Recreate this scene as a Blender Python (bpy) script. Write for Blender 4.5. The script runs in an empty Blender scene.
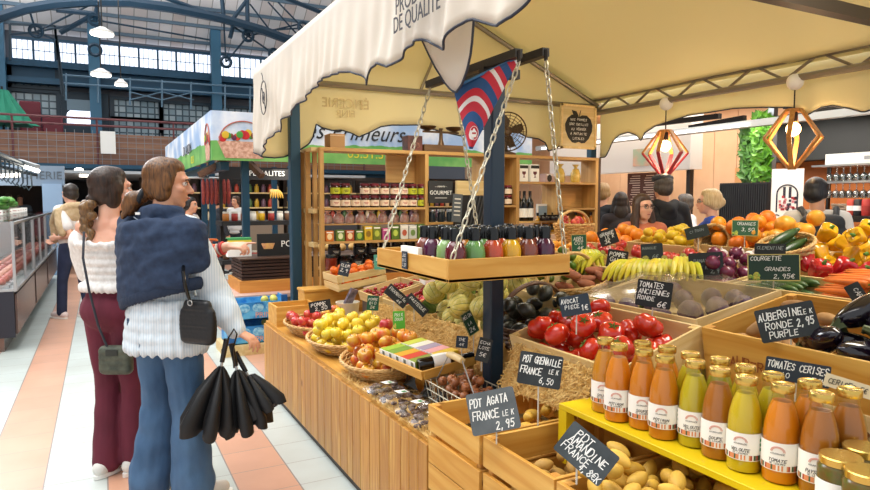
import bpy, bmesh, math, random
from mathutils import Vector as V, Matrix as MX, noise, Euler
sc = bpy.context.scene
C = sc.collection
rnd = random.Random(11)
PI = math.pi
sin, cos, rad = math.sin, math.cos, math.radians

# ---------------------------------------------------------------- camera
CAM = V((0, 0, 1.5)); YAW = rad(27.6); PITCH = math.atan(45/640); FPX = 640.0
cd = bpy.data.cameras.new('camera'); cam = bpy.data.objects.new('camera', cd); C.objects.link(cam)
cam.location = CAM; cam.rotation_euler = (PI/2 - PITCH, 0, -YAW)
cd.sensor_fit = 'HORIZONTAL'; cd.sensor_width = 36; cd.lens = FPX*36/870; cd.clip_start = .05; cd.clip_end = 200
sc.camera = cam
RC = Euler((PI/2 - PITCH, 0, -YAW)).to_matrix()
FH = V((sin(YAW), cos(YAW), 0)); RH = V((cos(YAW), -sin(YAW), 0))
def ray(u, v): return RC @ V(((u-435)/FPX, (245-v)/FPX, -1))
def at(u, v, x=None, y=None, z=None, d=None):
    """the place on the plane x=, y=, z= (or at distance d ahead) that shows at u, v"""
    r = ray(u, v)
    if x is not None: t = x/r.x
    elif y is not None: t = y/r.y
    elif z is not None: t = (z-CAM.z)/r.z
    else: t = d/(r.x*FH.x + r.y*FH.y)
    return CAM + r*t
def dist(p): return (V(p)-CAM).dot(FH)

# ---------------------------------------------------------------- objects
def tag(o, label=None, cat=None, group=None, kind=None):
    if label: o['label'] = label
    if cat: o['category'] = cat
    if group: o['group'] = group
    if kind: o['kind'] = kind
    return o
def thing(name, label, cat, loc=(0, 0, 0), rot=(0, 0, 0), group=None):
    o = bpy.data.objects.new(name, None); C.objects.link(o)
    o.location = loc; o.rotation_euler = rot; o.empty_display_size = .05
    return tag(o, label, cat, group)
def kids(o): return [c for c in o.children]
def dup(root, loc=None, rot=None, label=None, group=None, scale=None):
    r = root.copy(); C.objects.link(r)
    if loc is not None: r.location = loc
    if rot is not None: r.rotation_euler = rot
    if scale is not None: r.scale = (scale,)*3 if isinstance(scale, (int, float)) else scale
    if label: r['label'] = label
    if group: r['group'] = group
    for ch in list(root.children):
        c = ch.copy(); C.objects.link(c); c.parent = r
        for g in ch.children:
            e = g.copy(); C.objects.link(e); e.parent = c
    return r

class MB:
    """collects faces for one mesh"""
    def __init__(s): s.v = []; s.f = []; s.m = []; s.mi = 0
    def add(s, vs, fs, M=None):
        b = len(s.v)
        s.v += [tuple(M @ V(p)) for p in vs] if M is not None else [tuple(p) for p in vs]
        s.f += [tuple(i+b for i in f) for f in fs]; s.m += [s.mi]*len(fs)
        return s
    def box(s, lo, hi, M=None):
        (a, b, c), (d, e, f) = lo, hi
        return s.add([(a,b,c),(d,b,c),(d,e,c),(a,e,c),(a,b,f),(d,b,f),(d,e,f),(a,e,f)],
                     [(0,3,2,1),(4,5,6,7),(0,1,5,4),(1,2,6,5),(2,3,7,6),(3,0,4,7)], M)
    def cbox(s, c, size, M=None):
        return s.box([c[i]-size[i]/2 for i in range(3)], [c[i]+size[i]/2 for i in range(3)], M)
    def bar(s, p, q, w, h=None, up=(0, 0, 1)):
        p, q = V(p), V(q); d = (q-p).normalized(); h = h or w
        up = V(up)
        if abs(d.dot(up)) > .98: up = V((1, 0, 0))
        a = d.cross(up).normalized()*w/2; b = a.cross(d).normalized()*h/2
        return s.add([p-a-b, p+a-b, p+a+b, p-a+b, q-a-b, q+a-b, q+a+b, q-a+b],
                     [(0,3,2,1),(4,5,6,7),(0,1,5,4),(1,2,6,5),(2,3,7,6),(3,0,4,7)])
    def tube(s, pts, r, n=8, closed=False, caps=True):
        pts = [V(p) for p in pts]; k = len(pts); b = len(s.v)
        rr = r if callable(r) else (lambda t: r)
        up = None
        for i, p in enumerate(pts):
            t = (pts[(i+1) % k]-pts[i-1]) if closed else (pts[min(i+1, k-1)]-pts[max(i-1, 0)])
            t = t.normalized() if t.length > 1e-9 else V((0, 0, 1))
            if up is None: up = V((0, 0, 1)) if abs(t.z) < .9 else V((1, 0, 0))
            a = t.cross(up)
            if a.length < 1e-6: a = t.cross(V((0, 1, 0)))
            a.normalize(); c = a.cross(t); up = c
            q = rr(i/max(k-1, 1))
            for j in range(n):
                w = 2*PI*j/n
                s.v.append(tuple(p + a*cos(w)*q + c*sin(w)*q))
        m = k if closed else k-1
        for i in range(m):
            for j in range(n):
                i2 = (i+1) % k
                s.f.append((b+i*n+j, b+i*n+(j+1) % n, b+i2*n+(j+1) % n, b+i2*n+j)); s.m.append(s.mi)
        if caps and not closed:
            s.f.append(tuple(b+j for j in range(n))[::-1]); s.f.append(tuple(b+(k-1)*n+j for j in range(n))); s.m += [s.mi]*2
        return s
    def lathe(s, prof, n=24, M=None, fn=None):
        """prof: (r, z) from bottom to top; fn(r, z, angle) -> (r, z) bends it"""
        b = len(s.v)
        for r, z in prof:
            for j in range(n):
                w = 2*PI*j/n
                q, h = fn(r, z, w) if fn else (r, z)
                p = V((q*cos(w), q*sin(w), h))
                s.v.append(tuple(M @ p) if M is not None else tuple(p))
        k = len(prof)
        for i in range(k-1):
            for j in range(n):
                s.f.append((b+i*n+j, b+i*n+(j+1) % n, b+(i+1)*n+(j+1) % n, b+(i+1)*n+j)); s.m.append(s.mi)
        s.f.append(tuple(b+j for j in range(n))[::-1]); s.f.append(tuple(b+(k-1)*n+j for j in range(n))); s.m += [s.mi]*2
        return s
    def grid(s, rows, thick=0):
        """rows of points -> sheet"""
        k, n = len(rows), len(rows[0]); b = len(s.v)
        for r in rows: s.v += [tuple(p) for p in r]
        for i in range(k-1):
            for j in range(n-1):
                s.f.append((b+i*n+j, b+i*n+j+1, b+(i+1)*n+j+1, b+(i+1)*n+j)); s.m.append(s.mi)
        return s
    def poly(s, pts, off):
        """flat outline pts (3D) given depth by vector off"""
        n = len(pts); off = V(off)
        vs = [V(p) for p in pts]+[V(p)+off for p in pts]
        return s.add(vs, [tuple(range(n))[::-1], tuple(range(n, 2*n))]+[(i, (i+1) % n, n+(i+1) % n, n+i) for i in range(n)])
    def sphere(s, c, r, n=12, k=8, M=None):
        r = (r,)*3 if isinstance(r, (int, float)) else r
        T = MX.Translation(c) @ (M if M is not None else MX.Identity(4)) @ MX.Diagonal((*r, 1))
        return s.lathe([(max(sin(PI*i/k), .001), -cos(PI*i/k)) for i in range(k+1)], n, T)
    def mesh(s, name, mats):
        me = bpy.data.meshes.new(name); me.from_pydata(s.v, [], s.f)
        mats = mats if isinstance(mats, (list, tuple)) else [mats]
        for m in mats: me.materials.append(m)
        if len(mats) > 1: me.polygons.foreach_set('material_index', s.m)
        me.validate(); me.update()
        return me
    def build(s, name, mats, parent=None, smooth=None, bevel=0, solid=0, sub=0, loc=None, rot=None):
        me = s.mesh(name, mats)
        o = bpy.data.objects.new(name, me); C.objects.link(o)
        if parent is not None: o.parent = parent
        if loc is not None: o.location = loc
        if rot is not None: o.rotation_euler = rot
        finish(o, smooth, bevel, solid, sub)
        return o
def finish(o, smooth=None, bevel=0, solid=0, sub=0):
    me = o.data
    if solid:
        m = o.modifiers.new('s', 'SOLIDIFY'); m.thickness = solid; m.offset = 0
    if bevel:
        m = o.modifiers.new('b', 'BEVEL'); m.width = bevel; m.segments = 2; m.limit_method = 'ANGLE'; m.angle_limit = rad(40)
    if sub:
        m = o.modifiers.new('u', 'SUBSURF'); m.levels = sub; m.render_levels = sub
    if smooth is None: smooth = True
    if smooth:
        me.polygons.foreach_set('use_smooth', [True]*len(me.polygons))
        try: me.set_sharp_from_angle(angle=rad(42))
        except Exception: pass
    return o

# ---------------------------------------------------------------- materials
def lin(h):
    if not isinstance(h, str): return (*h, 1)
    c = [int(h[i:i+2], 16)/255 for i in (0, 2, 4)]
    return (*[x/12.92 if x <= .04045 else ((x+.055)/1.055)**2.4 for x in c], 1)
_M = {}
def newmat(name):
    m = bpy.data.materials.new(name); m.use_nodes = True
    nt = m.node_tree; return m, nt, nt.nodes['Principled BSDF']
def node(nt, t, **k):
    n = nt.nodes.new(t)
    for a, b in k.items():
        if a in n.inputs.keys(): n.inputs[a].default_value = b
        else: setattr(n, a, b)
    return n
def mixc(nt, fac, a, b, blend='MIX'):
    n = nt.nodes.new('ShaderNodeMix'); n.data_type = 'RGBA'; n.blend_type = blend
    for s, x in ((n.inputs[0], fac), (n.inputs[6], a), (n.inputs[7], b)):
        if hasattr(x, 'is_linked') or hasattr(x, 'links'): nt.links.new(x, s)
        else: s.default_value = x
    return n.outputs[2]
def objcoord(nt, scale=(1, 1, 1)):
    tc = node(nt, 'ShaderNodeTexCoord'); mp = node(nt, 'ShaderNodeMapping')
    mp.inputs['Scale'].default_value = scale; nt.links.new(tc.outputs['Object'], mp.inputs[0])
    return mp.outputs[0]
def ramp(nt, fac, stops):
    n = nt.nodes.new('ShaderNodeValToRGB'); e = n.color_ramp.elements
    while len(e) > 1: e.remove(e[-1])
    e[0].position = stops[0][0]; e[0].color = lin(stops[0][1])
    for p, c in stops[1:]:
        x = e.new(p); x.color = lin(c)
    nt.links.new(fac, n.inputs[0]); return n.outputs[0]
def mat(name, col, rough=.5, metal=0, col2=None, vscale=8, lo=.35, hi=.65, bump=0, bscale=60, spec=None, trans=0, emit=0, coat=0, sss=0,
        rv=0, rh=0, stretch=(1, 1, 1), transl=0):
    if name in _M: return _M[name]
    m, nt, b = newmat(name); L = nt.links.new
    b.inputs['Roughness'].default_value = rough; b.inputs['Metallic'].default_value = metal
    b.inputs['Base Color'].default_value = lin(col)
    if spec is not None: b.inputs['Specular IOR Level'].default_value = spec
    if trans: b.inputs['Transmission Weight'].default_value = trans
    if coat: b.inputs['Coat Weight'].default_value = coat; b.inputs['Coat Roughness'].default_value = .08
    if sss: b.inputs['Subsurface Weight'].default_value = sss; b.inputs['Subsurface Radius'].default_value = (.02, .008, .004); b.inputs['Subsurface Scale'].default_value = .5
    out = None
    if col2:
        nz = node(nt, 'ShaderNodeTexNoise', Scale=vscale, Detail=4.0); L(objcoord(nt, stretch), nz.inputs['Vector'])
        out = ramp(nt, nz.outputs[0], [(lo, col), (hi, col2)])
    if rv or rh:
        oi = node(nt, 'ShaderNodeObjectInfo'); hs = node(nt, 'ShaderNodeHueSaturation')
        mr = node(nt, 'ShaderNodeMapRange'); mr.inputs[3].default_value = 1-rv; mr.inputs[4].default_value = 1+rv
        mh = node(nt, 'ShaderNodeMapRange'); mh.inputs[3].default_value = .5-rh; mh.inputs[4].default_value = .5+rh
        sp = node(nt, 'ShaderNodeMath', operation='FRACT'); ml = node(nt, 'ShaderNodeMath', operation='MULTIPLY'); ml.inputs[1].default_value = 7.31
        L(oi.outputs['Random'], ml.inputs[0]); L(ml.outputs[0], sp.inputs[0])
        L(oi.outputs['Random'], mr.inputs[0]); L(sp.outputs[0], mh.inputs[0]); L(mr.outputs[0], hs.inputs['Value']); L(mh.outputs[0], hs.inputs['Hue'])
        if out is not None: L(out, hs.inputs['Color'])
        else: hs.inputs['Color'].default_value = lin(col)
        out = hs.outputs[0]
    if out is not None: L(out, b.inputs['Base Color'])
    if emit:
        b.inputs['Emission Color'].default_value = lin(col); b.inputs['Emission Strength'].default_value = emit
    if bump:
        nz = node(nt, 'ShaderNodeTexNoise', Scale=bscale, Detail=3.0); L(objcoord(nt, stretch), nz.inputs['Vector'])
        bp = node(nt, 'ShaderNodeBump', Strength=bump, Distance=.01); L(nz.outputs[0], bp.inputs['Height']); L(bp.outputs[0], b.inputs['Normal'])
    if transl:
        tr = node(nt, 'ShaderNodeBsdfTranslucent'); tr.inputs[0].default_value = lin(col)
        mx = node(nt, 'ShaderNodeMixShader', Fac=transl); L(b.outputs[0], mx.inputs[1]); L(tr.outputs[0], mx.inputs[2])
        L(mx.outputs[0], nt.nodes['Material Output'].inputs[0])
    _M[name] = m; return m
def wood(name, c1, c2, axis=1, scale=14, rough=.5, rv=.06, knots=True):
    if name in _M: return _M[name]
    m, nt, b = newmat(name); L = nt.links.new
    st = [1, 1, 1]; st[axis] = .07
    nz = node(nt, 'ShaderNodeTexNoise', Scale=scale, Detail=5.0, Distortion=.6); L(objcoord(nt, st), nz.inputs['Vector'])
    col = ramp(nt, nz.outputs[0], [(.3, c1), (.52, c2), (.7, c1)])
    if knots:
        st2 = [1, 1, 1]; st2[axis] = .45
        vo = node(nt, 'ShaderNodeTexVoronoi', Scale=5.5); L(objcoord(nt, st2), vo.inputs['Vector'])
        kf = ramp(nt, vo.outputs['Distance'], [(.03, (1, 1, 1)), (.075, (0, 0, 0))])
        col = mixc(nt, kf, col, lin('7a4f24'))
    oi = node(nt, 'ShaderNodeObjectInfo'); hs = node(nt, 'ShaderNodeHueSaturation'); mr = node(nt, 'ShaderNodeMapRange')
    mr.inputs[3].default_value = 1-rv; mr.inputs[4].default_value = 1+rv
    L(oi.outputs['Random'], mr.inputs[0]); L(mr.outputs[0], hs.inputs['Value']); L(col, hs.inputs['Color'])
    L(hs.outputs[0], b.inputs['Base Color']); b.inputs['Roughness'].default_value = rough
    bp = node(nt, 'ShaderNodeBump', Strength=.15, Distance=.004); L(nz.outputs[0], bp.inputs['Height']); L(bp.outputs[0], b.inputs['Normal'])
    _M[name] = m; return m
def glassmat(name, tint='ffffff', clear=.9, rough=.03):
    """thin clear sheet: mostly lets light through, mirrors at its edge"""
    if name in _M: return _M[name]
    m = bpy.data.materials.new(name); m.use_nodes = True; nt = m.node_tree; L = nt.links.new
    nt.nodes.remove(nt.nodes['Principled BSDF'])
    tr = node(nt, 'ShaderNodeBsdfTransparent'); tr.inputs[0].default_value = lin(tint)
    gl = node(nt, 'ShaderNodeBsdfGlossy', Roughness=rough); lw = node(nt, 'ShaderNodeLayerWeight', Blend=.5); pw_ = node(nt, 'ShaderNodeMath', operation='POWER'); L(lw.outputs['Facing'], pw_.inputs[0]); pw_.inputs[1].default_value = 4.0
    ad = node(nt, 'ShaderNodeMath', operation='MULTIPLY_ADD'); ad.inputs[1].default_value = .55; ad.inputs[2].default_value = 1-clear; L(pw_.outputs[0], ad.inputs[0])
    mx = node(nt, 'ShaderNodeMixShader'); L(ad.outputs[0], mx.inputs[0]); L(tr.outputs[0], mx.inputs[1]); L(gl.outputs[0], mx.inputs[2])
    L(mx.outputs[0], nt.nodes['Material Output'].inputs[0])
    _M[name] = m; return m

# ---------------------------------------------------------------- lettering
def text(body, size, m, parent, loc, rot=(0, 0, 0), ext=.0008, shear=0, name='lettering', align='CENTER', space=1, sx=1, mirror=False):
    cu = bpy.data.curves.new('t', 'FONT'); cu.body = body; cu.size = size; cu.extrude = ext; cu.shear = shear
    cu.align_x = align; cu.align_y = 'CENTER'; cu.space_character = space; cu.resolution_u = 3; cu.space_line = .9
    t = bpy.data.objects.new('t', cu); C.objects.link(t)
    dg = bpy.context.evaluated_depsgraph_get(); me = bpy.data.meshes.new_from_object(t.evaluated_get(dg))
    bpy.data.objects.remove(t); bpy.data.curves.remove(cu)
    me.name = name; me.materials.clear(); me.materials.append(m)
    o = bpy.data.objects.new(name, me); C.objects.link(o); o.parent = parent; o.location = loc; o.rotation_euler = rot
    o.scale = (-sx if mirror else sx, 1, 1)
    return o
GL = {'A':'0,0 2,6 4,0;1,2 3,2','B':'0,0 0,6 3,6 3.6,5 3,3.2 0,3.2;3,3.2 4,2 3.4,0 0,0','C':'4,5 2.5,6 .6,5 0,3 .6,1 2.5,0 4,1','D':'0,0 0,6 2.5,6 4,4 4,2 2.5,0 0,0',
'E':'4,6 0,6 0,0 4,0;0,3 3,3','F':'4,6 0,6 0,0;0,3 3,3','G':'4,5 2.5,6 .6,5 0,3 .6,1 2.5,0 4,1 4,2.8 2.4,2.8','H':'0,0 0,6;4,0 4,6;0,3 4,3','I':'1.5,0 1.5,6','J':'3,6 3,1 2,0 .5,.8',
'K':'0,0 0,6;4,6 0,2.6;1.3,3.4 4,0','L':'0,6 0,0 3.6,0','M':'0,0 .4,6 2,2.4 3.6,6 4,0','N':'0,0 0,6 4,0 4,6','O':'2,0 .4,1.2 0,3 .5,5 2,6 3.5,5 4,3 3.6,1.2 2,0','P':'0,0 0,6 3,6 4,4.7 3,3 0,3',
'Q':'2,0 0,2 0,4 2,6 4,4 4,2 2,0;2.6,1.4 4,-.4','R':'0,0 0,6 3,6 4,4.7 3,3 0,3;1.6,3 4,0','S':'4,5 2.5,6 .6,5.3 .6,3.8 3.4,2.6 3.8,1 2,0 0,1','T':'2,0 2,6;0,6 4,6','U':'0,6 0,1.4 1.4,0 2.8,0 4,1.4 4,6',
'V':'0,6 2,0 4,6','W':'0,6 1,0 2,4 3,0 4,6','X':'0,0 4,6;0,6 4,0','Y':'0,6 2,3 4,6;2,3 2,0','Z':'0,6 4,6 0,0 4,0','0':'2,0 .4,1.2 0,3 .5,5 2,6 3.5,5 4,3 3.6,1.2 2,0','1':'.6,4.6 2,6 2,0','2':'.2,4.8 1.6,6 3.4,5.4 3.4,3.8 0,0 4,0',
'3':'.2,5.4 2,6 3.6,5 2,3.2 3.8,1.6 2,0 0,.8','4':'3,0 3,6 0,2 4,2','5':'3.8,6 .6,6 .4,3.4 2.6,3.8 3.8,2 2.4,0 0,.6','6':'3.4,6 1,4 0,2 1,.2 3,.2 3.8,1.8 2.8,3.2 .4,2.6','7':'0,6 4,6 1.4,0','8':'2,3.2 .4,4.6 2,6 3.6,4.6 2,3.2 0,1.4 2,0 4,1.4 2,3.2',
'9':'3.6,4 1.4,3 .2,4.4 1.4,6 3.4,5.6 3.6,4 2.6,0','€':'4,5.4 2.6,6 1,5 .6,3 1,1 2.6,0 4,.6;-.2,3.6 3,3.6;-.2,2.4 2.8,2.4',',':'1,.4 .4,-1.2','.':'1,0 1,.5','-':'.6,3 3.4,3','\'':'1,6 .6,4.6','/':'0,0 3,6',
'É':'4,6 0,6 0,0 4,0;0,3 3,3;1.6,6.8 3,7.8','%':'0,0 4,6'}
def strokes(mb, body, w, org, h, jit=.35, th=.13, lift=.0009, slant=.06):
    """chalk handwriting: flat strokes laid on the x-y plane, fitted in width w, centred on org"""
    r = random.Random(hash(body) % 1000 if False else sum(map(ord, body)))
    n = len(body); pitch = min(w/max(n, 1), h*.95); cw = pitch*.74/4; ch = h/6; x0 = org[0]-pitch*n/2
    for i, c in enumerate(body):
        g = GL.get(c)
        if not g: continue
        jy = r.uniform(-1, 1)*jit*ch; k = r.uniform(.88, 1.1)
        for st in g.split(';'):
            pts = [tuple(map(float, q.split(','))) for q in st.split()]
            P = [V((x0+i*pitch+q[0]*cw*k+q[1]*ch*slant*2, org[1]-h/2+q[1]*ch*k+jy, org[2]+lift)) for q in pts]
            for a, b in zip(P, P[1:]):
                dd = (b-a)
                if dd.length < 1e-6: continue
                e = dd.normalized()*h*th*.45; nn = V((-dd.y, dd.x, 0)).normalized()*h*th/2
                mb.add([a-e-nn, b+e-nn, b+e+nn, a-e+nn], [(0, 1, 2, 3)])
# ---------------------------------------------------------------- palette
pine = wood('pine', 'ddb05c', 'c58d38', 1); pineX = wood('pine_x', 'dfb35f', 'c8913c', 0); pineZ = wood('pine_z', 'd6a355', 'b97f36', 2, scale=10)
pale = wood('pale_wood', 'e6cf9c', 'd3b67a', 1, knots=False); paleX = wood('pale_wood_x', 'e6cf9c', 'd3b67a', 0, knots=False); paleZ = wood('pale_wood_z', 'dfc48c', 'c9a766', 2, knots=False)
ply = wood('plywood', 'd8bd85', 'c8a86c', 0, scale=8, knots=False)
oak = wood('lamp_wood', 'd29a55', 'b67a38', 2, scale=30, knots=False)
bluem = mat('blue_steel', '174158', .45, .2); navyp = mat('navy_paint', '10283c', .4)
chalk = mat('chalk', 'f3f3ee', .9); slate = mat('slate', '23282b', .7, col2='363c3f', vscale=14, lo=.45, hi=.8)
greenb = mat('green_board', '14523c', .65, col2='1d6048'); bluesl = mat('blue_slate', '1d2a38', .6)
black = mat('black', '131416', .5); blackg = mat('black_gloss', '0d0e10', .2); white = mat('white', 'f2f1ec', .6); paper = mat('paper', 'f5f2ea', .8)
grey = mat('grey', '9a9da0', .5); steel = mat('steel', 'b9bcbe', .3, .9); zinc = mat('zinc_chain', 'c8c2ad', .4, .6); iron = mat('dark_iron', '2a2725', .5, .4)
bronze = mat('bronze', '5a4632', .4, .7); gold = mat('gold_cap', 'd9b65e', .25, .85)
canvas = mat('canvas', 'e9e3d8', .6, transl=.35, bump=.4, bscale=5); canvasin = mat('canvas_cream', 'eee3b8', .65, transl=.42, bump=.15, bscale=4)  # light from the left is put into the valance canvas's whiter colour
piping = mat('piping', '20283a', .6)
straw = mat('straw', 'e3c27c', .8, col2='c89a4c', vscale=40)
wick = mat('wicker', 'd8b57a', .55, col2='b98d4e', vscale=60, rv=.1); wickd = mat('wicker_dark', '6b4526', .6, col2='4d2f1a', vscale=50)
skin = mat('skin', 'dba283', .5, sss=.15, col2='cf9272', vscale=9); skinp = mat('skin_pale', 'e6b49a', .5, sss=.15, col2='dba086', vscale=9)
glass = glassmat('clear_glass', 'ffffff', .93); glassg = glassmat('jar_glass', 'fbfcf6', .95)
# ================================================================ THE HALL
def struct(o): o['kind'] = 'structure'; return o
# ---- floor: square tiles in salmon and pale grey-blue lanes
m, nt, b = newmat('floor_tiles'); L = nt.links.new
tc = node(nt, 'ShaderNodeTexCoord'); sx = node(nt, 'ShaderNodeSeparateXYZ'); L(tc.outputs['Object'], sx.inputs[0])
def mth(op, a, b2=None):
    n = node(nt, 'ShaderNodeMath', operation=op)
    for i, q in enumerate((a, b2)):
        if q is None: continue
        if isinstance(q, (int, float)): n.inputs[i].default_value = q
        else: L(q, n.inputs[i])
    return n.outputs[0]
T = .3
ux = mth('DIVIDE', mth('ADD', sx.outputs[0], 30.25), T); uy = mth('DIVIDE', mth('ADD', sx.outputs[1], 30.06), T)
lane = mth('GREATER_THAN', mth('FRACT', mth('MULTIPLY', mth('FLOOR', mth('ADD', ux, .2)), .5)), .25)
fx, fy = mth('FRACT', mth('ADD', ux, .2)), mth('FRACT', uy)
def edge(f, w): return mth('MAXIMUM', mth('LESS_THAN', f, w), mth('GREATER_THAN', f, 1-w))
jn = mth('MAXIMUM', edge(fx, .012), edge(fy, .007))
wn = node(nt, 'ShaderNodeTexWhiteNoise'); cm = node(nt, 'ShaderNodeCombineXYZ'); L(mth('FLOOR', mth('ADD', ux, .2)), cm.inputs[0]); L(mth('FLOOR', uy), cm.inputs[1]); L(cm.outputs[0], wn.inputs['Vector'])
cl = mixc(nt, lane, lin('c9d3d0'), lin('d9a78c'))
nz = node(nt, 'ShaderNodeTexNoise', Scale=3.0, Detail=6.0); L(tc.outputs['Object'], nz.inputs['Vector'])
dr = ramp(nt, nz.outputs[0], [(.3, (.88, .86, .84)), (.7, (1, 1, 1))])
cl = mixc(nt, 1.0, cl, dr, 'MULTIPLY')
tv = ramp(nt, wn.outputs['Value'], [(0, (.92, .92, .92)), (1, (1, 1, 1))]); cl = mixc(nt, 1.0, cl, tv, 'MULTIPLY')
cl = mixc(nt, jn, cl, lin('8f8782')); L(cl, b.inputs['Base Color']); b.inputs['Roughness'].default_value = .32
bp = node(nt, 'ShaderNodeBump', Strength=.4, Distance=.002); bp.invert = True; L(jn, bp.inputs['Height']); L(bp.outputs[0], b.inputs['Normal'])
struct(MB().box((-16, -4, -.1), (18, 26, 0)).build('floor', m))

# ---- far gable wall: blue frames, window band, glass blocks
YW = 24.0
def pw(u, v, y=YW): return at(u, v, y=y)
steelb = mat('hall_blue', '194c69', .45, .1); dkb = mat('hall_dark', '16303f', .5); hazeb = mat('hall_pale_blue', '6f8fa6', .6)
skyglass = mat('daylit_glass', 'e6efff', .3, emit=1.5); wallg = mat('gallery_wall', '5c6068', .8)
struct(MB().box((-16, YW+.02, 0), (16, YW+.3, 8.6)).build('wall_far', wallg))
struct(MB().box((-16.3, 4, 0), (-16, 24, 9)).build('wall_left', mat('side_wall', '6a6e72', .8)))
def wpan(name, u0, v0, u1, v1, m, y=YW, dy=-.05, th=.05, slope=.082, parent=None):
    """panel on the far wall between two columns of the photo, its edges level in the place"""
    a, c = pw(u0, v0, y), pw(u1, v0 + (u1-u0)*slope, y); q = pw(u0, v1, y)
    return MB().box((a.x, y+dy-th, q.z), (c.x, y+dy, a.z)).build(name, m, parent)
k = 1
for (u0, u1, v0, v1) in ((11, 55, 38, 60), (58, 92, 42, 64), (99, 211, 44, 66), (217, 300, 55, 78)):
    w = struct(wpan('window_%d' % k, u0, v0, u1, v1, skyglass)); k += 1
    a, c = pw(u0, v0), pw(u1, v0+(u1-u0)*.082); q = pw(u0, v1)
    n = max(2, round((u1-u0)/19)); f = MB()
    for i in range(n+1):
        x = a.x+(c.x-a.x)*i/n; f.box((x-.03, YW-.2, q.z), (x+.03, YW-.1, a.z))
    for i in range(n*4):
        x = a.x+(c.x-a.x)*i/(n*4); f.box((x-.007, YW-.16, q.z), (x+.007, YW-.1, a.z))
    for z in (q.z, a.z): f.box((a.x, YW-.22, z-.04), (c.x, YW-.1, z+.04))
    zz = q.z+(a.z-q.z)*.5; f.box((a.x, YW-.15, zz-.008), (c.x, YW-.1, zz+.008))
    f.build('window_frame', steelb, w)
# blue band of girders under the windows
z0, z1 = pw(100, 90).z, pw(100, 68).z
bd = MB().box((-15, YW-.5, z0), (12, YW-.1, z0+.18)).box((-15, YW-.5, z1-.2), (12, YW-.1, z1)).box((-15, YW-.2, z0), (12, YW-.08, z1))
struct(bd.build('trim_1', steelb))
# glass-block panels
m, nt, b = newmat('glass_block'); L = nt.links.new
tc = node(nt, 'ShaderNodeTexCoord'); mp = node(nt, 'ShaderNodeMapping'); mp.inputs['Rotation'].default_value = (PI/2, 0, 0); L(tc.outputs['Object'], mp.inputs[0])
br = node(nt, 'ShaderNodeTexBrick'); br.offset = 0; br.inputs['Scale'].default_value = 1; br.inputs['Brick Width'].default_value = .22; br.inputs['Row Height'].default_value = .22; br.inputs['Mortar Size'].default_value = .025
br.inputs[1].default_value = lin('aebfc6'); br.inputs[2].default_value = lin('7d98a5'); br.inputs[3].default_value = lin('39505c'); L(mp.outputs[0], br.inputs[0]); L(br.outputs[0], b.inputs['Base Color']); b.inputs['Roughness'].default_value = .15
gblock = m
for (u0, u1, v0, v1) in ((12, 55, 63, 85), (12, 56, 92, 124), (114, 158, 100, 117), (163, 208, 104, 121), (216, 250, 108, 128), (114, 158, 120, 136), (163, 208, 124, 140), (0, 7, 62, 84)):
    w = struct(wpan('window_%d' % k, u0, v0, u1, v1, gblock)); k += 1
    a, c = pw(u0, v0), pw(u1, v0+(u1-u0)*.082); q = pw(u0, v1); f = MB()
    f.box((a.x-.12, YW-.22, q.z-.1), (c.x+.12, YW-.08, q.z)).box((a.x-.12, YW-.22, a.z), (c.x+.12, YW-.08, a.z+.1))
    f.box((a.x-.14, YW-.22, q.z), (a.x, YW-.08, a.z)).box((c.x, YW-.22, q.z), (c.x+.14, YW-.08, a.z))
    f.build('window_frame', dkb, w)
# double door on the gallery with bright arched lights
d = struct(wpan('door_1', 61, 92, 108, 160, dkb, dy=-.1, th=.12))
for (u0, u1) in ((67, 96),):
    a, c, q = pw(u0, 114), pw(u1, 116), pw(u0, 126)
    pts = [V((a.x, YW-.24, q.z)), V((c.x, YW-.24, q.z))]+[V(((a.x+c.x)/2+cos(t)*(c.x-a.x)/2, YW-.24, a.z-.05+sin(t)*.22)) for t in [PI*i/10 for i in range(11)]]
    MB().poly(pts, (0, .03, 0)).build('door_glass', skyglass, d)
    a, c, q = pw(u0, 100), pw(u1, 103), pw(u0, 111)
    MB().box((a.x, YW-.26, q.z), (c.x, YW-.22, a.z)).build('door_glass', mat('dusky_glass', '7c95a3', .1), d)
# hall columns on the far wall
for i, u in enumerate((95.5, 213, 4)):
    p = pw(u, 100); p.y = YW-.7
    c = MB().box((p.x-.16, YW-.9, 0), (p.x+.16, YW-.6, 8.6)).box((p.x-.22, YW-.95, 2.4), (p.x+.22, YW-.55, 2.7))
    struct(c.build('trim_%d' % (2+i), mat('column_blue', '356a88', .5)))
# ---- gallery with wooden parapet
yb = 20.5
zt, zm, zb, zc = at(60, 129, y=yb).z, at(60, 164, y=yb).z, at(60, 166, y=yb).z, at(60, 179, y=yb).z
gal = thing('gallery', 'wooden gallery with red-brown handrails running below the hall windows', 'gallery', (0, yb, zc))
gz = lambda z: z-zc
bw = wood('gallery_boards', 'a5775a', '7f5540', 0, scale=5, knots=False)
MB().box((-15, 0, gz(zm)), (10, .06, gz(at(60, 132, y=yb).z))).build('parapet', bw, gal)
MB().box((-15, -.15, 0), (10, .2, gz(zm))).box((-15, -.3, gz(zm)-.12), (10, .2, gz(zm))).box((-15, -.3, 0), (10, .2, .12)).build('edge_beam', mat('gallery_beam', '12435c', .4, .2), gal)
MB().box((-15, .2, .1), (10, 3.4, .3)).build('deck', mat('deck_grey', '8f979e', .7), gal)
rl = MB()
for v in (117, 124):
    z = gz(at(60, v, y=yb).z); rl.tube([(-15, -.02, z), (10, -.02, z)], .035, 6)
for i in range(12):
    x = -14+i*2; rl.tube([(x, -.02, gz(zm)), (x, -.02, gz(at(60, 117, y=yb).z))], .03, 6)
rl.build('handrail', mat('rail_red', '6b3a3c', .5), gal)
gm = MB()
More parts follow.
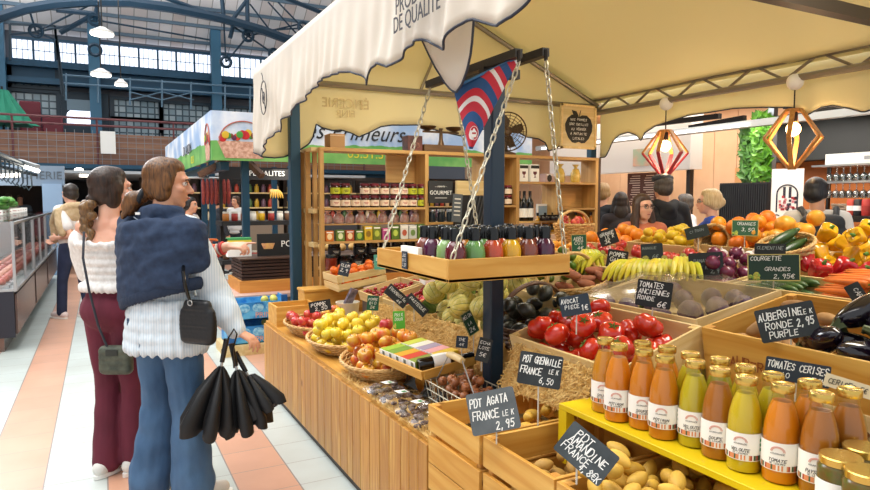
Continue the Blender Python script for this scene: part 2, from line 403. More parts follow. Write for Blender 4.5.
for i in range(90):
    x = -12+i*.22; gm.box((x, -.05, gz(zm)), (x+.012, -.04, gz(zt)))
for i in range(6):
    z = gz(zm)+(zt-zm)*i/6; gm.box((-12, -.05, z), (8, -.04, z+.012))
gm.build('wire_mesh', mat('wire', '8b8f92', .5, .5), gal)
a, c = at(100, 131, y=yb-.1), at(116, 154, y=yb-.1)
tag(MB().box((a.x, yb-.12, c.z), (c.x, yb-.1, a.z)).build('notice_sheet', paper), 'white paper notice hung on the wooden gallery parapet', 'notice')
def gchair(u, v, label):
    p = at(u, v, y=yb+1.9); p.z = zc+.304
    t = thing('gallery_chair', label, 'chair', p); rd = mat('chair_red', '6e1f2e', .6)
    w = MB().box((-.26, -.26, .65), (.26, .26, .75)); w.build('seat', rd, t, bevel=.03)
    MB().box((-.27, .2, .75), (.27, .28, at(u, v, y=yb+1.9).z-p.z)).build('backrest', rd, t, bevel=.05)
    for i, j in ((-1, -1), (1, -1), (-1, 1), (1, 1)): MB().tube([(i*.22, j*.22, .65), (i*.25, j*.24, .0)], .02, 6).build('leg', iron, t)
gchair(29, 100, 'tall dark red chair behind the gallery rail'); gchair(52, 116, 'low dark red chair on the gallery beside the door')
# green closed parasol on the gallery
p = at(2, 92, y=yb+.95); p.z = zc+.305
t = thing('parasol', 'closed green parasol standing at the far left of the gallery', 'parasol', p)
hh = at(2, 90, y=yb+.95).z-p.z
MB().lathe([(.75, 1.2), (.6, hh*.6), (.12, hh)], 32, None, lambda r, z, w: (r*(1+.18*cos(9*w)), z)).build('canopy', mat('parasol_green', '2c8f72', .7), t, smooth=True)
MB().tube([(0, 0, 0), (0, 0, hh+.1)], .03).build('pole', iron, t)
# ---- plank roof over the far end, with purlins and the arched truss
m, nt, b = newmat('roof_planks'); L = nt.links.new
tc = node(nt, 'ShaderNodeTexCoord'); sx = node(nt, 'ShaderNodeSeparateXYZ'); L(tc.outputs['Object'], sx.inputs[0])
fr = mth('FRACT', mth('MULTIPLY', sx.outputs[0], 2.6)); ln = mth('LESS_THAN', fr, .07)
wn = node(nt, 'ShaderNodeTexWhiteNoise'); wn.noise_dimensions = '1D'; L(mth('FLOOR', mth('MULTIPLY', sx.outputs[0], 2.6)), wn.inputs['W'])
c0 = ramp(nt, wn.outputs['Value'], [(0, 'e4e2e4'), (.5, 'f2f0f0'), (1, 'e4d6d0')])
L(mixc(nt, ln, c0, lin('a8a29e')), b.inputs['Base Color']); b.inputs['Roughness'].default_value = .7
roofp = m
ra, rb = V((0, 24.2, pw(100, 43).z)), V((0, 15.5, 12.5))
nrm = (rb-ra).cross(V((1, 0, 0))).normalized()
rf = MB().add([(-17, ra.y, ra.z), (17, ra.y, ra.z), (17, rb.y, rb.z), (-17, rb.y, rb.z), (-17, ra.y, ra.z+.2), (17, ra.y, ra.z+.2), (17, rb.y, rb.z+.2), (-17, rb.y, rb.z+.2)],
              [(0, 1, 2, 3), (7, 6, 5, 4), (0, 4, 5, 1), (1, 5, 6, 2), (2, 6, 7, 3), (3, 7, 4, 0)])
struct(rf.build('ceiling', roofp))
def ronroof(u, v, gap=.12):
    """where the line of sight meets the roof slope"""
    r = ray(u, v); n = (rb-ra).cross(V((1, 0, 0))); t = (ra-CAM).dot(n)/r.dot(n)
    return CAM + r*(t*(1-gap/20))
pu = MB()
for s in (.06, .13, .2, .27, .34):
    q = ra.lerp(rb, s); pu.box((-16, q.y-.04, q.z-.12), (16, q.y+.04, q.z-.02))
struct(pu.build('trim_6', mat('purlin', '5b7385', .5)))
tr = thing('roof_truss', 'dark blue arched roof truss crossing the planked roof above the gallery', 'truss', (0, 21, 8))
def trp(u, v, y): p = at(u, v, y=y); return p - tr.location
tb = mat('truss_blue', '0f3247', .4, .2)
a = MB(); pts = [trp(u, v, 20.5) for u, v in ((-12, 22), (0, 17), (25, 9), (55, 4), (90, 1.5), (130, 2.5), (170, 8), (220, 18), (262, 30), (305, 46))]
a.tube(pts, .14, 6); a.build('arch_chord', tb, tr)
w = MB()
for q in (((150, -8), (222, 19)), ((222, 19), (301, 46)), ((285, -2), (335, 18)), ((250, -4), (232, 20)), ((222, 0), (224, 20)), ((234, 22), (230, 38)), ((98, 0), (95, 22)), ((95, 14), (60, 33)), ((95, 14), (56, 10)), ((247, 0), (248, 36))):
    MB().tube([trp(*q[0], 20.8), trp(*q[1], 20.8)], .07, 6).build('web_member', tb, tr)
w = MB()
for q in (((30, 12), (36, 32)), ((36, 32), (92, 4)), ((36, 32), (10, 34)), ((36, 32), (56, 40)), ((95, 20), (36, 32)), ((95, 20), (210, 40)), ((224, 20), (274, 54)), ((226, 62), (248, 36)), ((248, 36), (274, 54)), ((248, 36), (300, 24)), ((303, 28), (332, 16)), ((303, 28), (278, 2)), ((303, 28), (270, 30)), ((226, 62), (224, 24)), ((248, 36), (210, 12)), ((276, 38), (250, 4)), ((268, 2), (320, 60))):
    w.tube([trp(*q[0], 20.9), trp(*q[1], 20.9)], .028, 5)
w.build('tie_rod', tb, tr)
for u, v in ((36, 31), (95, 20), (226, 62), (248, 36), (303, 27), (274, 54), (95, 50)):
    p = trp(u, v, 20.7); MB().tube([p+V((cos(t)*.15, 0, sin(t)*.15)) for t in [2*PI*i/20 for i in range(20)]], .05, 6, closed=True).build('tie_ring', tb, tr)
# hanging lamps of the hall
lampm = mat('lamp_disc', 'fff6e6', .4, emit=6)
for i, (u, v, w, lb) in enumerate(((102, 33, 22, 'upper'), (101, 74, 19, 'middle'), (121, 84, 12, 'lowest and smallest'))):
    y = 16+i*1.5; p = at(u, v, y=y); r = w*dist(p)/640/2
    t = thing('hanging_lamp', 'disc-shaped hanging hall lamp, the %s of three before the windows' % lb, 'lamp', p)
    MB().lathe([(r, -.02), (r*.97, .03), (r*.5, .09), (.06, .13)], 24).build('lamp_shade', white, t)
    MB().lathe([(r*.93, -.045), (r*.93, -.022)], 24).build('diffuser', lampm, t)
    MB().tube([(0, 0, .13), (0, 0, 5)], .015, 5).build('cable', iron, t)
# platform stair frame at the left (open steel frame)
fm = thing('steel_frame', 'slim dark steel frame standing in front of the left hall windows', 'frame', (0, 22.5, 0))
f = MB()
for (p, q) in (((10, 24), (10, 60)), ((10, 24), (55, 26)), ((55, 26), (62, 94)), ((57, 36), (64, 96)), ((55, 26), (57, 60))):
    f.bar(at(*p, y=22.5)-fm.location, at(*q, y=22.5)-fm.location, .06)
f.build('frame_bars', dkb, fm)
# walkway rails in front of the blue band
f = MB(); wr = thing('walkway_rail', 'thin pale railing of the walkway before the blue girder band', 'railing', (0, 23, 0))
for v in (78, 86): f.tube([at(62, v-3, y=23)-wr.location, at(258, v+10, y=23)-wr.location], .03, 5)
for u in (66, 98, 130, 162, 191, 225, 250): f.tube([at(u, 73+(u-62)*.07, y=23)-wr.location, at(u, 100+(u-62)*.07, y=23)-wr.location], .03, 5)
for u in (130, 162): f.tube([at(u, 100, y=23)-wr.location, at(u+32, 92, y=23)-wr.location], .02, 5).tube([at(u, 92, y=23)-wr.location, at(u+32, 100, y=23)-wr.location], .02, 5)
f.build('rail', hazeb, wr)
# boards under the gallery: dim shop fronts
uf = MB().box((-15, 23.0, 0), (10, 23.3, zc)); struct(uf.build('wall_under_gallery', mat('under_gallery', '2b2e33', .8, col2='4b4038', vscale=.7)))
pil = pw(53, 195, 15)
struct(MB().box((pil.x-.17, 14.8, 0), (pil.x+.17, 15.15, at(53, 184, y=15).z)).build('trim_9', mat('pale_column', '8aa6c4', .5)))
a, c = at(-40, 168, y=15), at(65, 186, y=15)
bs = thing('shop_fascia', 'long grey shop fascia board with raised letters above the butcher', 'sign', (0, 15, c.z))
MB().box((a.x, -.1, 0), (c.x, .12, at(0, 165, y=15).z-c.z)).build('board', mat('fascia_grey', '7b8ea2', .5), bs)
text('BOUCHERIE', .22, mat('dim_letters', '55606a', .5), bs, (at(28, 177, y=15).x, -.105, .2), (PI/2, 0, 0), .01)
for u, v in ((79, 171), (84, 176)):
    p = at(u, v, y=16); tag(MB().lathe([(.09, -.02), (.09, .04), (.04, .07)], 16).build('downlight', lampm, loc=p), 'round downlight under the gallery, the %s of a pair' % ('upper' if v == 171 else 'lower'), 'lamp')
struct(MB().box((-12, 15.3, zc-.02), (6, 20.4, zc+.04)).build('trim_10', mat('soffit', 'a9b0b6', .7)))
# fluorescent tubes over the butcher
for i, (p, q, lb) in enumerate((((-4, 176), (20, 175), 'level'), ((20, 165), (38, 171), 'slanting'))):
    A, B = at(*p, y=11), at(*q, y=11-.4*i)
    t = thing('tube_lamp', 'white fluorescent tube over the butcher counters, the %s one' % lb, 'lamp', (A+B)/2)
    A, B = A-(A+B)/2, B-(A+B)/2
    MB().tube([A, B], .028, 8).build('tube', lampm, t); MB().bar(A+V((0, 0, .06)), B+V((0, 0, .06)), .06, .05).build('housing', grey, t)
hr = thing('hanging_rack', 'dark steel meat rail hanging above the butcher counters', 'rack', at(0, 160, y=9.5))
o = hr.location; f = MB()
for dv in (0, 5, 14): f.tube([at(-10, 150+dv, y=9.5)-o, at(36, 168+dv*.5, y=11.5)-o], .025, 6)
for i in range(9):
    u = -4+i*4.4; p = at(u, 155+i*2, y=9.6+i*.18)-o; f.tube([p, p-V((0, 0, .22)), p-V((.04, 0, .28)), p-V((.08, 0, .22))], .01, 5)
f.build('rail', mat('rail_steel', '4b5964', .4, .5), hr)
# ================================================================ THE STALL TENT
XL, XR, YF, YB = 1.2, 5.0, .45, 5.62
ZE, ZR, XM = 2.58, 3.42, 3.1
tent = thing('market_tent', 'large cream canvas market tent with scalloped valances over the greengrocer stall', 'tent', (XM, YB, 0))
TO = V(tent.location)
def interp(pts, t):
    for a, b in zip(pts, pts[1:]):
        if a[0] <= t <= b[0]:
            k = (t-a[0])/max(b[0]-a[0], 1e-9); return a[1]+(b[1]-a[1])*k
    return pts[0][1] if t < pts[0][0] else pts[-1][1]
# roof slopes
for side, (xa, xb) in (('left', (XM, XL)), ('right', (XM, XR))):
    rows = []
    for i in range(11):
        s = i/10; row = []
        for j in range(31):
            t = j/30; y = YF+(YB-YF)*t
            bay = sin(PI*((y-YF) % 1.72)/1.72)
            z = ZR+(ZE-ZR)*s - .035*bay*sin(PI*s) + .006*noise.noise(V((s*6, y*2, 3)))
            row.append(V((xa+(xb-xa)*s, y, z))-TO)
        rows.append(row)
    MB().grid(rows).build('roof_panel', canvasin, tent, solid=.004)
# left valance: scallops read off the photo, standing on the plane of the eave
outl = [(256, 150), (262, 156), (275, 133), (279, 129), (281, 132), (284, 121), (292, 113), (302, 103), (312, 92), (322, 82), (332, 76), (342, 73), (352, 72), (360, 75), (364, 79), (367, 86), (369, 77), (373, 68), (379, 63), (384, 64), (390, 67), (396, 65), (403, 57), (410, 48), (418, 42), (425, 40), (432, 42), (438, 46), (443, 50), (448, 45), (453, 38), (462, 27), (469, 21), (475, 19.5), (482, 22), (491, 25), (499, 26), (507, 23), (515, 17), (524, 6), (530, -1)]
bot = sorted([(p.y, p.z) for p in (at(u, v, x=XL) for u, v in outl)])
y0 = bot[0][0]
k = 1; per = .62
while bot[0][0] > YF:                       # the scallops go on towards the near corner
    y = bot[0][0]-.05; bot.insert(0, (y, 2.13+.06*abs(sin(PI*(y0-y)/per))))
def vfold(y, z): return .013*sin(y*17+1.3*sin(y*3.1)) * (.4+.6*(ZE-z)/.6) + .008*sin(y*41+z*9+2*sin(y*5)) + .03*noise.noise(V((y*3, z*3, 1)))
rows = []; ys = [YF+(YB-YF)*j/420 for j in range(421)]
for i in range(13):
    s = i/12; row = []
    for y in ys:
        zb_ = interp(bot, y); z = ZE+.02+(zb_-ZE-.02)*s
        row.append(V((XL-.01+vfold(y, z)*s, y, z))-TO)
    rows.append(row)
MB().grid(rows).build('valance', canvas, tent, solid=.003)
MB().tube(rows[-1], .0055, 6).build('piping', piping, tent)
# writing on the valance
vt = mat('valance_ink', '3a3a40', .7)
def vtext(s, size, y, z, **k):
    return text(s, size, vt, tent, V((XL-.045, y, z))-TO, (PI/2, 0, -PI/2), .001, **k)
p = at(425, 16, x=XL); vtext('DE QUALITÉ', .098, p.y, p.z, sx=.8)
p = at(425, 0, x=XL); vtext('PRODUITS', .098, p.y, p.z+.012, sx=.85)
p = at(268, 98, x=XL)
lg = MB()                                    # small apple mark near the far end of the valance
for r0, r1, n in ((.10, .13, 20), (.03, .045, 12)):
    lg.tube([V((0, cos(t)*r0, sin(t)*r1)) for t in [2*PI*i/n for i in range(n)]], .004, 5, closed=True)
lg.tube([V((0, 0, .12)), V((0, .02, .17)), V((0, .06, .2))], .004, 5).tube([V((0, -.06, -.1)), V((0, .05, .08))], .004, 5)
lg.build('apple_mark', vt, tent, loc=V((XL-.035, p.y, p.z))-TO)
# loose flap of cloth hanging inside, at the end of the near arch
fl = [(424, 40), (429, 55), (434, 68), (441, 82), (447, 90), (452, 92), (459, 84), (466, 70), (471, 55), (474, 40), (476, 20)]
pl = [at(u, v, x=XL+.1) for u, v in fl]
ya, yb_ = pl[0].y, pl[-1].y
bt = sorted([(p.y, p.z) for p in pl]); rows = []
for i in range(9):
    s = i/8; row = []
    for j in range(25):
        y = bt[0][0]+(bt[-1][0]-bt[0][0])*j/24; zb_ = interp(bt, y); z = ZE-.02+(zb_-ZE+.02)*s
        row.append(V((XL+.09+.03*sin(j/24*PI)*s, y, z))-TO)
    rows.append(row)
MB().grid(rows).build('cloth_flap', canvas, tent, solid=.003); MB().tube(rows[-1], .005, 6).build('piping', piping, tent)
# gable cloth at the back, with its own scallops
gb = [(252, 150), (262, 157), (274, 158), (284, 157), (300, 150), (309, 144), (313, 137), (316, 124), (322, 128), (332, 130.5), (342, 130), (352, 133), (359, 137), (368, 133), (380, 127), (392, 125), (417, 125), (440, 131), (460, 136), (478, 131), (500, 124), (515, 130), (527, 137), (538, 139), (545, 143), (548, 151), (556, 149), (566, 142), (580, 138), (595, 146), (604, 158)]
gbx = sorted([(p.x, p.z) for p in (at(u, v, y=YB) for u, v in gb)])
rows = []
xs = [XL+(XR-XL)*j/240 for j in range(241)]
for i in range(13):
    s = i/12; row = []
    for x in xs:
        top = ZR-(ZR-ZE)*abs(x-XM)/(XR-XM); zb_ = interp(gbx, x); z = top+(zb_-top)*s
        row.append(V((x, YB+.012*noise.noise(V((x*3, z*2, 0)))+(.012*sin(x*13) if s > .6 else 0), z))-TO)
    rows.append(row)
MB().grid(rows).build('gable_cloth', canvasin, tent, solid=.003); MB().tube(rows[-1], .007, 6).build('piping', piping, tent)
gi = mat('ghost_ink', 'c9b686', .8)
p = at(346, 104, y=YB-.02); text('ÉPICERIE', .12, gi, tent, p-TO, (PI/2, 0, 0), .0005, mirror=True)
p = at(346, 114, y=YB-.02); text('FINE', .09, gi, tent, p-TO, (PI/2, 0, 0), .0005, mirror=True)
# right valance seen from inside
rv = [(600, 112), (602, 157), (606, 149), (609, 142), (616, 135), (625, 132), (633, 135), (638, 141), (641, 133), (652, 126), (666, 121), (685, 115), (706, 112), (730, 108), (757, 107), (785, 107), (800, 109), (804, 115), (808, 112), (817, 107), (828, 105), (845, 108), (860, 112), (872, 108), (890, 104)]
rvy = sorted([(p.y, p.z) for p in (at(u, v, x=XR) for u, v in rv[1:])]); y0 = rvy[0][0]
while rvy[0][0] > YF: y = rvy[0][0]-.06; rvy.insert(0, (y, 2.1+.12*abs(sin(PI*(y0-y)/.9))))
rows = []
for i in range(10):
    s = i/9; row = []
    for j in range(201):
        y = YF+(YB-YF)*j/200; z = ZE+.03+(interp(rvy, y)-ZE-.03)*s
        row.append(V((XR+.05+.015*noise.noise(V((y*3, z*3, 5)))*s, y, z))-TO)
    rows.append(row)
MB().grid(rows).build('valance', canvasin, tent, solid=.003); MB().tube(rows[-1], .006, 6).build('piping', piping, tent)
# frame: posts, eave tubes, rafters, trusses
alu = mat('tent_tube', '8d867a', .35, .6)
P1 = V((1.575, 2.44, 0)); P2 = V((1.52, 5.56, 0))
MB().box(P2-TO-V((.045, .045, 0)), P2-TO+V((.045, .045, 2.6))).build('post', bluem, tent, bevel=.008)
MB().box(P1-TO-V((.036, .036, 0)), P1-TO+V((.036, .036, 2.11))).build('post', mat('post_navy', '12293c', .4), tent, bevel=.008)
for p in ((XR-.02, YB+.06), (XR-.1, YF+.1)): MB().cbox(V((p[0], p[1], 1.3))-TO, (.08, .08, 2.6)).build('post', bluem, tent, bevel=.008)
f = MB()
f.tube([V((XL+.03, YB-.05, 2.53))-TO, V((XR, YB-.05, 2.53))-TO], .028)
f.tube([V((XM, YB-.05, ZR-.06))-TO, V((XR-.03, YB-.05, ZE-.04))-TO], .025).tube([V((XM, YB-.05, ZR-.06))-TO, V((XL+.03, YB-.05, ZE-.04))-TO], .025)
f.tube([V((XM, YF, ZR-.05))-TO, V((XM, YB, ZR-.05))-TO], .03)
f.tube([V((XL+.05, YF, ZE-.03))-TO, V((XL+.05, YB, ZE-.03))-TO], .025)
f.tube([V((XM-.35, YB-.05, 2.53))-TO, V((XM, YB-.05, ZR-.1))-TO], .015)
f.build('frame_tube', alu, tent)
f = MB(); f.bar(V((XL+.1, 2.2, 2.56))-TO, V((XR-.05, 2.2, 2.56))-TO, .07); f.build('cross_beam', mat('beam_brown', '3c332b', .5), tent)
f = MB(); xt = XR-.05
f.tube([V((xt, YF, 2.63))-TO, V((xt, YB, 2.63))-TO], .035).tube([V((xt, YF, 2.47))-TO, V((xt, YB, 2.47))-TO], .03)
y = YF+.1; up = True
while y < YB-.3:
    f.tube([V((xt, y, 2.47 if up else 2.63))-TO, V((xt, y+.28, 2.63 if up else 2.47))-TO], .012, 6); up = not up; y += .28
f.build('eave_truss', alu, tent)
f = MB()
f.tube([V((2.9, YB-.06, 2.62))-TO, V((3.25, YB-.06, 2.78))-TO], .014).tube([V((3.25, YB-.06, 2.72))-TO, V((3.45, YB-.06, 2.7))-TO], .012)
f.build('clamp', iron, tent)
# pendant lamps of bent wood slats
red = mat('pendant_red', 'a8323a', .5)
bulbm = mat('bulb', 'ffc98a', .3, emit=14)
def pendant(u, v, wpx, label, two):
    p = at(u, v, x=XR-.05); R_ = wpx*dist(p)/640/2; H = R_*.98
    t = thing('pendant_lamp', label, 'lamp', p)
    zc_ = at(u, 152 if two else 138, x=XR-.05).z-p.z
    for i in range(6):
        w = 2*PI*i/6+.45; d_ = V((cos(w), sin(w), 0)); s_ = V((-sin(w), cos(w), 0))
        for nm, a, b_, mm in (('upper_slat', d_*R_*.28+V((0, 0, H)), d_*R_, oak), ('lower_slat', d_*R_, d_*R_*.12+V((0, 0, -H*1.1)), red if two else oak)):
            g = MB(); g.bar(a, b_, .035, .018, up=d_); g.build(nm, mm, t, bevel=.003)
    MB().lathe([(R_*.3, -.012), (R_*.3, .012)], 6).build('top_ring', oak, t, loc=(0, 0, H))
    MB().lathe([(R_*.14, -.012), (R_*.14, .012)], 12).build('bottom_ring', iron if two else oak, t, loc=(0, 0, -H*1.1))
    MB().tube([(0, 0, H*.55), (0, 0, 2.4-p.z)], .006, 6).build('cord', iron, t)
    MB().lathe([(.028, 0), (.028, .07), (.012, .1)], 12, MX.Translation((0, 0, H*.6))).build('lamp_holder', iron, t)
    MB().sphere((0, 0, H*.32), .055, 16, 10).build('bulb', bulbm, t)
    MB().sphere((0, 0, 2.44-p.z), .065, 16, 10).build('ceiling_cap', white, t)
    ld = bpy.data.lights.new('bulb_light', 'POINT'); ld.energy = 10; ld.color = (1, .72, .42); ld.shadow_soft_size = .06
    lo = bpy.data.objects.new('bulb_light', ld); C.objects.link(lo); lo.parent = t; lo.location = (0, 0, H*.32-.08)
pendant(665, 153, 44, 'wooden slat pendant lamp with red lower half, above the oranges', True)
pendant(793, 138, 55, 'plain wooden slat pendant lamp in front of the orange wall', False)
# ================================================================ MAKERS: baskets, crates, fruit, signs
def crate(name, label, loc, rot, sx, sy, h, woods, slats=2, gap=.012, th=.01, group=None, posts=True, posth=0):
    """open wooden crate; x = depth, y = length, origin at the middle of its base"""
    t = thing(name, label, 'crate', loc, rot, group); wx, wy, wz = woods
    b = MB(); n = 5; w = sx/n
    for i in range(n): b.box((-sx/2+i*w+.003, -sy/2, 0), (-sx/2+(i+1)*w-.003, sy/2, th))
    b.build('base', wy, t)
    sh = (h-gap*(slats-1))/slats
    for nm, s in (('side_panel', -1), ('side_panel', 1)):
        f = MB()
        for i in range(slats): f.box((s*sx/2-(th if s > 0 else 0), -sy/2, i*(sh+gap)), (s*sx/2+(0 if s > 0 else th), sy/2, i*(sh+gap)+sh))
        f.build(nm, wy, t, bevel=.0015)
    for s in (-1, 1):
        f = MB()
        for i in range(slats): f.box((-sx/2+th, s*sy/2-(th if s > 0 else 0), i*(sh+gap)), (sx/2-th, s*sy/2+(0 if s > 0 else th), i*(sh+gap)+sh))
        f.build('end_panel', wx, t, bevel=.0015)
    if posts:
        for i in (-1, 1):
            for j in (-1, 1):
                x, y = i*(sx/2-th-.0125), j*(sy/2-th-.0125)
                MB().box((x-.0125, y-.0125, th), (x+.0125, y+.0125, h+posth)).build('corner_post', wz, t)
    return t
PALE = (paleX, pale, paleZ); PINE = (pineX, pine, pineZ)
def crate_on(name, label, xf, zf, xb, zb, y0, y1, h, woods=PALE, **k):
    """crate whose front and back rims run at (xf, zf) and (xb, zb)"""
    a = math.atan2(zb-zf, xb-xf); sx = math.hypot(xb-xf, zb-zf); c = V(((xf+xb)/2, (y0+y1)/2, (zf+zb)/2)); nrm_ = V((-sin(a), 0, cos(a)))
    return crate(name, label, c-nrm_*h, (0, -a, 0), sx, y1-y0, h, woods, **k)
def matrix(o): return MX.LocRotScale(o.location, o.rotation_euler.to_quaternion(), o.scale)
def pack(n, r, xr, yr, seed=1, zb=0, cand=16, maxz=9, shape=None, jit=.1):
    q = random.Random(seed); out = []
    for _ in range(n):
        best = None
        for _c in range(cand):
            x, y = q.uniform(xr[0]+r, xr[1]-r), q.uniform(yr[0]+r, yr[1]-r)
            if shape == 'oval':
                cx, cy = (xr[0]+xr[1])/2, (yr[0]+yr[1])/2
                if ((x-cx)/((xr[1]-xr[0])/2-r*.7))**2+((y-cy)/((yr[1]-yr[0])/2-r*.7))**2 > 1: continue
            z = zb+r
            for (a, b_, c) in out:
                d2 = (x-a)**2+(y-b_)**2
                if d2 < 4.1*r*r: z = max(z, c+math.sqrt(max(4.1*r*r-d2, 0)))
            if best is None or z < best[2]: best = (x, y, z)
        if best and best[2] < maxz: out.append(best)
    return out
def rrot(q, tilt=PI): return Euler((q.uniform(-tilt, tilt), q.uniform(-tilt, tilt), q.uniform(-PI, PI)))
def scatter(proto, M, pts, label, group, seed=3, tilt=.6, smin=.9, smax=1.0, rotf=None):
    """puts the first one and copies of it at pts (container coordinates)"""
    q = random.Random(seed); first = True; res = []
    for p in pts:
        e = rotf(q) if rotf else rrot(q, tilt)
        e = (M.to_3x3().normalized() @ e.to_matrix()).to_euler(); s = q.uniform(smin, smax); l = M @ V(p)
        if first: o = proto; o.location = l; o.rotation_euler = e; o.scale = (s, s, s); o['label'] = label; o['group'] = group; first = False
        else: o = dup(proto, l, e, label, group, s)
        res.append(o)
    return res
def prof_apple(R_, dim=.28, flat=.92, n=14):
    pr = []
    for i in range(n+1):
        f = PI*i/n; r = max(R_*sin(f)**.92, .0006); z = -R_*flat*cos(f)
        if i > n/2: z -= dim*R_*math.exp(-(r/(.36*R_))**2)
        else: z += .12*R_*math.exp(-(r/(.3*R_))**2)
        pr.append((r, z))
    return pr
stemm = mat('fruit_stem', '5a4322', .8); leafm = mat('calyx_green', '4d7a2a', .6)
def apple(R_, m, name='apple', cat='apple', dim=.28):
    o = MB().lathe(prof_apple(R_, dim), 18).build(name, m); o['category'] = cat
    MB().tube([(0, 0, R_*.55), (.002, 0, R_*.85), (.006, 0, R_*1.08)], .0018, 5).build('stem', stemm, o); return o
def orange(R_, m, name='orange', cat='orange'):
    o = MB().lathe(prof_apple(R_, .06, .96), 18).build(name, m); o['category'] = cat
    MB().lathe([(.004, 0), (.003, .002)], 6, MX.Translation((0, 0, R_*.89))).build('stem', leafm, o); return o
def ball(R_, m, name, cat, flat=1, n=12):
    o = MB().sphere((0, 0, 0), (R_, R_, R_*flat), n, max(6, n*2//3)).build(name, m); o['category'] = cat; return o
def spindle(R_, Lh, m, name, cat, tip=.25, p=.8, bend=0, n=14, stem=False, blunt=0):
    """long fruit lying along x"""
    pr = []; k = 14
    for i in range(k+1):
        t = i/k; r = R_*max(sin(PI*t), 0)**p; pr.append((max(r, .0008), (t-.5)*2*Lh))
    mb = MB().lathe(pr, n); vs = []
    for x, y, z in mb.v:
        tt = z/Lh; vs.append((z, y, x+bend*(tt*tt)))
    mb.v = vs; o = mb.build(name, m); o['category'] = cat
    if tip: MB().sphere((Lh*.97, 0, bend), (R_*tip*1.3, R_*tip, R_*tip), 8, 6).build('tip', stemm if stem else m, o)
    return o
def tomato(R_, m, name='tomato', lobes=6, am=.07, flat=.72):
    q = random.Random(int(R_*1e4)+lobes)
    o = MB().lathe(prof_apple(R_, .2, flat, 14), 36, None, lambda r, z, w: (r*(1+am*cos(lobes*w+.7)*min(1, r/R_+.2)+am*.5*cos(3*w)), z)).build(name, m); o['category'] = 'tomato'
    c = MB()
    for i in range(5):
        w = 2*PI*i/5; d_ = V((cos(w), sin(w), 0)); s_ = V((-sin(w), cos(w), 0)); z0 = R_*flat*.83
        c.add([d_*.004-s_*.004+V((0, 0, z0)), d_*.004+s_*.004+V((0, 0, z0)), d_*R_*.5+V((0, 0, z0+.004)), d_*R_*.2+V((0, 0, z0+.008))], [(0, 1, 2), (0, 2, 3), (1, 3, 2)])
    c.tube([(0, 0, z0), (0, 0, z0+.012)], .0025, 5); c.build('calyx', leafm, o); return o
def pepper(R_, m):
    pr = [(.002, -1.0), (.35, -1.08), (.6, -.98), (.78, -.7), (.86, -.2), (1, .35), (.98, .7), (.75, .95), (.4, .93), (.12, .8), (.002, .78)]
    o = MB().lathe([(r*R_, z*R_*1.05) for r, z in pr], 32, None, lambda r, z, w: (r*(1+.11*cos(4*w)*(.6 if r < R_*.5 else 1)), z+.06*R_*cos(4*w)*(1 if z < 0 else -.6))).build('bell_pepper', m); o['category'] = 'pepper'
    MB().tube([(0, 0, R_*.8), (0, 0, R_*1.05), (.006, 0, R_*1.3)], lambda t: .011-.005*t, 7).build('stem', leafm, o); return o
def banana_hand(m, n=5, L_=.17, label=None):
    t = thing('banana_bunch', label or '', 'bananas')
    for i in range(n):
        a = (i-(n-1)/2)*.2; pts = []
        for k in range(9):
            s = k/8; w = -.5+1.75*s
            pts.append(V((sin(a)*.03*k/2+a*.05, -L_*.9*(sin(w)+.48), -L_*.75*(1-cos(w))+.02)))
        MB().tube(pts, lambda t_: .0175*(max(sin(PI*min(max(t_*.9+.07, 0), 1)), .1)**.55), 8).build('banana', m, t)
    MB().tube([(0, .012, .03), (0, -.015, .018)], .017, 7).build('crown', mat('banana_crown', '7c7430', .7), t)
    return t
def onion(R_, m, name='onion', cat='onion'):
    pr = prof_apple(R_, -.05, .86, 12)[:-1]+[(.006, R_*1.05), (.003, R_*1.35)]
    o = MB().lathe(pr, 16).build(name, m); o['category'] = cat
    MB().tube([(0, 0, -R_*.78), (0, 0, -R_*.92)], .007, 6).build('root', stemm, o); return o
def basket(name, label, loc, rx, ry, h, yaw=0, flare=1.25, m=None, handle=None, tilt=(0, 0), rings=9, ears=False, group=None):
    m = m or wick; t = thing(name, label, 'basket', loc, (tilt[0], tilt[1], yaw), group)
    g = MB(); ns = 40
    def el(w, s, off): k = (1+(flare-1)*s); return V(((rx/flare*k+off)*cos(w), (ry/flare*k+off)*sin(w), 0))
    for i in range(rings):
        s = (i+.5)/rings; z = h*s
        g.tube([el(2*PI*j/ns, s, .0045*(1 if (j//2+i) % 2 else -1))+V((0, 0, z)) for j in range(ns)], h/rings*.52, 5, closed=True)
    for j in range(ns//2):
        w = 2*PI*(2*j+.5)/ns; g.tube([el(w, 0, 0)+V((0, 0, 0)), el(w, 1, 0)+V((0, 0, h))], .0035, 4)
    g.build('woven_wall', m, t)
    n = 28; MB().add([el(2*PI*j/n, 0, 0)+V((0, 0, .004)) for j in range(n)]+[el(2*PI*j/n, 0, 0)+V((0, 0, .012)) for j in range(n)], [tuple(range(n))[::-1], tuple(range(n, 2*n))]+[(j, (j+1) % n, n+(j+1) % n, n+j) for j in range(n)]).build('base', m, t)
    g = MB()
    for q in range(3):
        g.tube([el(2*PI*j/72, 1, .005*cos(j*1.1+q*2.09))+V((0, 0, h+.005*sin(j*1.1+q*2.09))) for j in range(72)], .0055, 5, closed=True)
    g.build('rim', m, t)
    if handle:
        g = MB()
        for q in range(2): g.tube([V((handle[1]*(q-.5)*.012, 0, 0))+V((0, ry*cos(w), h+handle[0]*sin(w))) if handle[1] else V((rx*cos(w), (q-.5)*.012, h+handle[0]*sin(w))) for w in [PI*i/18 for i in range(19)]], .009, 6)
        g.build('handle', m, t)
    if ears:
        for s in (-1, 1):
            MB().tube([V((s*.0, s*ry, h))+V((.06*cos(w), s*.035*sin(w), .05*sin(w))) for w in [PI*i/10 for i in range(11)]], .008, 6).build('ear_handle', m, t)
    return t
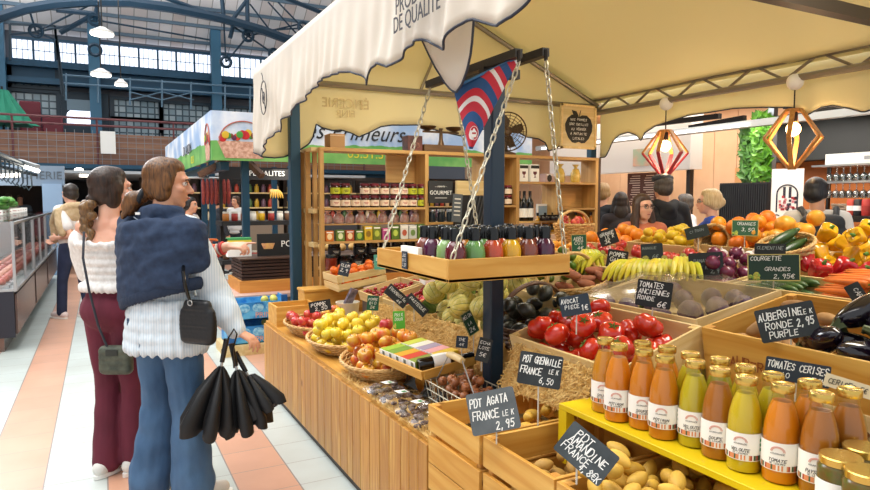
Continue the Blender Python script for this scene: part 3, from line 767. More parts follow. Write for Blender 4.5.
def sign(u, v, d, wpx, hpx, label, lines, roll=0, yaw=0, tilt=0, m=None, ink=None, stick=.09, frame=None, veg=None, plane=None, stick_at=0):
    """chalkboard price sign facing the passer-by: yaw turns it, roll leans it"""
    p = at(u, v, d=d) if plane is None else at(u, v, **plane); d = dist(p)
    w, h = wpx*d/640, hpx*d/640
    dirv = (p-CAM); az = math.atan2(dirv.x, dirv.y)
    t = thing('price_sign', label, 'sign', p, (PI/2-rad(tilt), 0, 0))
    t.rotation_mode = 'XYZ'
    M_ = MX.Rotation(-az-rad(yaw), 3, 'Z') @ MX.Rotation(PI/2-rad(tilt), 3, 'X') @ MX.Rotation(rad(roll), 3, 'Z')
    t.rotation_euler = M_.to_euler()
    o = MB(); r = min(w, h)*.06; pts = []
    for cx, cy, a0 in ((w/2-r, h/2-r, 0), (-w/2+r, h/2-r, 90), (-w/2+r, -h/2+r, 180), (w/2-r, -h/2+r, 270)):
        for a in (0, 45, 90): pts.append(V((cx+r*cos(rad(a0+a)), cy+r*sin(rad(a0+a)), -.003)))
    o.poly(pts, (0, 0, .003)); o.build('board', m or slate, t, smooth=False)
    if frame:
        f = MB(); e = w*.015+.001
        for lo, hi in (((-w/2, -h/2), (w/2, -h/2+e)), ((-w/2, h/2-e), (w/2, h/2)), ((-w/2, -h/2), (-w/2+e, h/2)), ((w/2-e, -h/2), (w/2, h/2))): f.box((*lo, 0), (*hi, .001))
        f.build('border', frame, t)
    s = MB()
    for (tx, cx, cy, tw, th_) in lines: strokes(s, tx, tw*w, (cx*w, cy*h, 0), th_*h)
    if s.v: s.build('lettering', ink or chalk, t, smooth=False)
    if veg:
        g = MB(); q = random.Random(5)
        for i in range(7): g.sphere((-w*.38+q.uniform(-.07, .09)*w, -h*.33+q.uniform(-.1, .1)*h, .001), (w*.05, h*.08, .0015), 8, 5)
        g.build('vegetable_print', mat('print_'+veg, veg, .6, col2='d9c04a', vscale=60), t)
    if stick:
        MB().tube([M_.inverted() @ V((0, 0, 0))+V((stick_at*w, -h*.42, -.004)), V((stick_at*w, -h*.42, -.004))+M_.inverted() @ V((0, 0, -stick))], .0025, 6).build('stake', mat('stake', 'c9c4b8', .5), t)
    return t
# ================================================================ GREENGROCER'S COUNTER AND STEPPED DISPLAY
CX = 1.115; ZT = .552
cn = thing('display_counter', 'low pine-boarded display counter along the aisle, covered with baskets and straw', 'counter', (CX, 3.4, 0))
yA, yB = -1.2, 1.65
q = random.Random(2); y = yA; planks = []
while y < yB:
    w = q.choice((.085, .11, .125, .14)); planks.append((y, min(y+w, yB))); y += w
f = MB()
for a, b in planks: f.box((0, a+.003, .05), (.018+q.uniform(0, .002), b-.003, ZT-.02))
m, nt, bb = newmat('counter_boards'); L = nt.links.new       # each board of its own shade, grain upright
tc = node(nt, 'ShaderNodeTexCoord'); sx = node(nt, 'ShaderNodeSeparateXYZ'); L(tc.outputs['Object'], sx.inputs[0])
ge = node(nt, 'ShaderNodeNewGeometry'); mp = node(nt, 'ShaderNodeMapping'); mp.inputs['Scale'].default_value = (1, 1, .06); L(tc.outputs['Object'], mp.inputs[0])
av = node(nt, 'ShaderNodeVectorMath', operation='ADD'); L(mp.outputs[0], av.inputs[0]); L(ge.outputs['Random Per Island'], av.inputs[1])
nz = node(nt, 'ShaderNodeTexNoise', Scale=26.0, Detail=5.0, Distortion=.8); L(av.outputs[0], nz.inputs[0])
c0 = ramp(nt, nz.outputs[0], [(.3, 'd6a650'), (.52, 'b98036'), (.7, 'ddb05c')])
iv = ramp(nt, ge.outputs['Random Per Island'], [(0, (.72, .69, .66)), (1, (1.0, 1.0, 1.0))])
c1 = mixc(nt, 1.0, c0, iv, 'MULTIPLY')
mp2 = node(nt, 'ShaderNodeMapping'); mp2.inputs['Scale'].default_value = (1, 1, .5); L(tc.outputs['Object'], mp2.inputs[0])
vo = node(nt, 'ShaderNodeTexVoronoi', Scale=7.0); L(mp2.outputs[0], vo.inputs['Vector'])
kf = ramp(nt, vo.outputs['Distance'], [(.05, (1, 1, 1)), (.11, (0, 0, 0))]); c1 = mixc(nt, kf, c1, lin('70431f')); L(c1, bb.inputs['Base Color']); bb.inputs['Roughness'].default_value = .45
f.build('front_boards', m, cn, bevel=.002)
MB().box((0.02, yA, 0), (.41, yB-.02, .05)).build('plinth', mat('plinth', '2b211b', .6), cn)
MB().box((.02, yB-.02, .05), (.41, yB, ZT-.02)).build('end_panel', pineX, cn)
MB().box((.018, yA, ZT-.02), (.41, yB, ZT)).build('top', pine, cn)
# stepped stand under the goods
for y0, y1, lb in ((.7, 4.9, 'from the melons to the aubergines'),):
    ds = thing('display_stand', 'stepped plywood stand under the produce crates, %s' % lb, 'stand', (1.63, y0, 0)); f = MB()
    for a, b, z in [(.0, .31, .585), (.31, .79, .70), (.79, 1.31, .92), (1.31, 1.85, 1.05)]: f.box((a, 0, 0), (b, y1-y0, z))
    f.build('steps', ply, ds)
# ---- far end chest
t = thing('wooden_chest', 'square pine box standing at the far end of the counter below the blue post', 'box', (1.45, 5.06, 0))
MB().box((0, 0, .02), (.5, .19, .75)).build('body', pineX, t); MB().box((-.008, -.008, .75), (.508, .198, .772)).build('lid', pineX, t, bevel=.003)
t = thing('wooden_box', 'small open pine box on the counter beside the red apples', 'box', (1.24, 4.86, ZT))
for lo, hi in (((-.1, -.13, 0), (.22, -.115, .15)), ((-.1, .115, 0), (.22, .13, .15)), ((-.1, -.115, 0), (-.085, .115, .15)), ((.205, -.115, 0), (.22, .115, .15)), ((-.085, -.115, 0), (.205, .115, .012))):
    MB().box(lo, hi).build('panel', pineX, t)
# ---- straw: loose wood wool over the slope and the counter edge
def strawmat(name, label, quad, n, seed, L_=.05, lift=.012):
    q = random.Random(seed); a, b, c, d = [V(p) for p in quad]; g = MB(); nr = (b-a).cross(d-a).normalized()
    if nr.z < 0: nr = -nr
    g.add([a, b, c, d], [(0, 1, 2, 3)])
    for _ in range(n):
        s, t_ = q.random(), q.random(); p = a.lerp(b, s).lerp(d.lerp(c, s), t_)+nr*q.uniform(.001, lift)
        w = q.uniform(0, 2*PI); e = ((b-a).normalized()*cos(w)+(d-a).normalized()*sin(w)); l = L_*q.uniform(.5, 1.2); bow = nr*q.uniform(0, .02)+e.cross(nr)*q.uniform(-.02, .02)
        sd = e.cross(nr)*.0016
        pts = [p-e*l/2, p+bow, p+e*l/2-nr*.004]
        g.add([pts[0]-sd, pts[0]+sd, pts[1]-sd, pts[1]+sd, pts[2]-sd, pts[2]+sd], [(0, 1, 3, 2), (2, 3, 5, 4)])
    o = g.build(name, straw, smooth=False); tag(o, label, 'straw', kind='stuff'); return o
strawmat('straw', 'golden straw bank rising behind the baskets below the melons', [(1.61, 2.53, .59), (1.60, 4.15, .57), (1.69, 4.15, .78), (1.72, 2.53, .84)], 3400, 3)
strawmat('straw', 'straw tucked under the beefsteak tomatoes beside the soup bottles', [(1.46, 1.7, .75), (1.46, 2.2, .72), (1.53, 2.2, .9), (1.53, 1.7, .9)], 800, 5)
strawmat('straw', 'thin straw strewn along the edge of the counter top', [(1.13, 2.2, ZT+.002), (1.13, 3.3, ZT+.002), (1.3, 3.3, ZT+.003), (1.3, 2.2, ZT+.003)], 900, 8, lift=.006)
# ================================================================ SHELF UNIT AT THE BACK
YS = 5.28; YSB = 5.52
def ps(u, v, y=YS): return at(u, v, y=y)
su = thing('shelf_unit', 'pine shelving at the back of the stall with jars, boxes and bottles', 'shelf', (1.7, YS, .0)); SO = V(su.location)
sh = wood('shelf_wood', 'cfa868', 'b58a4e', 0, scale=10, knots=False); shz = wood('shelf_wood_z', 'cfa868', 'b58a4e', 2, scale=10, knots=False)
ztop = ps(322, 147).z; xL, xR = ps(322, 147).x, ps(599, 152).x
def sbox(x0, x1, z0, z1, y0=YS, y1=YSB): return MB().box(V((x0, y0, z0))-SO, V((x1, y1, z1))-SO)
sbox(xL-.02, xR, ztop-.03, ztop).build('top_board', sh, su, bevel=.002)
for u in (322, 427, 486, 518, 597):
    x = ps(u, 180).x; sbox(x-.018, x+.018, .0, ztop-.03, YS, YSB if u != 322 else YS+.05).build('upright', shz, su)
sbox(xL-.018, xL+.018, 0, ztop-.03, YSB-.04, YSB).build('upright', shz, su)
x = ps(311, 180).x
zj = ps(340, 207.5).z; zb_ = ps(345, 241).z; zd = ps(345, 268).z
def shelf(u0, u1, z): sbox(ps(u0, 180).x+.02, ps(u1, 180).x-.02, z-.022, z-.0015).build('shelf', sh, su)
shelf(322, 427, zj); shelf(322, 427, zb_); shelf(322, 427, zd); shelf(322, 427, .45)
zr1, zr2, zr3 = ps(560, 182).z, ps(560, 208).z, ps(560, 232).z
shelf(518, 597, zr1); shelf(518, 597, zr3); shelf(427, 486, ps(450, 222).z); shelf(427, 486, .6); shelf(486, 518, ps(505, 205).z); shelf(518, 597, .7)
x0, x1 = ps(557, 200).x, ps(596, 200).x; sbox(x0, x1, zr2-.02, zr2-.0015).build('shelf', sh, su)
x = ps(557, 200).x; sbox(x-.012, x+.012, zr3, zr1-.022).build('divider', shz, su)
sbox(ps(396, 160).x, ps(426, 160).x, ps(410, 182).z, ztop-.03, YSB-.02, YSB).build('back_panel', sh, su)
sbox(ps(557, 160).x, xR-.03, zr3, zr1-.022, YSB-.02, YSB).build('back_panel', sh, su)
sbox(ps(486, 160).x, ps(518, 160).x, zr3, ztop-.03, YSB-.02, YSB).build('back_panel', sh, su)
sbox(xR-.0, xR+.03, 0, ztop, YS, YSB).build('side_panel', mat('side_brown', '4b3523', .5), su)
# left open end: two more slim posts tied to the front post
e = thing('end_frame', 'open pine end frame left of the jar shelves, behind the blue post', 'frame', (xL-.02, YS+.1, 0))
for i, (dx, dy) in enumerate(((-.05, .26), (-.045, .12))): MB().box((dx-.022, dy-.022, 0), (dx+.022, dy+.022, ztop-.02)).build('post', shz, e)
MB().box((-.06, -.05, ztop-.03), (.0, .28, ztop)).build('top_rail', pale, e); MB().box((-.05, -.05, zj-.05), (-.01, .27, zj-.01)).build('rail', pale, e); MB().box((-.05, -.05, zb_-.05), (-.01, .27, zb_-.01)).build('rail', pale, e)
# ---- jars with dark red lids, two high
def jar(name, label, r, h, body, lid, lab, lettr=None, cat='jar', group=None, lidh=.2):
    t = thing(name, label, cat, group=group)
    MB().lathe([(r*.9, 0), (r, .006), (r, h*(1-lidh)-.008), (r*.85, h*(1-lidh))], 18).build('jar_body', body, t)
    MB().lathe([(r*.93, h*(1-lidh)), (r*.95, h*.98), (r*.9, h)], 18).build('lid', lid, t)
    if lab:
        g = MB(); n = 14; a0, a1 = -PI*.97, -PI*.03
        rows = [[(cos(a0+(a1-a0)*i/n)*(r+.0012), sin(a0+(a1-a0)*i/n)*(r+.0012), z) for i in range(n+1)] for z in (h*.12, h*.62)]
        g.grid(rows); lo = g.build('paper_label', lab, t)
        if lettr:
            g = MB()
            for z, ww in ((h*.42, .5), (h*.3, .35)):
                g.grid([[(cos(-PI/2+ww*(i/6-.5)*2)*(r+.002), sin(-PI/2+ww*(i/6-.5)*2)*(r+.002), z+dz) for i in range(7)] for dz in (-h*.025, h*.025)])
            g.build('print', lettr, lo)
    return t
lidr = mat('lid_red', '6d1f2c', .35, rv=.3); jamd = mat('jam_dark', '3a1512', .15, rv=.3); labb = mat('label_beige', 'e6d3bd', .7); laby = mat('label_lime', 'b9c02a', .6); inkd = mat('ink', '2b2724', .7); inkr = mat('ink_red', 'a5342c', .7)
pA = jar('jam_jar', '', .044, .105, jamd, lidr, labb, inkr); pB = jar('jam_jar', '', .044, .105, jamd, lidr, laby, inkd)
usedA = usedB = False
lowj = [(334.7, 0), (345, 0), (355, 0), (364.5, 0), (374, 0), (384, 0), (394, 0), (403.5, 0), (412, 0), (421.5, 1)]
upj = [(335, 1), (345, 1), (364.5, 0), (374, 0), (384, 0), (394, 0), (403, 0), (412, 1), (421.5, 1)]
for row, z, nm in ((lowj, zj, 'lower'), (upj, zj+.106, 'upper')):
    for i, (u, kd) in enumerate(row):
        p = ps(u, 200, YS+.08); l = (p.x, YS+.075, z)
        lab = 'jam jar with %s label and red lid, %s row of the jar shelf' % (('lime' if kd else 'beige'), nm)
        g = 'jam jars on the left shelf, %s %s row' % ('lime' if kd else 'beige', nm)
        if kd: o = pB if not usedB else dup(pB); usedB = True
        else: o = pA if not usedA else dup(pA); usedA = True
        o.location = l; o['label'] = lab; o['group'] = g
# ---- pink and cream sweet bags hanging in the row below, then bright cartons
def bag(loc, w, h, m, label, cat='bag', group=None, name='sweet_bag', d=.05, knot=True):
    t = thing(name, label, cat, loc, group=group)
    MB().lathe([(w*.42, 0), (w*.5, h*.15), (w*.48, h*.5), (w*.3, h*.74), (w*.12, h*.8)], 16, MX.Diagonal((1, d*2/w, 1, 1)), lambda r, z, a: (r*(1+.06*cos(5*a+z*60)), z)).build('pouch', m, t)
    MB().lathe([(w*.1, h*.78), (w*.2, h*.92), (w*.34, h)], 14, MX.Diagonal((1, d*2/w, 1, 1)), lambda r, z, a: (r*(1+.25*cos(6*a)), z)).build('gathered_top', m, t); return t
cel = mat('cello', 'e9d9cf', .25, col2='d99a92', vscale=45, rv=.1)
b0 = None
for i, u in enumerate((328, 339, 350, 361, 372, 383, 394, 405, 416)):
    p = ps(u, 222, YS+.1); l = (p.x, YS+.1, zb_+.17)
    pass
z2 = ps(345, 224).z
sbox(ps(324, 180).x, ps(426, 180).x, z2-.012, z2-.0015, YS+.07, YSB).build('shelf', sh, su)
for i, u in enumerate((328, 339, 350, 361, 372, 383, 394, 405, 416)):
    p = ps(u, 215, YS+.16); l = (p.x, YS+.17, z2)
    if b0 is None: b0 = bag(l, .085, .112, cel, 'small gathered cellophane bag of pink sweets on the middle shelf', group='sweet bags on the middle shelf')
    else: dup(b0, l, (0, 0, i*1.3))
def carton(name, label, loc, size, m, m2, group=None, cat='box'):
    t = thing(name, label, cat, loc, group=group); w, d_, h = size
    MB().box((-w/2, 0, 0), (w/2, d_, h)).build('carton', m, t, bevel=.002)
    MB().lathe([(w*.3, -.001), (w*.3, .0005)], 12, MX.Translation((0, -.001, h*.45)) @ MX.Rotation(PI/2, 4, 'X') @ MX.Diagonal((1, 1.25, 1, 1))).build('printed_oval', m2, t)
    MB().box((-w*.38, -.0012, h*.8), (w*.38, 0, h*.9)).build('printed_band', white if m2 is not white else inkd, t); return t
cols = {'orange': 'c9701f', 'green': '5f7f2c', 'rust': 'b3572a', 'yellow': 'cfae22', 'dark green': '476a26', 'pink': 'c04f8c', 'olive': '6c7a24', 'white': 'd9d7cf', 'grey white': 'c2c6c4', 'moss green': '53701f'}
for u, h, c, m2 in ((330, 11, 'orange', 'f0d9a8'), (341, 11.5, 'green', 'd7e0b0'), (350.5, 11, 'rust', 'f0d9a8'), (360, 11, 'dark green', '9fc04c'), (369, 15, 'yellow', '8c6d1a'), (377.5, 15, 'olive', 'b5c24a'), (387, 12, 'pink', '7d2c62'), (396, 15, 'moss green', 'b9cc54'), (405, 15, 'white', 'b5543a'), (413.5, 14.5, 'grey white', '6c8a4c'), (422, 15, 'green', '87a83c')):
    p = ps(u, 235); mm = mat('carton_'+c.replace(' ', '_'), cols[c], .5)
    w = 8.6*dist(p)/640
    carton('tea_carton', '%s carton with an oval print on the carton shelf%s' % (c, ' at its far right end' if u == 422 else ' beside the orange one' if u == 341 else ''), (p.x, YS+.01, zb_), (w, .06, h*dist(p)/640*.95), mm, mat('carton_print_'+m2, m2, .5))
# ---- black-lidded preserve jars on the low shelf
blk = mat('dark_preserve', '1f1512', .12, rv=.3); silv = mat('silver_print', 'c9c9c2', .5); blab = mat('label_black', '17171a', .6); redp = mat('red_preserve', '6b2115', .12)
pj = None
for r_, zz in ((0, zd), (1, zd+.102)):
    for i in range(8):
        if r_ == 1 and i in (1, 7): continue
        p = ps(331+i*12.6+r_*4, 255, YS+.1); l = (p.x, YS+.1+.02*r_, zz)
        nm = 'lower' if r_ == 0 else 'upper'; lb = 'black-labelled preserve jar in the %s row under the cartons' % nm
        if pj is None: pj = jar('preserve_jar', lb, .056, .1, blk, blackg, blab, silv); pj.location = l; pj['group'] = 'preserve jars, lower row'
        else: dup(pj, l, None, lb, 'preserve jars, %s row' % nm)
p = ps(330, 262); o = jar('preserve_jar', 'tall jar of red preserve at the left end of the low shelf', .05, .15, redp, blackg, None); o.location = (p.x-.01, YS-.06, zd-.02)
# ---- goods in the middle and right bays
t = thing('gourmet_sign', 'dark board sign with white lettering GOURMET in the middle of the shelving', 'sign', ps(440.5, 192, YS-.02))
p = ps(440.5, 192, YS-.02); w, h = 27*dist(p)/640, 22*dist(p)/640
MB().cbox((0, 0, 0), (w, .02, h)).build('board', mat('sign_dark', '2a2c2e', .6), t, bevel=.002)
text('GOURMET', .052, chalk, t, (0, -.0108, -.008), (PI/2, 0, 0), .001, sx=.95); text('— L\'ADRESSE —', .018, chalk, t, (0, -.0108, .05), (PI/2, 0, 0), .001)
MB().cbox((0, -.0108, -.055), (w*.5, .001, .004)).build('line', chalk, t)
dj = mat('dark_jar', '23303a', .1, rv=.2); zg = ps(450, 222).z; o = None
for i in range(5):
    p = ps(432+i*9, 215, YS+.08); l = (p.x, YS+.08, zg); lb = 'slim dark glass bottle below the gourmet sign'
    if o is None: o = jar('dark_bottle', lb, .036, .12, dj, steel, None, cat='bottle'); o.location = l; o['group'] = 'dark bottles below the gourmet sign'
    else: dup(o, l)
p = ps(470, 188, YS-.02); tag(MB().cbox((0, 0, 0), (32*dist(p)/640, .03, 14*dist(p)/640)).build('wooden_board', paleX, loc=p), 'blank pale wooden board beside the gourmet sign', 'board')
p = ps(491, 180, YS-.3); t = thing('black_box', 'black gift box with a pale oval label hanging left of the wine bottles', 'box', p)
s_ = dist(p)/640; MB().cbox((0, 0, 0), (14*s_, .05, 22*s_)).build('carton', blackg, t, bevel=.002); MB().lathe([(3.4*s_, 0), (3.4*s_, .001)], 16, MX.Translation((0, -.026, 0)) @ MX.Rotation(PI/2, 4, 'X') @ MX.Diagonal((1, 1.5, 1, 1))).build('oval_label', labb, t)
# black wire wine rack leaning, with a grey printed card
p = ps(472, 236, YS-.35); t = thing('display_rack', 'black slatted display rack standing behind the juice bottles', 'rack', (p.x, p.y, p.z-.5)); s_ = dist(p)/640
MB().box((-.16, .02, 0), (.2, .06, .86)).build('back_plate', black, t)
for i in range(9): MB().bar((-.12+i*.035, 0, .5), (-.03+i*.035, -.02, .5+40*s_), .008).build('slat', mat('rack_slat', '33363a', .4), t)
p = ps(457, 208, YS-.5); t = thing('price_list', 'tall grey price list card leaning on the black rack', 'card', p); s_ = dist(p)/640
MB().cbox((0, 0, 0), (11*s_, .006, 28*s_)).build('card', mat('card_grey', '4b535a', .7), t, loc=(0, 0, 0), rot=(0, rad(4), 0))
g = MB()
for i in range(5): g.cbox((0, -.004, (9-i*4)*s_), (7*s_, .002, 1.3*s_))
g.build('printed_lines', silv, t, rot=(0, rad(4), 0))
# right bay
cup = mat('cup_print', '5c1d24', .5)
for i, u in enumerate((524, 535)):
    p = ps(u, 175, YS+.02); s_ = dist(p)/640; t = thing('coffee_box', 'white carton printed with a dark goblet, the %s of two on the top right shelf' % ('left' if i == 0 else 'right'), 'box', (p.x, YS+.02, zr1))
    MB().box((-5.2*s_, 0, 0), (5.2*s_, .12, 17*s_)).build('carton', white, t, bevel=.002)
    MB().lathe([(1.6*s_, 0), (.5*s_, 1*s_), (.5*s_, 2.5*s_), (2.2*s_, 4*s_), (2.2*s_, 6*s_)], 10, MX.Translation((0, -.001, 4*s_)) @ MX.Diagonal((1, .1, 1, 1))).build('goblet_print', cup, t)
    MB().box((-5*s_, -.0015, 13*s_), (5*s_, -.0005, 16*s_)).build('printed_band', inkd, t)
p = ps(549, 175, YS+.05); t = carton('tea_carton', 'small pinkish carton next to the goblet cartons', (p.x, YS+.04, zr1), (.1, .1, .085), mat('carton_blush', 'b99a94', .5), inkd)
bagy = mat('pasta_bag', 'c9a53a', .3, col2='d8be6a', vscale=30)
for i, u in enumerate((560, 575.5)):
    p = ps(u, 175, YS+.1); bag((p.x, YS+.1, zr1), .11, .19, bagy, 'yellow bag with pale label on the top right shelf, %s' % ('next to the cartons' if i == 0 else 'at the corner'), name='pasta_bag')
def wine(loc, label, m, lab, group=None, h=.3, r=.037, name='wine_bottle', cap=blackg):
    t = thing(name, label, 'bottle', loc, group=group)
    MB().lathe([(r*.9, 0), (r, .008), (r, h*.6), (r*.8, h*.68), (r*.38, h*.77), (r*.36, h*.93)], 16).build('bottle_body', m, t)
    MB().lathe([(r*.4, h*.84), (r*.42, h), (r*.3, h+.002)], 12).build('capsule', cap, t)
    g = MB(); g.grid([[(cos(a)*(r+.001), sin(a)*(r+.001), z) for a in [-PI*.95+PI*.9*i/10 for i in range(11)]] for z in (h*.12, h*.42)]); g.build('paper_label', lab, t); return t
wd = mat('wine_glass', '10120f', .08); zw = ps(525, 221).z
sbox(ps(518, 180).x+.02, ps(557, 180).x, zw-.02, zw-.0015).build('shelf', sh, su)
w0 = wine((ps(521, 200).x+.02, YS+.06, zw), 'dark wine bottle with white label, first of three in the right bay', wd, white, 'wine bottles')
dup(w0, (ps(527, 200).x+.01, YS+.06, zw), label='dark wine bottle with white label, middle of three in the right bay'); dup(w0, (ps(533.5, 200).x, YS+.06, zw), label='dark wine bottle with white label, last of three in the right bay')
p = ps(545, 205, YS+.15); t = thing('framed_card', 'small framed grey card behind the wine bottles', 'frame', (p.x, YS+.15, zw)); MB().box((-.1, 0, 0), (.08, .02, .17)).build('frame_edge', white, t); MB().box((-.085, -.002, .02), (.065, 0, .15)).build('card', mat('pale_blue_card', '8ea3b5', .5), t)
o = None
for i in range(6):
    p = ps(540+i*4.6, 218, YS+.02); l = (p.x, YS-.04+.03*(i % 2), zw-.0)
    if i < 4:
        if o is None: o = jar('dark_jar', 'squat black-lidded jar beside the wine bottles', .045, .06, blk, blackg, None, group='squat jars beside the wine'); o.location = l
        else: dup(o, l)
ol = mat('oil_amber', 'b57a1c', .1, rv=.2, rh=.02); w0 = None
for i in range(8):
    p = ps(538+i*7.6, 228, YS+.05); l = (p.x, YS+.06, zr3)
    if w0 is None: w0 = wine(l, 'amber bottle with black cap in the low row of the right bay', ol, mat('label_dark', '2a2520', .6), 'amber bottles in the right bay', h=.2, r=.034, name='oil_bottle')
    else: dup(w0, l)
pt = None
for i in range(2):
    p = ps(508, 200 if i else 188, YS+.06); zz = ps(505, 205).z+i*.1
    if pt is None: pt = jar('jam_jar', 'small dark jar stacked beside the post, lower of two', .04, .095, jamd, lidr, labb, None); pt.location = (p.x, YS+.06, zz)
    else: dup(pt, (p.x, YS+.06, zz), None, 'small dark jar stacked beside the post, upper of two')
# ---- on top of the shelving
def top(u): return V((ps(u, 147).x, YS+.12, ztop+.001))
p = top(340); s_ = dist(p)/640
t = thing('cardboard_box', 'plain cardboard box on top of the shelving at the left', 'box', p); MB().box((-7.5*s_, -.06, 0), (7.5*s_, .1, 14*s_)).build('carton', mat('cardboard', 'b08a5e', .8), t); MB().box((-7.5*s_, -.062, 12*s_), (7.5*s_, -.058, 12.4*s_)).build('tape', labb, t)
p = top(418); t = thing('chocolate_box', 'dark brown picture box on top of the shelving', 'box', p); MB().box((-8.5*s_, -.06, 0), (8.5*s_, .06, 16*s_)).build('carton', mat('choc', '3d211c', .5, col2='6a3a33', vscale=12), t); g = MB().sphere((2*s_, -.062, 6*s_), (4*s_, .003, 3*s_)); g.build('picture', mat('choc_print', '8a5a4c', .5, col2='4a2a22', vscale=40), t)
p = top(447); s_ = dist(p)/640; t = thing('balance_scale', 'old bronze balance scale on a wooden base on top of the shelving', 'scale', p)
MB().box((-22*s_, -.07, 0), (22*s_, .1, 7*s_)).build('base', wood('dark_base', '7a5a38', '5c4226', 0, knots=False), t)
MB().lathe([(.035, 0), (.02, .05), (.015, .14), (.022, .16)], 12, MX.Translation((0, 0, 7*s_))).build('column', bronze, t)
MB().bar((-20*s_, 0, 20*s_), (20*s_, 0, 20*s_), .018).build('beam', bronze, t)
for s in (-1, 1): MB().lathe([(.02, .0), (.07, .02), (.085, .04), (.08, .042), (.02, .01)], 18, MX.Translation((s*15*s_, 0, 21*s_))).build('pan', bronze, t)
# fan
p = top(513); s_ = dist(p)/640; t = thing('table_fan', 'round bronze table fan on top of the shelving behind the post', 'fan', p)
zc_ = 23*s_; R_ = 19*s_
MB().lathe([(.1, 0), (.1, .02), (.03, .04), (.015, .06), (.015, zc_-.05)], 18).build('stand', bronze, t)
g = MB(); rx = MX.Translation((0, -.02, zc_)) @ MX.Rotation(rad(-25), 4, 'Z') @ MX.Rotation(PI/2, 4, 'X')
for k in range(6):
    rr = R_*(k+1)/6; g.tube([rx @ V((rr*cos(a), rr*sin(a), .05*(1-(rr/R_)**2))) for a in [2*PI*i/32 for i in range(32)]], .003 if k < 5 else .007, 5, closed=True)
for k in range(18):
    a = 2*PI*k/18; g.tube([rx @ V((R_*s*cos(a), R_*s*sin(a), .05*(1-s*s))) for s in (.1, .4, .7, 1)], .0022, 4)
for k in range(18):
    a = 2*PI*k/18; g.tube([rx @ V((R_*s*cos(a), R_*s*sin(a), -.05*(1-s*s))) for s in (.1, .4, .7, 1)], .0022, 4)
g.build('guard', bronze, t)
for k in range(4):
    a = PI/2*k+.3; ca = MX.Rotation(a, 4, 'Z'); g = MB(); g.poly([rx @ ca @ V(q_) for q_ in ((.02, -.01, 0), (R_*.5, -R_*.28, .012), (R_*.85, -R_*.15, .012), (R_*.85, R_*.2, -.012), (R_*.4, R_*.18, -.006), (.02, .012, 0))], rx.to_3x3() @ V((0, 0, .003))); g.build('blade', mat('fan_blade', '4a3a2a', .3, .6), t)
MB().tube([rx @ V((0, 0, -.12)), rx @ V((0, 0, .03))], .045, 14).build('motor', bronze, t)
# framed apple-shaped chalkboard
p = at(578, 127, y=YS+.06); s_ = dist(p)/640; t = thing('apple_board', 'pale wooden panel with a black apple-shaped chalkboard on top of the shelving', 'sign', p)
MB().cbox((0, 0, 0), (44*s_, .02, 43*s_)).build('panel', wood('panel_pale', 'd9c79a', 'c4ad78', 0, knots=False), t)
f = MB()
for lo, hi in (((-22, -21.5), (22, -19.5)), ((-22, 19.5), (22, 21.5)), ((-22, -21.5), (-20, 21.5)), ((20, -21.5), (22, 21.5))): f.box((lo[0]*s_, -.02, lo[1]*s_), (hi[0]*s_, -.01, hi[1]*s_))
f.build('frame', pale, t)
ap = [(0, 9.5), (-4, 11.5), (-9, 11.5), (-14, 8), (-17, 2), (-16.5, -4), (-13, -11), (-8, -15.5), (-4, -16), (0, -14.8), (4, -16), (8, -15.5), (13, -11), (17, -4), (17.5, 2), (15, 8), (10, 11.5), (4, 11.5)]
apl = MB(); apl.poly([V((x*s_*1.0, -.0125, z*s_)) for x, z in ap], (0, .002, 0)); apl.poly([V((x*s_, -.0125, z*s_)) for x, z in ((0, 10), (-3, 15), (-9, 16), (-7, 11.5))], (0, .002, 0)); apl.bar((0, -.0115, 9*s_), (2*s_, -.0115, 16*s_), .012, .003); apl.build('chalkboard', black, t, smooth=False)
g = MB(); rt = MX.Translation((0, -.0128, 0)) @ MX.Rotation(PI/2, 4, 'X')
for i, tx in enumerate(('NOS POMMES', 'SONT CUEILLIES', 'AU VERGER', 'A MATURITE', 'LOCALES')): strokes(g, tx, 24*s_, (0, (7-i*4.6)*s_, 0), 2.2*s_)
g.v = [tuple(rt @ V(q_)) for q_ in g.v]; g.build('lettering', chalk, t, smooth=False)
# ================================================================ HANGING TRAY
tz = 1.222; ty0, ty1, tx0, tx1 = 2.1, 2.8, 1.155, 1.735
t = thing('hanging_tray', 'long pine tray of juice bottles hanging on chains from the post arms', 'tray', ((tx0+tx1)/2, (ty0+ty1)/2, tz-.035)); TL = V(t.location)
hx, hy = (tx1-tx0)/2, (ty1-ty0)/2
MB().box((-hx, -hy, 0), (hx, hy, .012)).build('base', pine, t)
for s in (-1, 1): MB().box((-hx, s*hy-(.016 if s > 0 else 0), .0), (hx, s*hy+(0 if s > 0 else .016), .088)).build('long_side', pineX, t, bevel=.002)
for s in (-1, 1): MB().box((s*hx-(.016 if s > 0 else 0), -hy+.016, .0), (s*hx+(0 if s > 0 else .016), hy-.016, .088)).build('short_side', pine, t, bevel=.002)
arms = thing('chain_bracket', 'two black iron arms on the dark post that carry the tray chains', 'bracket', (P1.x, P1.y, 2.09)); AO = V(arms.location)
aL, aR = at(519, 53, y=2.13), at(546, 52, y=2.15)
for a in (aL, aR):
    MB().bar(a-AO, V((a.x, 2.92, a.z))-AO, .034, .034).build('arm', iron, arms)
    MB().tube([a-AO+V((0, 0, .01)), a-AO-V((0, 0, .035))], .008, 6).build('hook', iron, arms)
MB().bar(V((aL.x-.02, P1.y-.06, aL.z-.03))-AO, V((aR.x+.02, P1.y-.06, aL.z-.03))-AO, .04).build('cross_bar', iron, arms)
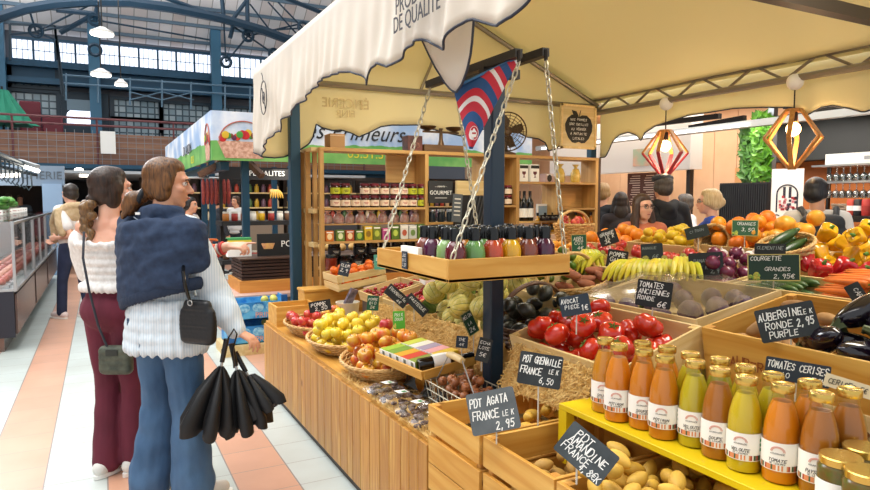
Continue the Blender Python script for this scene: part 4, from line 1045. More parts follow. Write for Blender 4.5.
def chain(p, q, label):
    p, q = V(p), V(q); n = int((q-p).length/.034); d_ = (q-p)/n; e = d_.normalized(); a = e.cross(V((0, 1, 0))).normalized(); b_ = e.cross(a)
    g = MB()
    for i in range(n):
        c = p+d_*(i+.5); sd = a if i % 2 else b_; g.tube([c+e*(.021*cos(w))*1.05+sd*(.0095*sin(w)) for w in [2*PI*k/10 for k in range(10)]], .0032, 5, closed=True)
    o = g.build('chain', zinc); tag(o, label, 'chain')
chain(aL-V((0, 0, .035)), (tx0+.02, ty0+.01, tz+.05), 'pale steel chain holding the front corner of the tray nearest the aisle')
chain(aR-V((0, 0, .035)), (tx1-.02, ty0+.01, tz+.05), 'pale steel chain holding the front corner of the tray by the post')
chain(V((aL.x, 2.9, aL.z-.02)), (tx0+.02, ty1-.03, tz+.05), 'pale steel chain running from under the canvas flap to the far corner of the tray')
chain(V((aR.x, 2.9, aR.z-.02)), (tx1-.03, ty1-.03, tz+.05), 'pale steel chain beside the dark post at the rear of the tray')
def juice(loc, m, label, group):
    JS = 1.2
    t = thing("juice_bottle", label, "bottle", loc, (0, 0, rad(-32)), group); t.scale = (JS,)*3
    MB().lathe([(.026, 0), (.033, .004), (.0355, .02), (.0355, .08), (.033, .096), (.025, .11), (.019, .117), (.018, .13)], 18).build('bottle_body', m, t)
    MB().lathe([(.0205, .118), (.0205, .156), (.018, .16)], 14).build('cap', blackg, t)
    g = MB(); g.sphere((0, -.0352, .05), (.009, .002, .011)).sphere((-.006, -.0352, .044), (.006, .002, .006)).sphere((.006, -.0352, .044), (.006, .002, .006)); g.build('white_mark', white, t); return t
jc = {'dark red': '5e0f1c', 'green': '5f8f4c', 'orange red': 'b3401c', 'yellow': 'd1a012', 'brown': '7a3a28', 'purple': '4a0f34', 'amber': 'b56f16', 'pale green': '86a866'}
rows = [['dark red', 'green', 'orange red', 'yellow', 'brown', 'purple'], ['pale green', 'amber', 'green', 'orange red', 'amber', 'dark red'], ['purple', 'pale green', 'dark red', 'green', 'brown', 'amber'], ['brown', 'yellow', 'purple', 'amber', 'green', 'dark red']]
for j, r_ in enumerate(rows):
    for i, c in enumerate(r_):
        x = tx0+.068+i*.086+.012*(j % 2); y = ty0+.065+j*.095
        if abs(x-P1.x) < .08 and abs(y-P1.y) < .08: continue
        juice((x, y, tz-.0225), mat('juice_'+c.replace(' ', '_'), jc[c], .1, coat=.6), ('%s juice bottle at the front edge of the hanging tray' % c) if j == 0 else '%s juice bottle in the %s row of the hanging tray' % (c, ('second', 'third', 'rear')[j-1]), 'juice bottles, %s row, %s' % (('front', 'second', 'third', 'rear')[j], c))
p = at(405, 260, x=tx0-.004); g = thing('hanging_tag', 'small dark card clipped to the aisle side of the hanging tray', 'card', p)
MB().cbox((-.002, 0, 0), (.004, .05, .075)).build('card', bluesl, g); s = MB(); [strokes(s, tx, .036, (0, yy, 0), .013) for tx, yy in (('JUS', .02), ('BIO', 0), ('3,50', -.02))]
s.v = [tuple(MX.Rotation(-PI/2, 4, 'Z') @ MX.Rotation(PI/2, 4, 'X') @ V(q_)+V((-.0035, 0, 0))) for q_ in s.v]; s.build('lettering', chalk, g, smooth=False)
tag(MB().cbox((0, 0, 0), (.02, .17, .03)).build('paper_roll', paper, loc=(tx0+.012, 2.45, tz+.066)), 'white folded paper lying on the rim of the hanging tray', 'paper')
# ---- pennant hung from the arm
m, nt, b = newmat('pennant_rings'); L = nt.links.new
tc = node(nt, 'ShaderNodeTexCoord'); mp = node(nt, 'ShaderNodeMapping'); mp.inputs['Scale'].default_value = (1, 1.0, .55); L(tc.outputs['Object'], mp.inputs[0])
nz = node(nt, 'ShaderNodeTexNoise', Scale=3.0, Detail=1.0); L(tc.outputs['Object'], nz.inputs['Vector'])
ln_ = node(nt, 'ShaderNodeVectorMath', operation='LENGTH'); L(mp.outputs[0], ln_.inputs[0])
q_ = mth('FRACT', mth('MULTIPLY', mth('ADD', ln_.outputs['Value'], mth('MULTIPLY', nz.outputs[0], .05)), 12.5))
rp = node(nt, 'ShaderNodeValToRGB'); rp.color_ramp.interpolation = 'CONSTANT'; e = rp.color_ramp.elements; e[0].color = lin('c2273a'); e[1].position = .3; e[1].color = lin('e9e6e6')
for pp, cc in ((.46, 'c2273a'), (.68, '1f4f86')): x = e.new(pp); x.color = lin(cc)
L(q_, rp.inputs[0]); L(rp.outputs[0], b.inputs['Base Color']); b.inputs['Roughness'].default_value = .6
pa, pb_, pc = at(453, 88, d=2.75), at(521, 56, d=2.62), at(471, 149, d=2.7)
org = at(472, 136, d=2.7); t = thing('pennant', 'triangular red, white and blue ringed pennant hanging from the iron arm', 'pennant', org)
rows = []
for i in range(17):
    s = i/16; row = []
    for j in range(13):
        k = j/12; p = pa.lerp(pb_, k).lerp(pc+(RH*(.012)*(k-.5)), s)-org; row.append(p+FH*.012*sin(k*7+s*3)*(1-s*.7))
    rows.append(row)
MB().grid(rows).build('cloth', m, t, solid=.002)
g = MB(); q0 = at(474, 133, d=2.68)-org; up_ = V((0, 0, 1)); s_ = 2.68/640
for rr in (4.2,): g.tube([q0+RH*rr*s_*cos(a)+up_*rr*1.6*s_*sin(a) for a in [2*PI*i/20 for i in range(20)]], .0012, 4, closed=True)
g.poly([q0+(RH*x+up_*z)*s_ for x, z in ((-2, -4), (2, -4), (3, 0), (0, 5), (-3, 0))], -FH*.001); g.build('crest', white, t)
g = MB(); g.poly([q0+(RH*x+up_*z)*s_-FH*.0015 for x, z in ((-2, -1), (2, -1), (2, .6), (-2, .6))], -FH*.001); g.build('crest_band', mat('crest_red', 'b3202e', .6), t)
MB().tube([pa-org, pb_-org], .006, 6).build('hanging_rod', mat('rod_blue', '2d6fa8', .5), t)
# ================================================================ FRUIT AND VEGETABLES
yap = mat('apple_yellow', 'd9b81f', .3, col2='e6cf45', vscale=20, rv=.08, rh=.01, coat=.2); rap = mat('apple_red', 'b8232c', .28, col2='d8764a', vscale=22, lo=.45, hi=.75, rv=.12, coat=.25)
bap = mat('apple_blush', 'd6a02a', .3, col2='c9482a', vscale=14, lo=.42, hi=.68, rv=.1, rh=.015, coat=.2)
orm = mat('orange_peel', 'e5861a', .42, bump=.12, bscale=260, rv=.08, rh=.012); clm = mat('clementine', 'e06a17', .42, bump=.1, bscale=260, rv=.08)
lem = mat('lemon_peel', 'd9b424', .42, bump=.1, bscale=200, rv=.08, rh=.01); mang = mat('golden_fruit', 'd98a1f', .35, col2='e8ac3a', vscale=20, rv=.1)
tom = mat('tomato_red', 'b51a10', .18, col2='cf3a1c', vscale=12, rv=.12, coat=.4); rpm = mat('pepper_red', 'b3141f', .16, rv=.1, coat=.4); ypm = mat('pepper_yellow', 'dca312', .18, rv=.08, coat=.4)
avo = mat('avocado_skin', '1c1d17', .4, col2='2a2c20', vscale=40, bump=.3, bscale=120, rv=.2); pot = mat('potato_skin', 'c9a052', .6, col2='b58a42', vscale=20, bump=.1, bscale=90, rv=.1); potp = mat('new_potato', 'd2a83e', .6, col2='bd9030', vscale=18, bump=.08, bscale=80, rv=.1)
banm = mat('banana_peel', 'cfc02c', .45, col2='a9b32a', vscale=9, rv=.06, rh=.015); onr = mat('onion_red', '5c1a3a', .25, col2='7a2f4e', vscale=16, rv=.15, coat=.2); garl = mat('garlic_skin', 'e6ddd2', .6, col2='c9b3b6', vscale=18)
zucm = mat('courgette_skin', '28401c', .3, col2='3c5a28', vscale=30, rv=.2); carm = mat('carrot_skin', 'd9701c', .5, col2='c55f16', vscale=30, rv=.1); aub = mat('aubergine_skin', '130a18', .12, rv=.2, coat=.5)
swp = mat('sweet_potato_skin', '8f5238', .65, col2='a8684a', vscale=18, bump=.2, bscale=50, rv=.1); lim = mat('lime_peel', '55701f', .4, rv=.2, rh=.02); plum = mat('plum_skin', '35183a', .3, col2='4c2a55', vscale=14, rv=.2)
mel_m, nt, b = newmat('melon_rind'); L = nt.links.new
tc = node(nt, 'ShaderNodeTexCoord'); sx = node(nt, 'ShaderNodeSeparateXYZ'); L(tc.outputs['Object'], sx.inputs[0])
st = mth('LESS_THAN', mth('ABSOLUTE', mth('SINE', mth('MULTIPLY', mth('ARCTAN2', sx.outputs[1], sx.outputs[0]), 5.0))), .13)
nz = node(nt, 'ShaderNodeTexNoise', Scale=55.0, Detail=3.0); L(tc.outputs['Object'], nz.inputs['Vector'])
nz2 = node(nt, 'ShaderNodeTexNoise', Scale=9.0); L(tc.outputs['Object'], nz2.inputs['Vector'])
c0 = ramp(nt, nz2.outputs[0], [(.35, 'd3bd5a'), (.65, 'b9b45c')]); c1 = mixc(nt, ramp(nt, nz.outputs[0], [(.5, (0, 0, 0)), (.65, (.55, .55, .55))]), c0, lin('ddd3a0'))
L(mixc(nt, st, c1, lin('54682a')), b.inputs['Base Color']); b.inputs['Roughness'].default_value = .6
# ---- three wicker baskets of apples on the counter
def bk(u, v, z, x=None): return at(u, v, z=z)
p = at(318, 332, z=ZT+.06); bA = basket('wicker_basket', 'round wicker basket of red apples at the far end of the counter', (1.365, 4.42, ZT+.001), .235, .31, .078, rad(0), 1.35, ears=True)
p = at(337, 345, z=ZT+.06); bB = basket('wicker_basket', 'oval wicker basket of yellow apples, middle of the three on the counter', (1.36, 3.8, ZT+.025), .235, .315, .078, rad(4), 1.35, tilt=(0, rad(-6)), ears=True)
bC = basket('wicker_basket', 'oval wicker basket of yellow and blush apples beside the tea cartons', (1.355, 3.18, ZT+.025), .23, .30, .078, rad(-4), 1.35, tilt=(0, rad(-6)), ears=True)
scatter(apple(.038, rap), matrix(bA), pack(16, .038, (-.22, .02), (-.26, .26), 3, .012, shape='oval'), 'red apple in the front half of the round wicker basket', 'red apples in the far basket')
scatter(apple(.036, bap), matrix(bA), pack(14, .037, (.02, .22), (-.24, .24), 6, .012, shape='oval'), 'yellow-red apple in the back half of the round wicker basket', 'blush apples in the far basket', 5)
scatter(apple(.039, yap), matrix(bB), pack(54, .0385, (-.21, .21), (-.285, .285), 4, .014, shape='oval', cand=30), 'yellow apple heaped in the middle wicker basket', 'yellow apples in the middle basket')
scatter(apple(.042, bap), matrix(bC), pack(38, .0415, (-.205, .205), (-.27, .27), 8, .014, shape='oval', cand=30), 'yellow apple with red blush in the nearest wicker basket', 'blush apples in the nearest basket')
o = apple(.04, rap); o.location = matrix(bC) @ V((.09, .18, .2)); o['label'] = 'single dark red apple on top of the nearest apple basket'
# ---- white bucket with a scoop bag
p = at(347, 319, x=1.62); t = thing('white_pot', 'white pot with a dark packet sticking out, behind the yellow apples', 'pot', (1.5, 4.0, ZT)) if False else thing('white_pot', 'white pot with a dark packet sticking out, behind the yellow apples', 'pot', (1.66, 4.62, .587))
MB().lathe([(.075, 0), (.09, .13), (.093, .135), (.086, .135), (.07, .01)], 24).build('pot_body', mat('pot_cream', 'e2dccd', .5), t)
MB().cbox((0, 0, 0), (.07, .02, .16)).build('packet', mat('packet_grey', '4c4650', .3, col2='8d7f90', vscale=30), t, loc=(.02, 0, .16), rot=(.3, .35, .4))
# ---- crate of clementines in front of the low shelf
cr = crate('fruit_crate', 'pale slatted crate of clementines in front of the black preserve jars', (1.86, 4.98, .80), (0, rad(-8), rad(0)), .42, .36, .13, PALE)
scatter(ball(.036, clm, 'clementine', 'clementine', .9), matrix(cr), pack(26, .036, (-.19, .19), (-.16, .16), 2, .012), 'clementine in the pale crate in front of the preserve jars', 'clementines in the far crate')
# ---- red berry punnets
bt = [('currant', 2.0, 4.35), ('currant', 1.93, 4.02)]
ber = mat('red_berry', 'a3121f', .2, col2='8a1420', vscale=40, rv=.25, coat=.3)
for i, (x0, y0_, lb) in enumerate(((1.72, 4.28, 'nearest the aisle'), (2.1, 4.35, 'in the second row'), (1.74, 3.87, 'beside the watermelon'))):
    cr = crate('berry_tray', 'shallow pale tray of red berries %s' % lb, (x0+.16, y0_, .8+.05*(i == 1)), (0, rad(-14), 0), .36, .38, .07, PALE, slats=1, posts=False)
    scatter(ball(.0165, ber, 'red_berry', 'berry', .95, 8), matrix(cr), pack(75, .0165, (-.17, .17), (-.18, .18), 12+i, .012, cand=8), 'small red berry in the shallow tray %s' % lb, 'red berries in the tray %s' % lb)
# ---- cut watermelons, scale, melons
wmr, nt, b = newmat('watermelon'); rind = mat('watermelon_rind', '2f5a2a', .3, col2='6e9350', vscale=10, stretch=(1, 6, 1)); flesh = mat('watermelon_flesh', 'c8313a', .25, col2='d9565a', vscale=25)
def halfmelon(u, v, d, R_, yaw, label):
    p = at(u, v, d=d); t = thing('watermelon_half', label, 'watermelon', p, (rad(-42), 0, yaw))
    MB().lathe([(max(R_*cos(a), .001), R_*1.15*sin(a)) for a in [-PI/2+PI/2*i/9 for i in range(10)]], 24).build('rind', rind, t)
    MB().lathe([(R_*.93, 0), (R_*.93, .003), (.001, .006)], 24).build('flesh', flesh, t); return t
a = halfmelon(428, 294, 4.2, .12, rad(65), 'cut watermelon half with red flesh behind the melons, nearest the berries'); halfmelon(456, 288, 4.35, .13, rad(50), 'cut watermelon half with red flesh behind the melons, under the hanging tray')
sf = at(437, 296, d=4.35); t = thing('kitchen_scale', 'white scale with a grey display between berries and watermelon', 'scale', (sf.x, sf.y, .92)); t.rotation_euler = (0, 0, rad(-15))
MB().box((-.09, -.03, 0), (.09, .16, .05)).build('base', white, t, bevel=.005); g = MB().box((-.05, -.01, .05), (.05, .02, .2)); g.build('display_head', white, t, bevel=.006); MB().box((-.035, -.012, .08), (.035, -.0095, .185)).build('screen', mat('screen_grey', '5b6066', .3), t)
R_ = .074
mo = MB().lathe(prof_apple(R_, .05, .97, 16), 40, None, lambda r, z, w: (r*(1-.05*(1-min(1, abs(sin(5*w))*2.2))*min(1, r/R_*1.5)), z)).build('melon', mel_m); mo['category'] = 'melon'
MB().tube([(0, 0, R_*.9), (0, .004, R_*1.12)], .006, 6).build('stem', stemm, mo)
ma = math.atan2(.22, .6); Mm = MX.Translation((2.0, 3.14, .79)) @ MX.Rotation(-ma, 4, 'Y')
scatter(mo, Mm, pack(34, .076, (-.28, .28), (-.36, .36), 14, 0, cand=30), 'netted green-striped melon heaped behind the straw bank', 'melons behind the straw bank', 6, tilt=1.3)
# ---- tray of tea cartons and the bottle lying on it
t = thing('carton_tray', 'small pine tray on legs carrying flat cartons beside the nearest apple basket', 'tray', (1.40, 2.79, .70), (0, rad(-6), rad(6)))
MB().box((-.15, -.22, 0), (.15, .22, .012)).build('base', pine, t)
for s in (-1, 1): MB().box((s*.15-.006, -.22, 0), (s*.15+.006, .22, .04)).build('rail', pine, t)
for s in (-1, 1): MB().box((-.144, s*.22-.006, 0), (.144, s*.22+.006, .04)).build('rail', pineX, t)
for i, j in ((-1, -1), (1, -1), (-1, 1), (1, 1)): MB().box((i*.055+.065, j*.2-.012, -.135), (i*.055+.089, j*.2+.012, 0)).build('leg', pineZ, t)
TM = matrix(t)
kk = [('8fae2f', 'yellow-green'), ('6b8f2a', 'leaf green'), ('cf9a1f', 'amber'), ('c7351f', 'red'), ('7f8f2a', 'olive green')]
for r_, dx in enumerate((-.07, .06)):
    for i, (c, nm) in enumerate(kk if r_ == 0 else [('b9c245', 'lime'), ('d9d4c4', 'cream'), ('9b8fa8', 'lilac grey'), ('d99aa0', 'pale pink'), ('d8b52a', 'yellow')]):
        l = TM @ V((dx, .18-i*.069, .013)); q = thing('flat_carton', '%s flat carton with white end in the %s row of the carton tray' % (nm, 'front' if r_ == 0 else 'back'), 'box', l, t.rotation_euler)
        MB().box((-.06, -.033, 0), (.06, .033, .045)).build('carton', mat('flat_'+c, c, .45), q); MB().box((-.0615, -.033, 0), (-.0595, .033, .045)).build('white_end', white, q); MB().box((-.063, -.018, .006), (-.061, .002, .04)).build('print', mat('print_grey', '6d7468', .6), q)
l = TM @ V((-.0, -.18, .048)); q = thing('syrup_bottle', 'dark bottle with a paper band lying across the front of the carton tray', 'bottle', l); q.rotation_euler = (rad(0), rad(84), rad(-8))
MB().lathe([(.028, -.13), (.031, -.125), (.031, .03), (.014, .08), (.013, .14)], 16).build('bottle_body', mat('syrup_dark', '15110e', .08), q); MB().lathe([(.0318, -.06), (.034, -.02), (.032, .02)], 14, None, lambda r, z, w: (r*(1+.12*abs(sin(3*w))), z)).build('paper_band', paper, q); MB().lathe([(.0145, .12), (.0145, .15)], 12).build('cap', blackg, q)
# ---- cellophane packs of mushrooms and the wire basket of garlic bulbs
film = glassmat('cellophane', 'ffffff', .86, .22); mush = mat('dried_mushroom', '4c3a34', .8, col2='8d7f7a', vscale=70, lo=.4, hi=.62)
for i, (u, v, yw, lb) in enumerate(((1.2, 2.80, .1, 'next to the nearest apple basket'), (1.2, 2.635, -.08, 'second from the nearest apple basket'), (1.2, 2.47, .12, 'third from the nearest apple basket'), (1.2, 2.305, -.05, 'nearest the potato crates'))):
    p = (u, v, ZT+.042); q = thing('mushroom_pack', 'clear pack of dried mushrooms on the straw, %s' % lb, 'pack', p, (0, 0, yw)); q.scale = (.86, .95, 1)
    g = MB(); rr = random.Random(i)
    for _ in range(26): g.sphere((rr.uniform(-.09, .09), rr.uniform(-.045, .045), rr.uniform(-.025, .012)), (rr.uniform(.012, .025), rr.uniform(.008, .018), .009), 7, 5)
    s_ = g.build('mushrooms', mush, q); s_['kind'] = 'stuff'
    n = 12; rows = [[V((x, y, (.026*(1-(abs(x)/.125)**2.5)*(1-(abs(y)/.075)**2.5))*sgn+rr.uniform(-.004, .006))) for y in [-.075+.15*k/n for k in range(n+1)]] for sgn in (1,) for x in [-.125+.25*k/n for k in range(n+1)]]
    MB().grid(rows).build('film', film, q); MB().box((-.04, -.03, .03), (.03, .012, .031)).build('paper_label', paper, q, rot=(.05, .08, .3)); MB().box((-.01, -.025, .0312), (.02, -.005, .0318)).build('green_print', mat('print_green', '3b8a52', .6), q, rot=(.05, .08, .3))
    MB().lathe([(.002, 0), (.02, .03), (.06, .05)], 10, MX.Translation((.11, 0, 0)) @ MX.Rotation(PI/2, 4, 'Y'), lambda r, z, w: (r*(1+.3*cos(5*w)), z)).build('gathered_end', mat('film_dark', '26231f', .25), q)
p = at(458, 398, z=.6); wb = thing('wire_basket', 'grey wire basket of shallots with a wooden grip, left of the potato crates', 'basket', (1.405, 2.40, ZT+.001), (0, 0, 0))
g = MB(); wx, wy, wh = .115, .165, .13
for z in (0.01, .05, .09, .13): g.tube([V((sx_*wx*(.85+.15*z/wh), sy_*wy*(.85+.15*z/wh), z)) for sx_, sy_ in ((-1, -1), (1, -1), (1, 1), (-1, 1))], .003, 5, closed=True)
for k in range(-4, 5):
    for s in (-1, 1):
        g.tube([V((k/4*wx*.85, s*wy*.85, .01)), V((k/4*wx, s*wy, wh))], .0022, 4); g.tube([V((s*wx*.85, k/4*wy*.85, .01)), V((s*wx, k/4*wy, wh))], .0022, 4)
    g.tube([V((k/4*wx*.85, -wy*.85, .01)), V((k/4*wx*.85, wy*.85, .01))], .0022, 4)
g.build('wire_body', zinc, wb)
hz_ = .26
g = MB()
for s in (-1, 1): g.tube([V((s*wx*.0-.05, s*wy, wh)), V((-.05, s*.06, hz_))], .003, 5)
g.build('handle_wire', steel, wb); MB().tube([V((-.05, -.062, hz_)), V((-.05, -.03, hz_+.004)), V((-.05, .03, hz_+.004)), V((-.05, .062, hz_))], lambda t_: .0135+.003*sin(PI*t_), 12).build('wooden_grip', pale, wb)
shal = mat('shallot_skin', 'a8683c', .4, col2='7d4526', vscale=18, rv=.2)
scatter(onion(.023, shal, 'shallot', 'shallot'), matrix(wb), pack(42, .025, (-.095, .095), (-.14, .14), 7, .015, cand=20), 'brown shallot in the grey wire basket', 'shallots in the wire basket', tilt=1.2)
# ---- potato crates at the near end of the counter, three stacks
spots = [((1.362, 1.985), 'Agata', 'far'), ((1.37, 1.595), 'middle', 'middle'), ((1.37, 1.205), 'near', 'nearest')]
for si, ((x, y), nm, w) in enumerate(spots):
    for k, lev in enumerate(('bottom', 'middle', 'top')):
        z = .015+k*.233
        lb = ['slatted pine crate at the bottom of the %s potato stack', 'slatted pine crate in the middle of the %s potato stack', 'open pine potato crate on top of the %s stack'][k] % w
        o = crate('potato_crate', lb, (x, y, z), (0, 0, 0), .51, .378, .228, PINE, slats=2, gap=.022, th=.014)
        if k == 2:
            M_ = matrix(o)
            if si == 0: scatter(spindle(.021, .034, potp, 'potato', 'potato', 0, .6), M_, pack(14, .029, (-.05, .22), (-.17, -.0), 4, .13, cand=16, maxz=.25), 'small yellow potato left in the far crate', 'potatoes in the far crate', tilt=.4)
            elif si == 1: scatter(spindle(.0225, .036, pot, 'potato', 'potato', 0, .6), M_, pack(60, .0305, (-.24, .24), (-.175, .175), 5, .03, cand=16, maxz=.2), 'dusty yellow potato in the half-full middle crate', 'potatoes in the middle crate', tilt=.4)
            else: scatter(spindle(.0225, .04, potp, 'potato', 'potato', 0, .62, bend=.005), M_, [p_ for p_ in pack(130, .0305, (-.24, .24), (-.178, .178), 9, .06, cand=24, maxz=.33) if p_[0] < -.05 or p_[2] < .26], 'smooth long potato heaped in the nearest crate', 'potatoes in the nearest crate', tilt=.5)
# ---- yellow shelf with the soup bottles
yel = mat('yellow_paint', 'e3c313', .4)
t = thing('bottle_shelf', 'bright yellow painted shelf board under the soup bottles', 'shelf', (1.53, 1.1, .79))
MB().box((-.165, -.75, 0), (.165, .6, .02)).build('board', yel, t, bevel=.002)
MB().box((-.165, .56, -.18), (-.13, .6, 0)).build('bracket', yel, t); MB().box((.13, .56, -.18), (.165, .6, 0)).build('bracket', yel, t)
MB().box((.13, -.72, -.18), (.165, -.68, 0)).build('bracket', yel, t); MB().box((-.165, -.72, -.78), (-.13, -.68, 0)).build('bracket', yel, t)
MB().box((1.37-1.53, .2, -.10), (.16, .3, -.0)).build('bracket', yel, t) if False else None
m, nt, b = newmat('label_stripes'); L = nt.links.new
tc = node(nt, 'ShaderNodeTexCoord'); sx = node(nt, 'ShaderNodeSeparateXYZ'); L(tc.outputs['Object'], sx.inputs[0])
an = mth('MULTIPLY', mth('ARCTAN2', sx.outputs[1], sx.outputs[0]), 11.0); wn = node(nt, 'ShaderNodeTexWhiteNoise'); wn.noise_dimensions = '1D'; L(mth('FLOOR', an), wn.inputs['W'])
rp = node(nt, 'ShaderNodeValToRGB'); rp.color_ramp.interpolation = 'CONSTANT'; e = rp.color_ramp.elements; e[0].color = lin('d98a5a'); e[1].position = .25; e[1].color = lin('ece8df')
for pp, cc in ((.45, '3c5a3c'), (.6, 'a3342c'), (.75, 'ece8df'), (.88, '7a6a52')): x = e.new(pp); x.color = lin(cc)
L(wn.outputs['Value'], rp.inputs[0]); L(rp.outputs[0], b.inputs['Base Color']); b.inputs['Roughness'].default_value = .6
stripes = m
arcm = mat('label_arc', 'd98f7a', .7); grn = mat('eco_green', '4aa36a', .7)
prof = [(.036, 0), (.0415, .004), (.0425, .012), (.0425, .12), (.0405, .145), (.033, .178), (.0245, .2), (.0225, .215), (.0225, .226)]
def soup(loc, rz, m, label, title, group=None):
    t = thing('soup_bottle', label, 'bottle', loc, (0, 0, rz), group)
    fill_ = [(r-.0025, z) for r, z in prof if z < .205]; fill_[0] = (fill_[0][0], .003)
    MB().lathe(fill_, 28).build('soup', m, t)
    MB().lathe(prof, 28).build('glass', glassg, t)
    MB().lathe([(.0262, .222), (.0272, .224), (.0272, .2385), (.0255, .2415), (.02, .2412), (.019, .2405)], 28).build('cap', gold, t)
    n = 20; a0, a1 = -PI/2-1.75, -PI/2+1.75
    def wrap(z0, z1, r, A0=a0, A1=a1): return [[(cos(A0+(A1-A0)*i/n)*r, sin(A0+(A1-A0)*i/n)*r, z) for i in range(n+1)] for z in (z0, z1)]
    lo = MB().grid(wrap(.035, .105, .0431)).build('paper_label', paper, t)
    MB().grid(wrap(.037, .05, .0435)).build('stripe_band', stripes, lo)
    g = MB()
    for rr in (.016, .013): g.tube([V((cos(-PI/2+w_)*.0436, sin(-PI/2+w_)*.0436, zz)) for w_, zz in [(rr/.0434*cos(PI*i/12), .083+rr*.8*sin(PI*i/12)) for i in range(13)]], .0008, 4)
    g.build('arc_mark', arcm, lo)
    g = MB(); strokes(g, title, .046, (0, .062, 0), .0075, th=.17, slant=.12); strokes(g, 'DE LEGUMES', .036, (0, .054, 0), .004, th=.16); strokes(g, 'GOURMANDE', .034, (0, .078, 0), .0038, th=.15)
    vs = []
    for x, y, z in g.v: a = -PI/2+x/.0434; vs.append((cos(a)*.0437, sin(a)*.0437, y))
    g.v = vs; g.build('lettering', inkd, lo, smooth=False)
    g = MB(); A = -PI/2+1.15
    for zz in (.06, .072, .084): g.grid([[(cos(A+dx)*.0436, sin(A+dx)*.0436, zz+dz) for dx in (0, .12, .24)] for dz in (0, .008)])
    g.build('green_marks', grn, lo); return t
sc_ = {'amber orange': 'cf860c', 'bright orange': 'dc800a', 'orange': 'd37c0a', 'deep orange': 'c97608', 'yellow green': 'c4ae10', 'russet': 'a8620f', 'golden yellow': 'd0b212', 'olive yellow': 'a59c1a'}
fr = [(607.5, 339, 'amber orange', 'SOUPE'), (627.5, 345, 'bright orange', 'POTIRON'), (649, 350, 'orange', 'SOUPE'), (668.5, 355, 'deep orange', 'POTIRON'), (696, 361, 'yellow green', 'VELOUTE'), (721, 368, 'russet', 'SOUPE'), (747.5, 375, 'golden yellow', 'VELOUTE'), (781, 382, 'bright orange', 'TOMATE'), (816, 391, 'russet', 'PAYSANNE')]
ordn = ('first', 'second', 'third', 'fourth', 'fifth', 'sixth', 'seventh', 'eighth', 'ninth')
bkr_ = [(646, 343), (669, 348), (687, 352), (717, 359), (743, 365.5), (770, 373), (803, 381), (839, 387)]
SP = [at(q_[0], q_[1], z=1.05) for q_ in fr]+[at(*q_, z=1.05) for q_ in bkr_]
for _ in range(60):                           # keep the bottles from touching
    for a_ in range(len(SP)):
        for b_ in range(a_):
            dv = SP[a_]-SP[b_]; dv.z = 0
            if dv.length < .0875: e_ = dv.normalized()*(.0878-dv.length)/2; SP[a_] = SP[a_]+e_; SP[b_] = SP[b_]-e_
for i, (u, v, c, ti) in enumerate(fr):
    p = SP[i]; az = math.atan2(p.x, p.y)
    soup((p.x, p.y, .81), -az+rad(-8+rnd.uniform(-6, 6)), mat('soup_'+c.replace(' ', '_'), sc_[c], .35, rv=.05, col2=sc_[c]), 'glass bottle of %s soup, %s of the front row from the far end' % (c, ordn[i]), ti)
bkr = [(646, 343, 'orange'), (669, 348, 'bright orange'), (687, 352, 'yellow green'), (717, 359, 'olive yellow'), (743, 365.5, 'golden yellow'), (770, 373, 'yellow green'), (803, 381, 'orange'), (839, 387, 'russet')]
for i, (u, v, c) in enumerate(bkr):
    p = SP[9+i]; az = math.atan2(p.x, p.y)
    soup((p.x, p.y, .81), -az+rnd.uniform(-.4, .4), mat('soup_'+c.replace(' ', '_'), sc_[c], .35, rv=.05, col2=sc_[c]), 'glass bottle of %s soup, %s of the back row from the far end' % (c, ordn[i]), 'SOUPE')
# pickle jars at the near end of the shelf
pk = mat('pickle', '5a5a20', .25, col2='6b4a1e', vscale=60)
for i, (u, v, lb) in enumerate(((841, 455, 'in front'), (864, 446, 'behind'), (868, 470, 'at the corner'))):
    p = at(u, v, z=.945); o = jar('pickle_jar', 'squat gold-lidded jar with white label beside the last soup bottle, %s' % lb, .045, .135, pk, gold, paper, inkd, lidh=.13); o.location = (p.x, p.y, .81); o.rotation_euler = (0, 0, -math.atan2(p.x, p.y))
# ---- beefsteak tomatoes behind the bottles
c = crate_on('tomato_crate', 'pale wooden crate of beefsteak tomatoes behind the soup bottles', 1.52, .93, 1.92, 1.045, 1.585, 2.23, .16, PALE, slats=1)
M_ = matrix(c); pts = pack(44, .051, (-.185, .175), (-.315, .315), 5, .012, cand=40, maxz=.21)
scatter(tomato(.054, tom, lobes=7, am=.09), M_, pts[0::2], 'ribbed red beefsteak tomato in the crate behind the soup bottles', 'ribbed beefsteak tomatoes', 4, tilt=1.1, smin=.85, smax=1.15)
scatter(tomato(.05, tom, lobes=4, am=.04, flat=.8), M_, pts[1::2], 'smooth round red tomato in the crate behind the soup bottles', 'round tomatoes behind the soup bottles', 7, tilt=1.1, smin=.85, smax=1.1)
# ---- aubergine box with stencilled front
c = crate_on('aubergine_crate', 'deep wooden crate of aubergines with a stencilled front behind the soup bottles', 1.9, 1.045, 2.4, 1.135, .85, 1.57, .2, PINE, slats=1)
g = MB(); strokes(g, 'AUBERGINES', .26, (0, 0, 0), .035, th=.12)
Tm = MX.Translation((-.2545-.0015, .12, .1)) @ MX.Rotation(-PI/2, 4, 'Z') @ MX.Rotation(PI/2, 4, 'X'); g.v = [tuple(Tm @ V(q_)) for q_ in g.v]; g.build('stencil_lettering', mat('stencil_red', '96502c', .8), c, smooth=False)
M_ = matrix(c)
au = spindle(.046, .1, aub, 'aubergine', 'aubergine', 0, .55, bend=.012, n=16); MB().lathe([(.03, .08), (.018, .1), (.008, .125), (.007, .14)], 10, MX.Rotation(PI/2, 4, 'Y'), lambda r, z, w: (r*(1+.2*cos(5*w)), z)).build('calyx', mat('aubergine_cap', '4f5a35', .6), au)
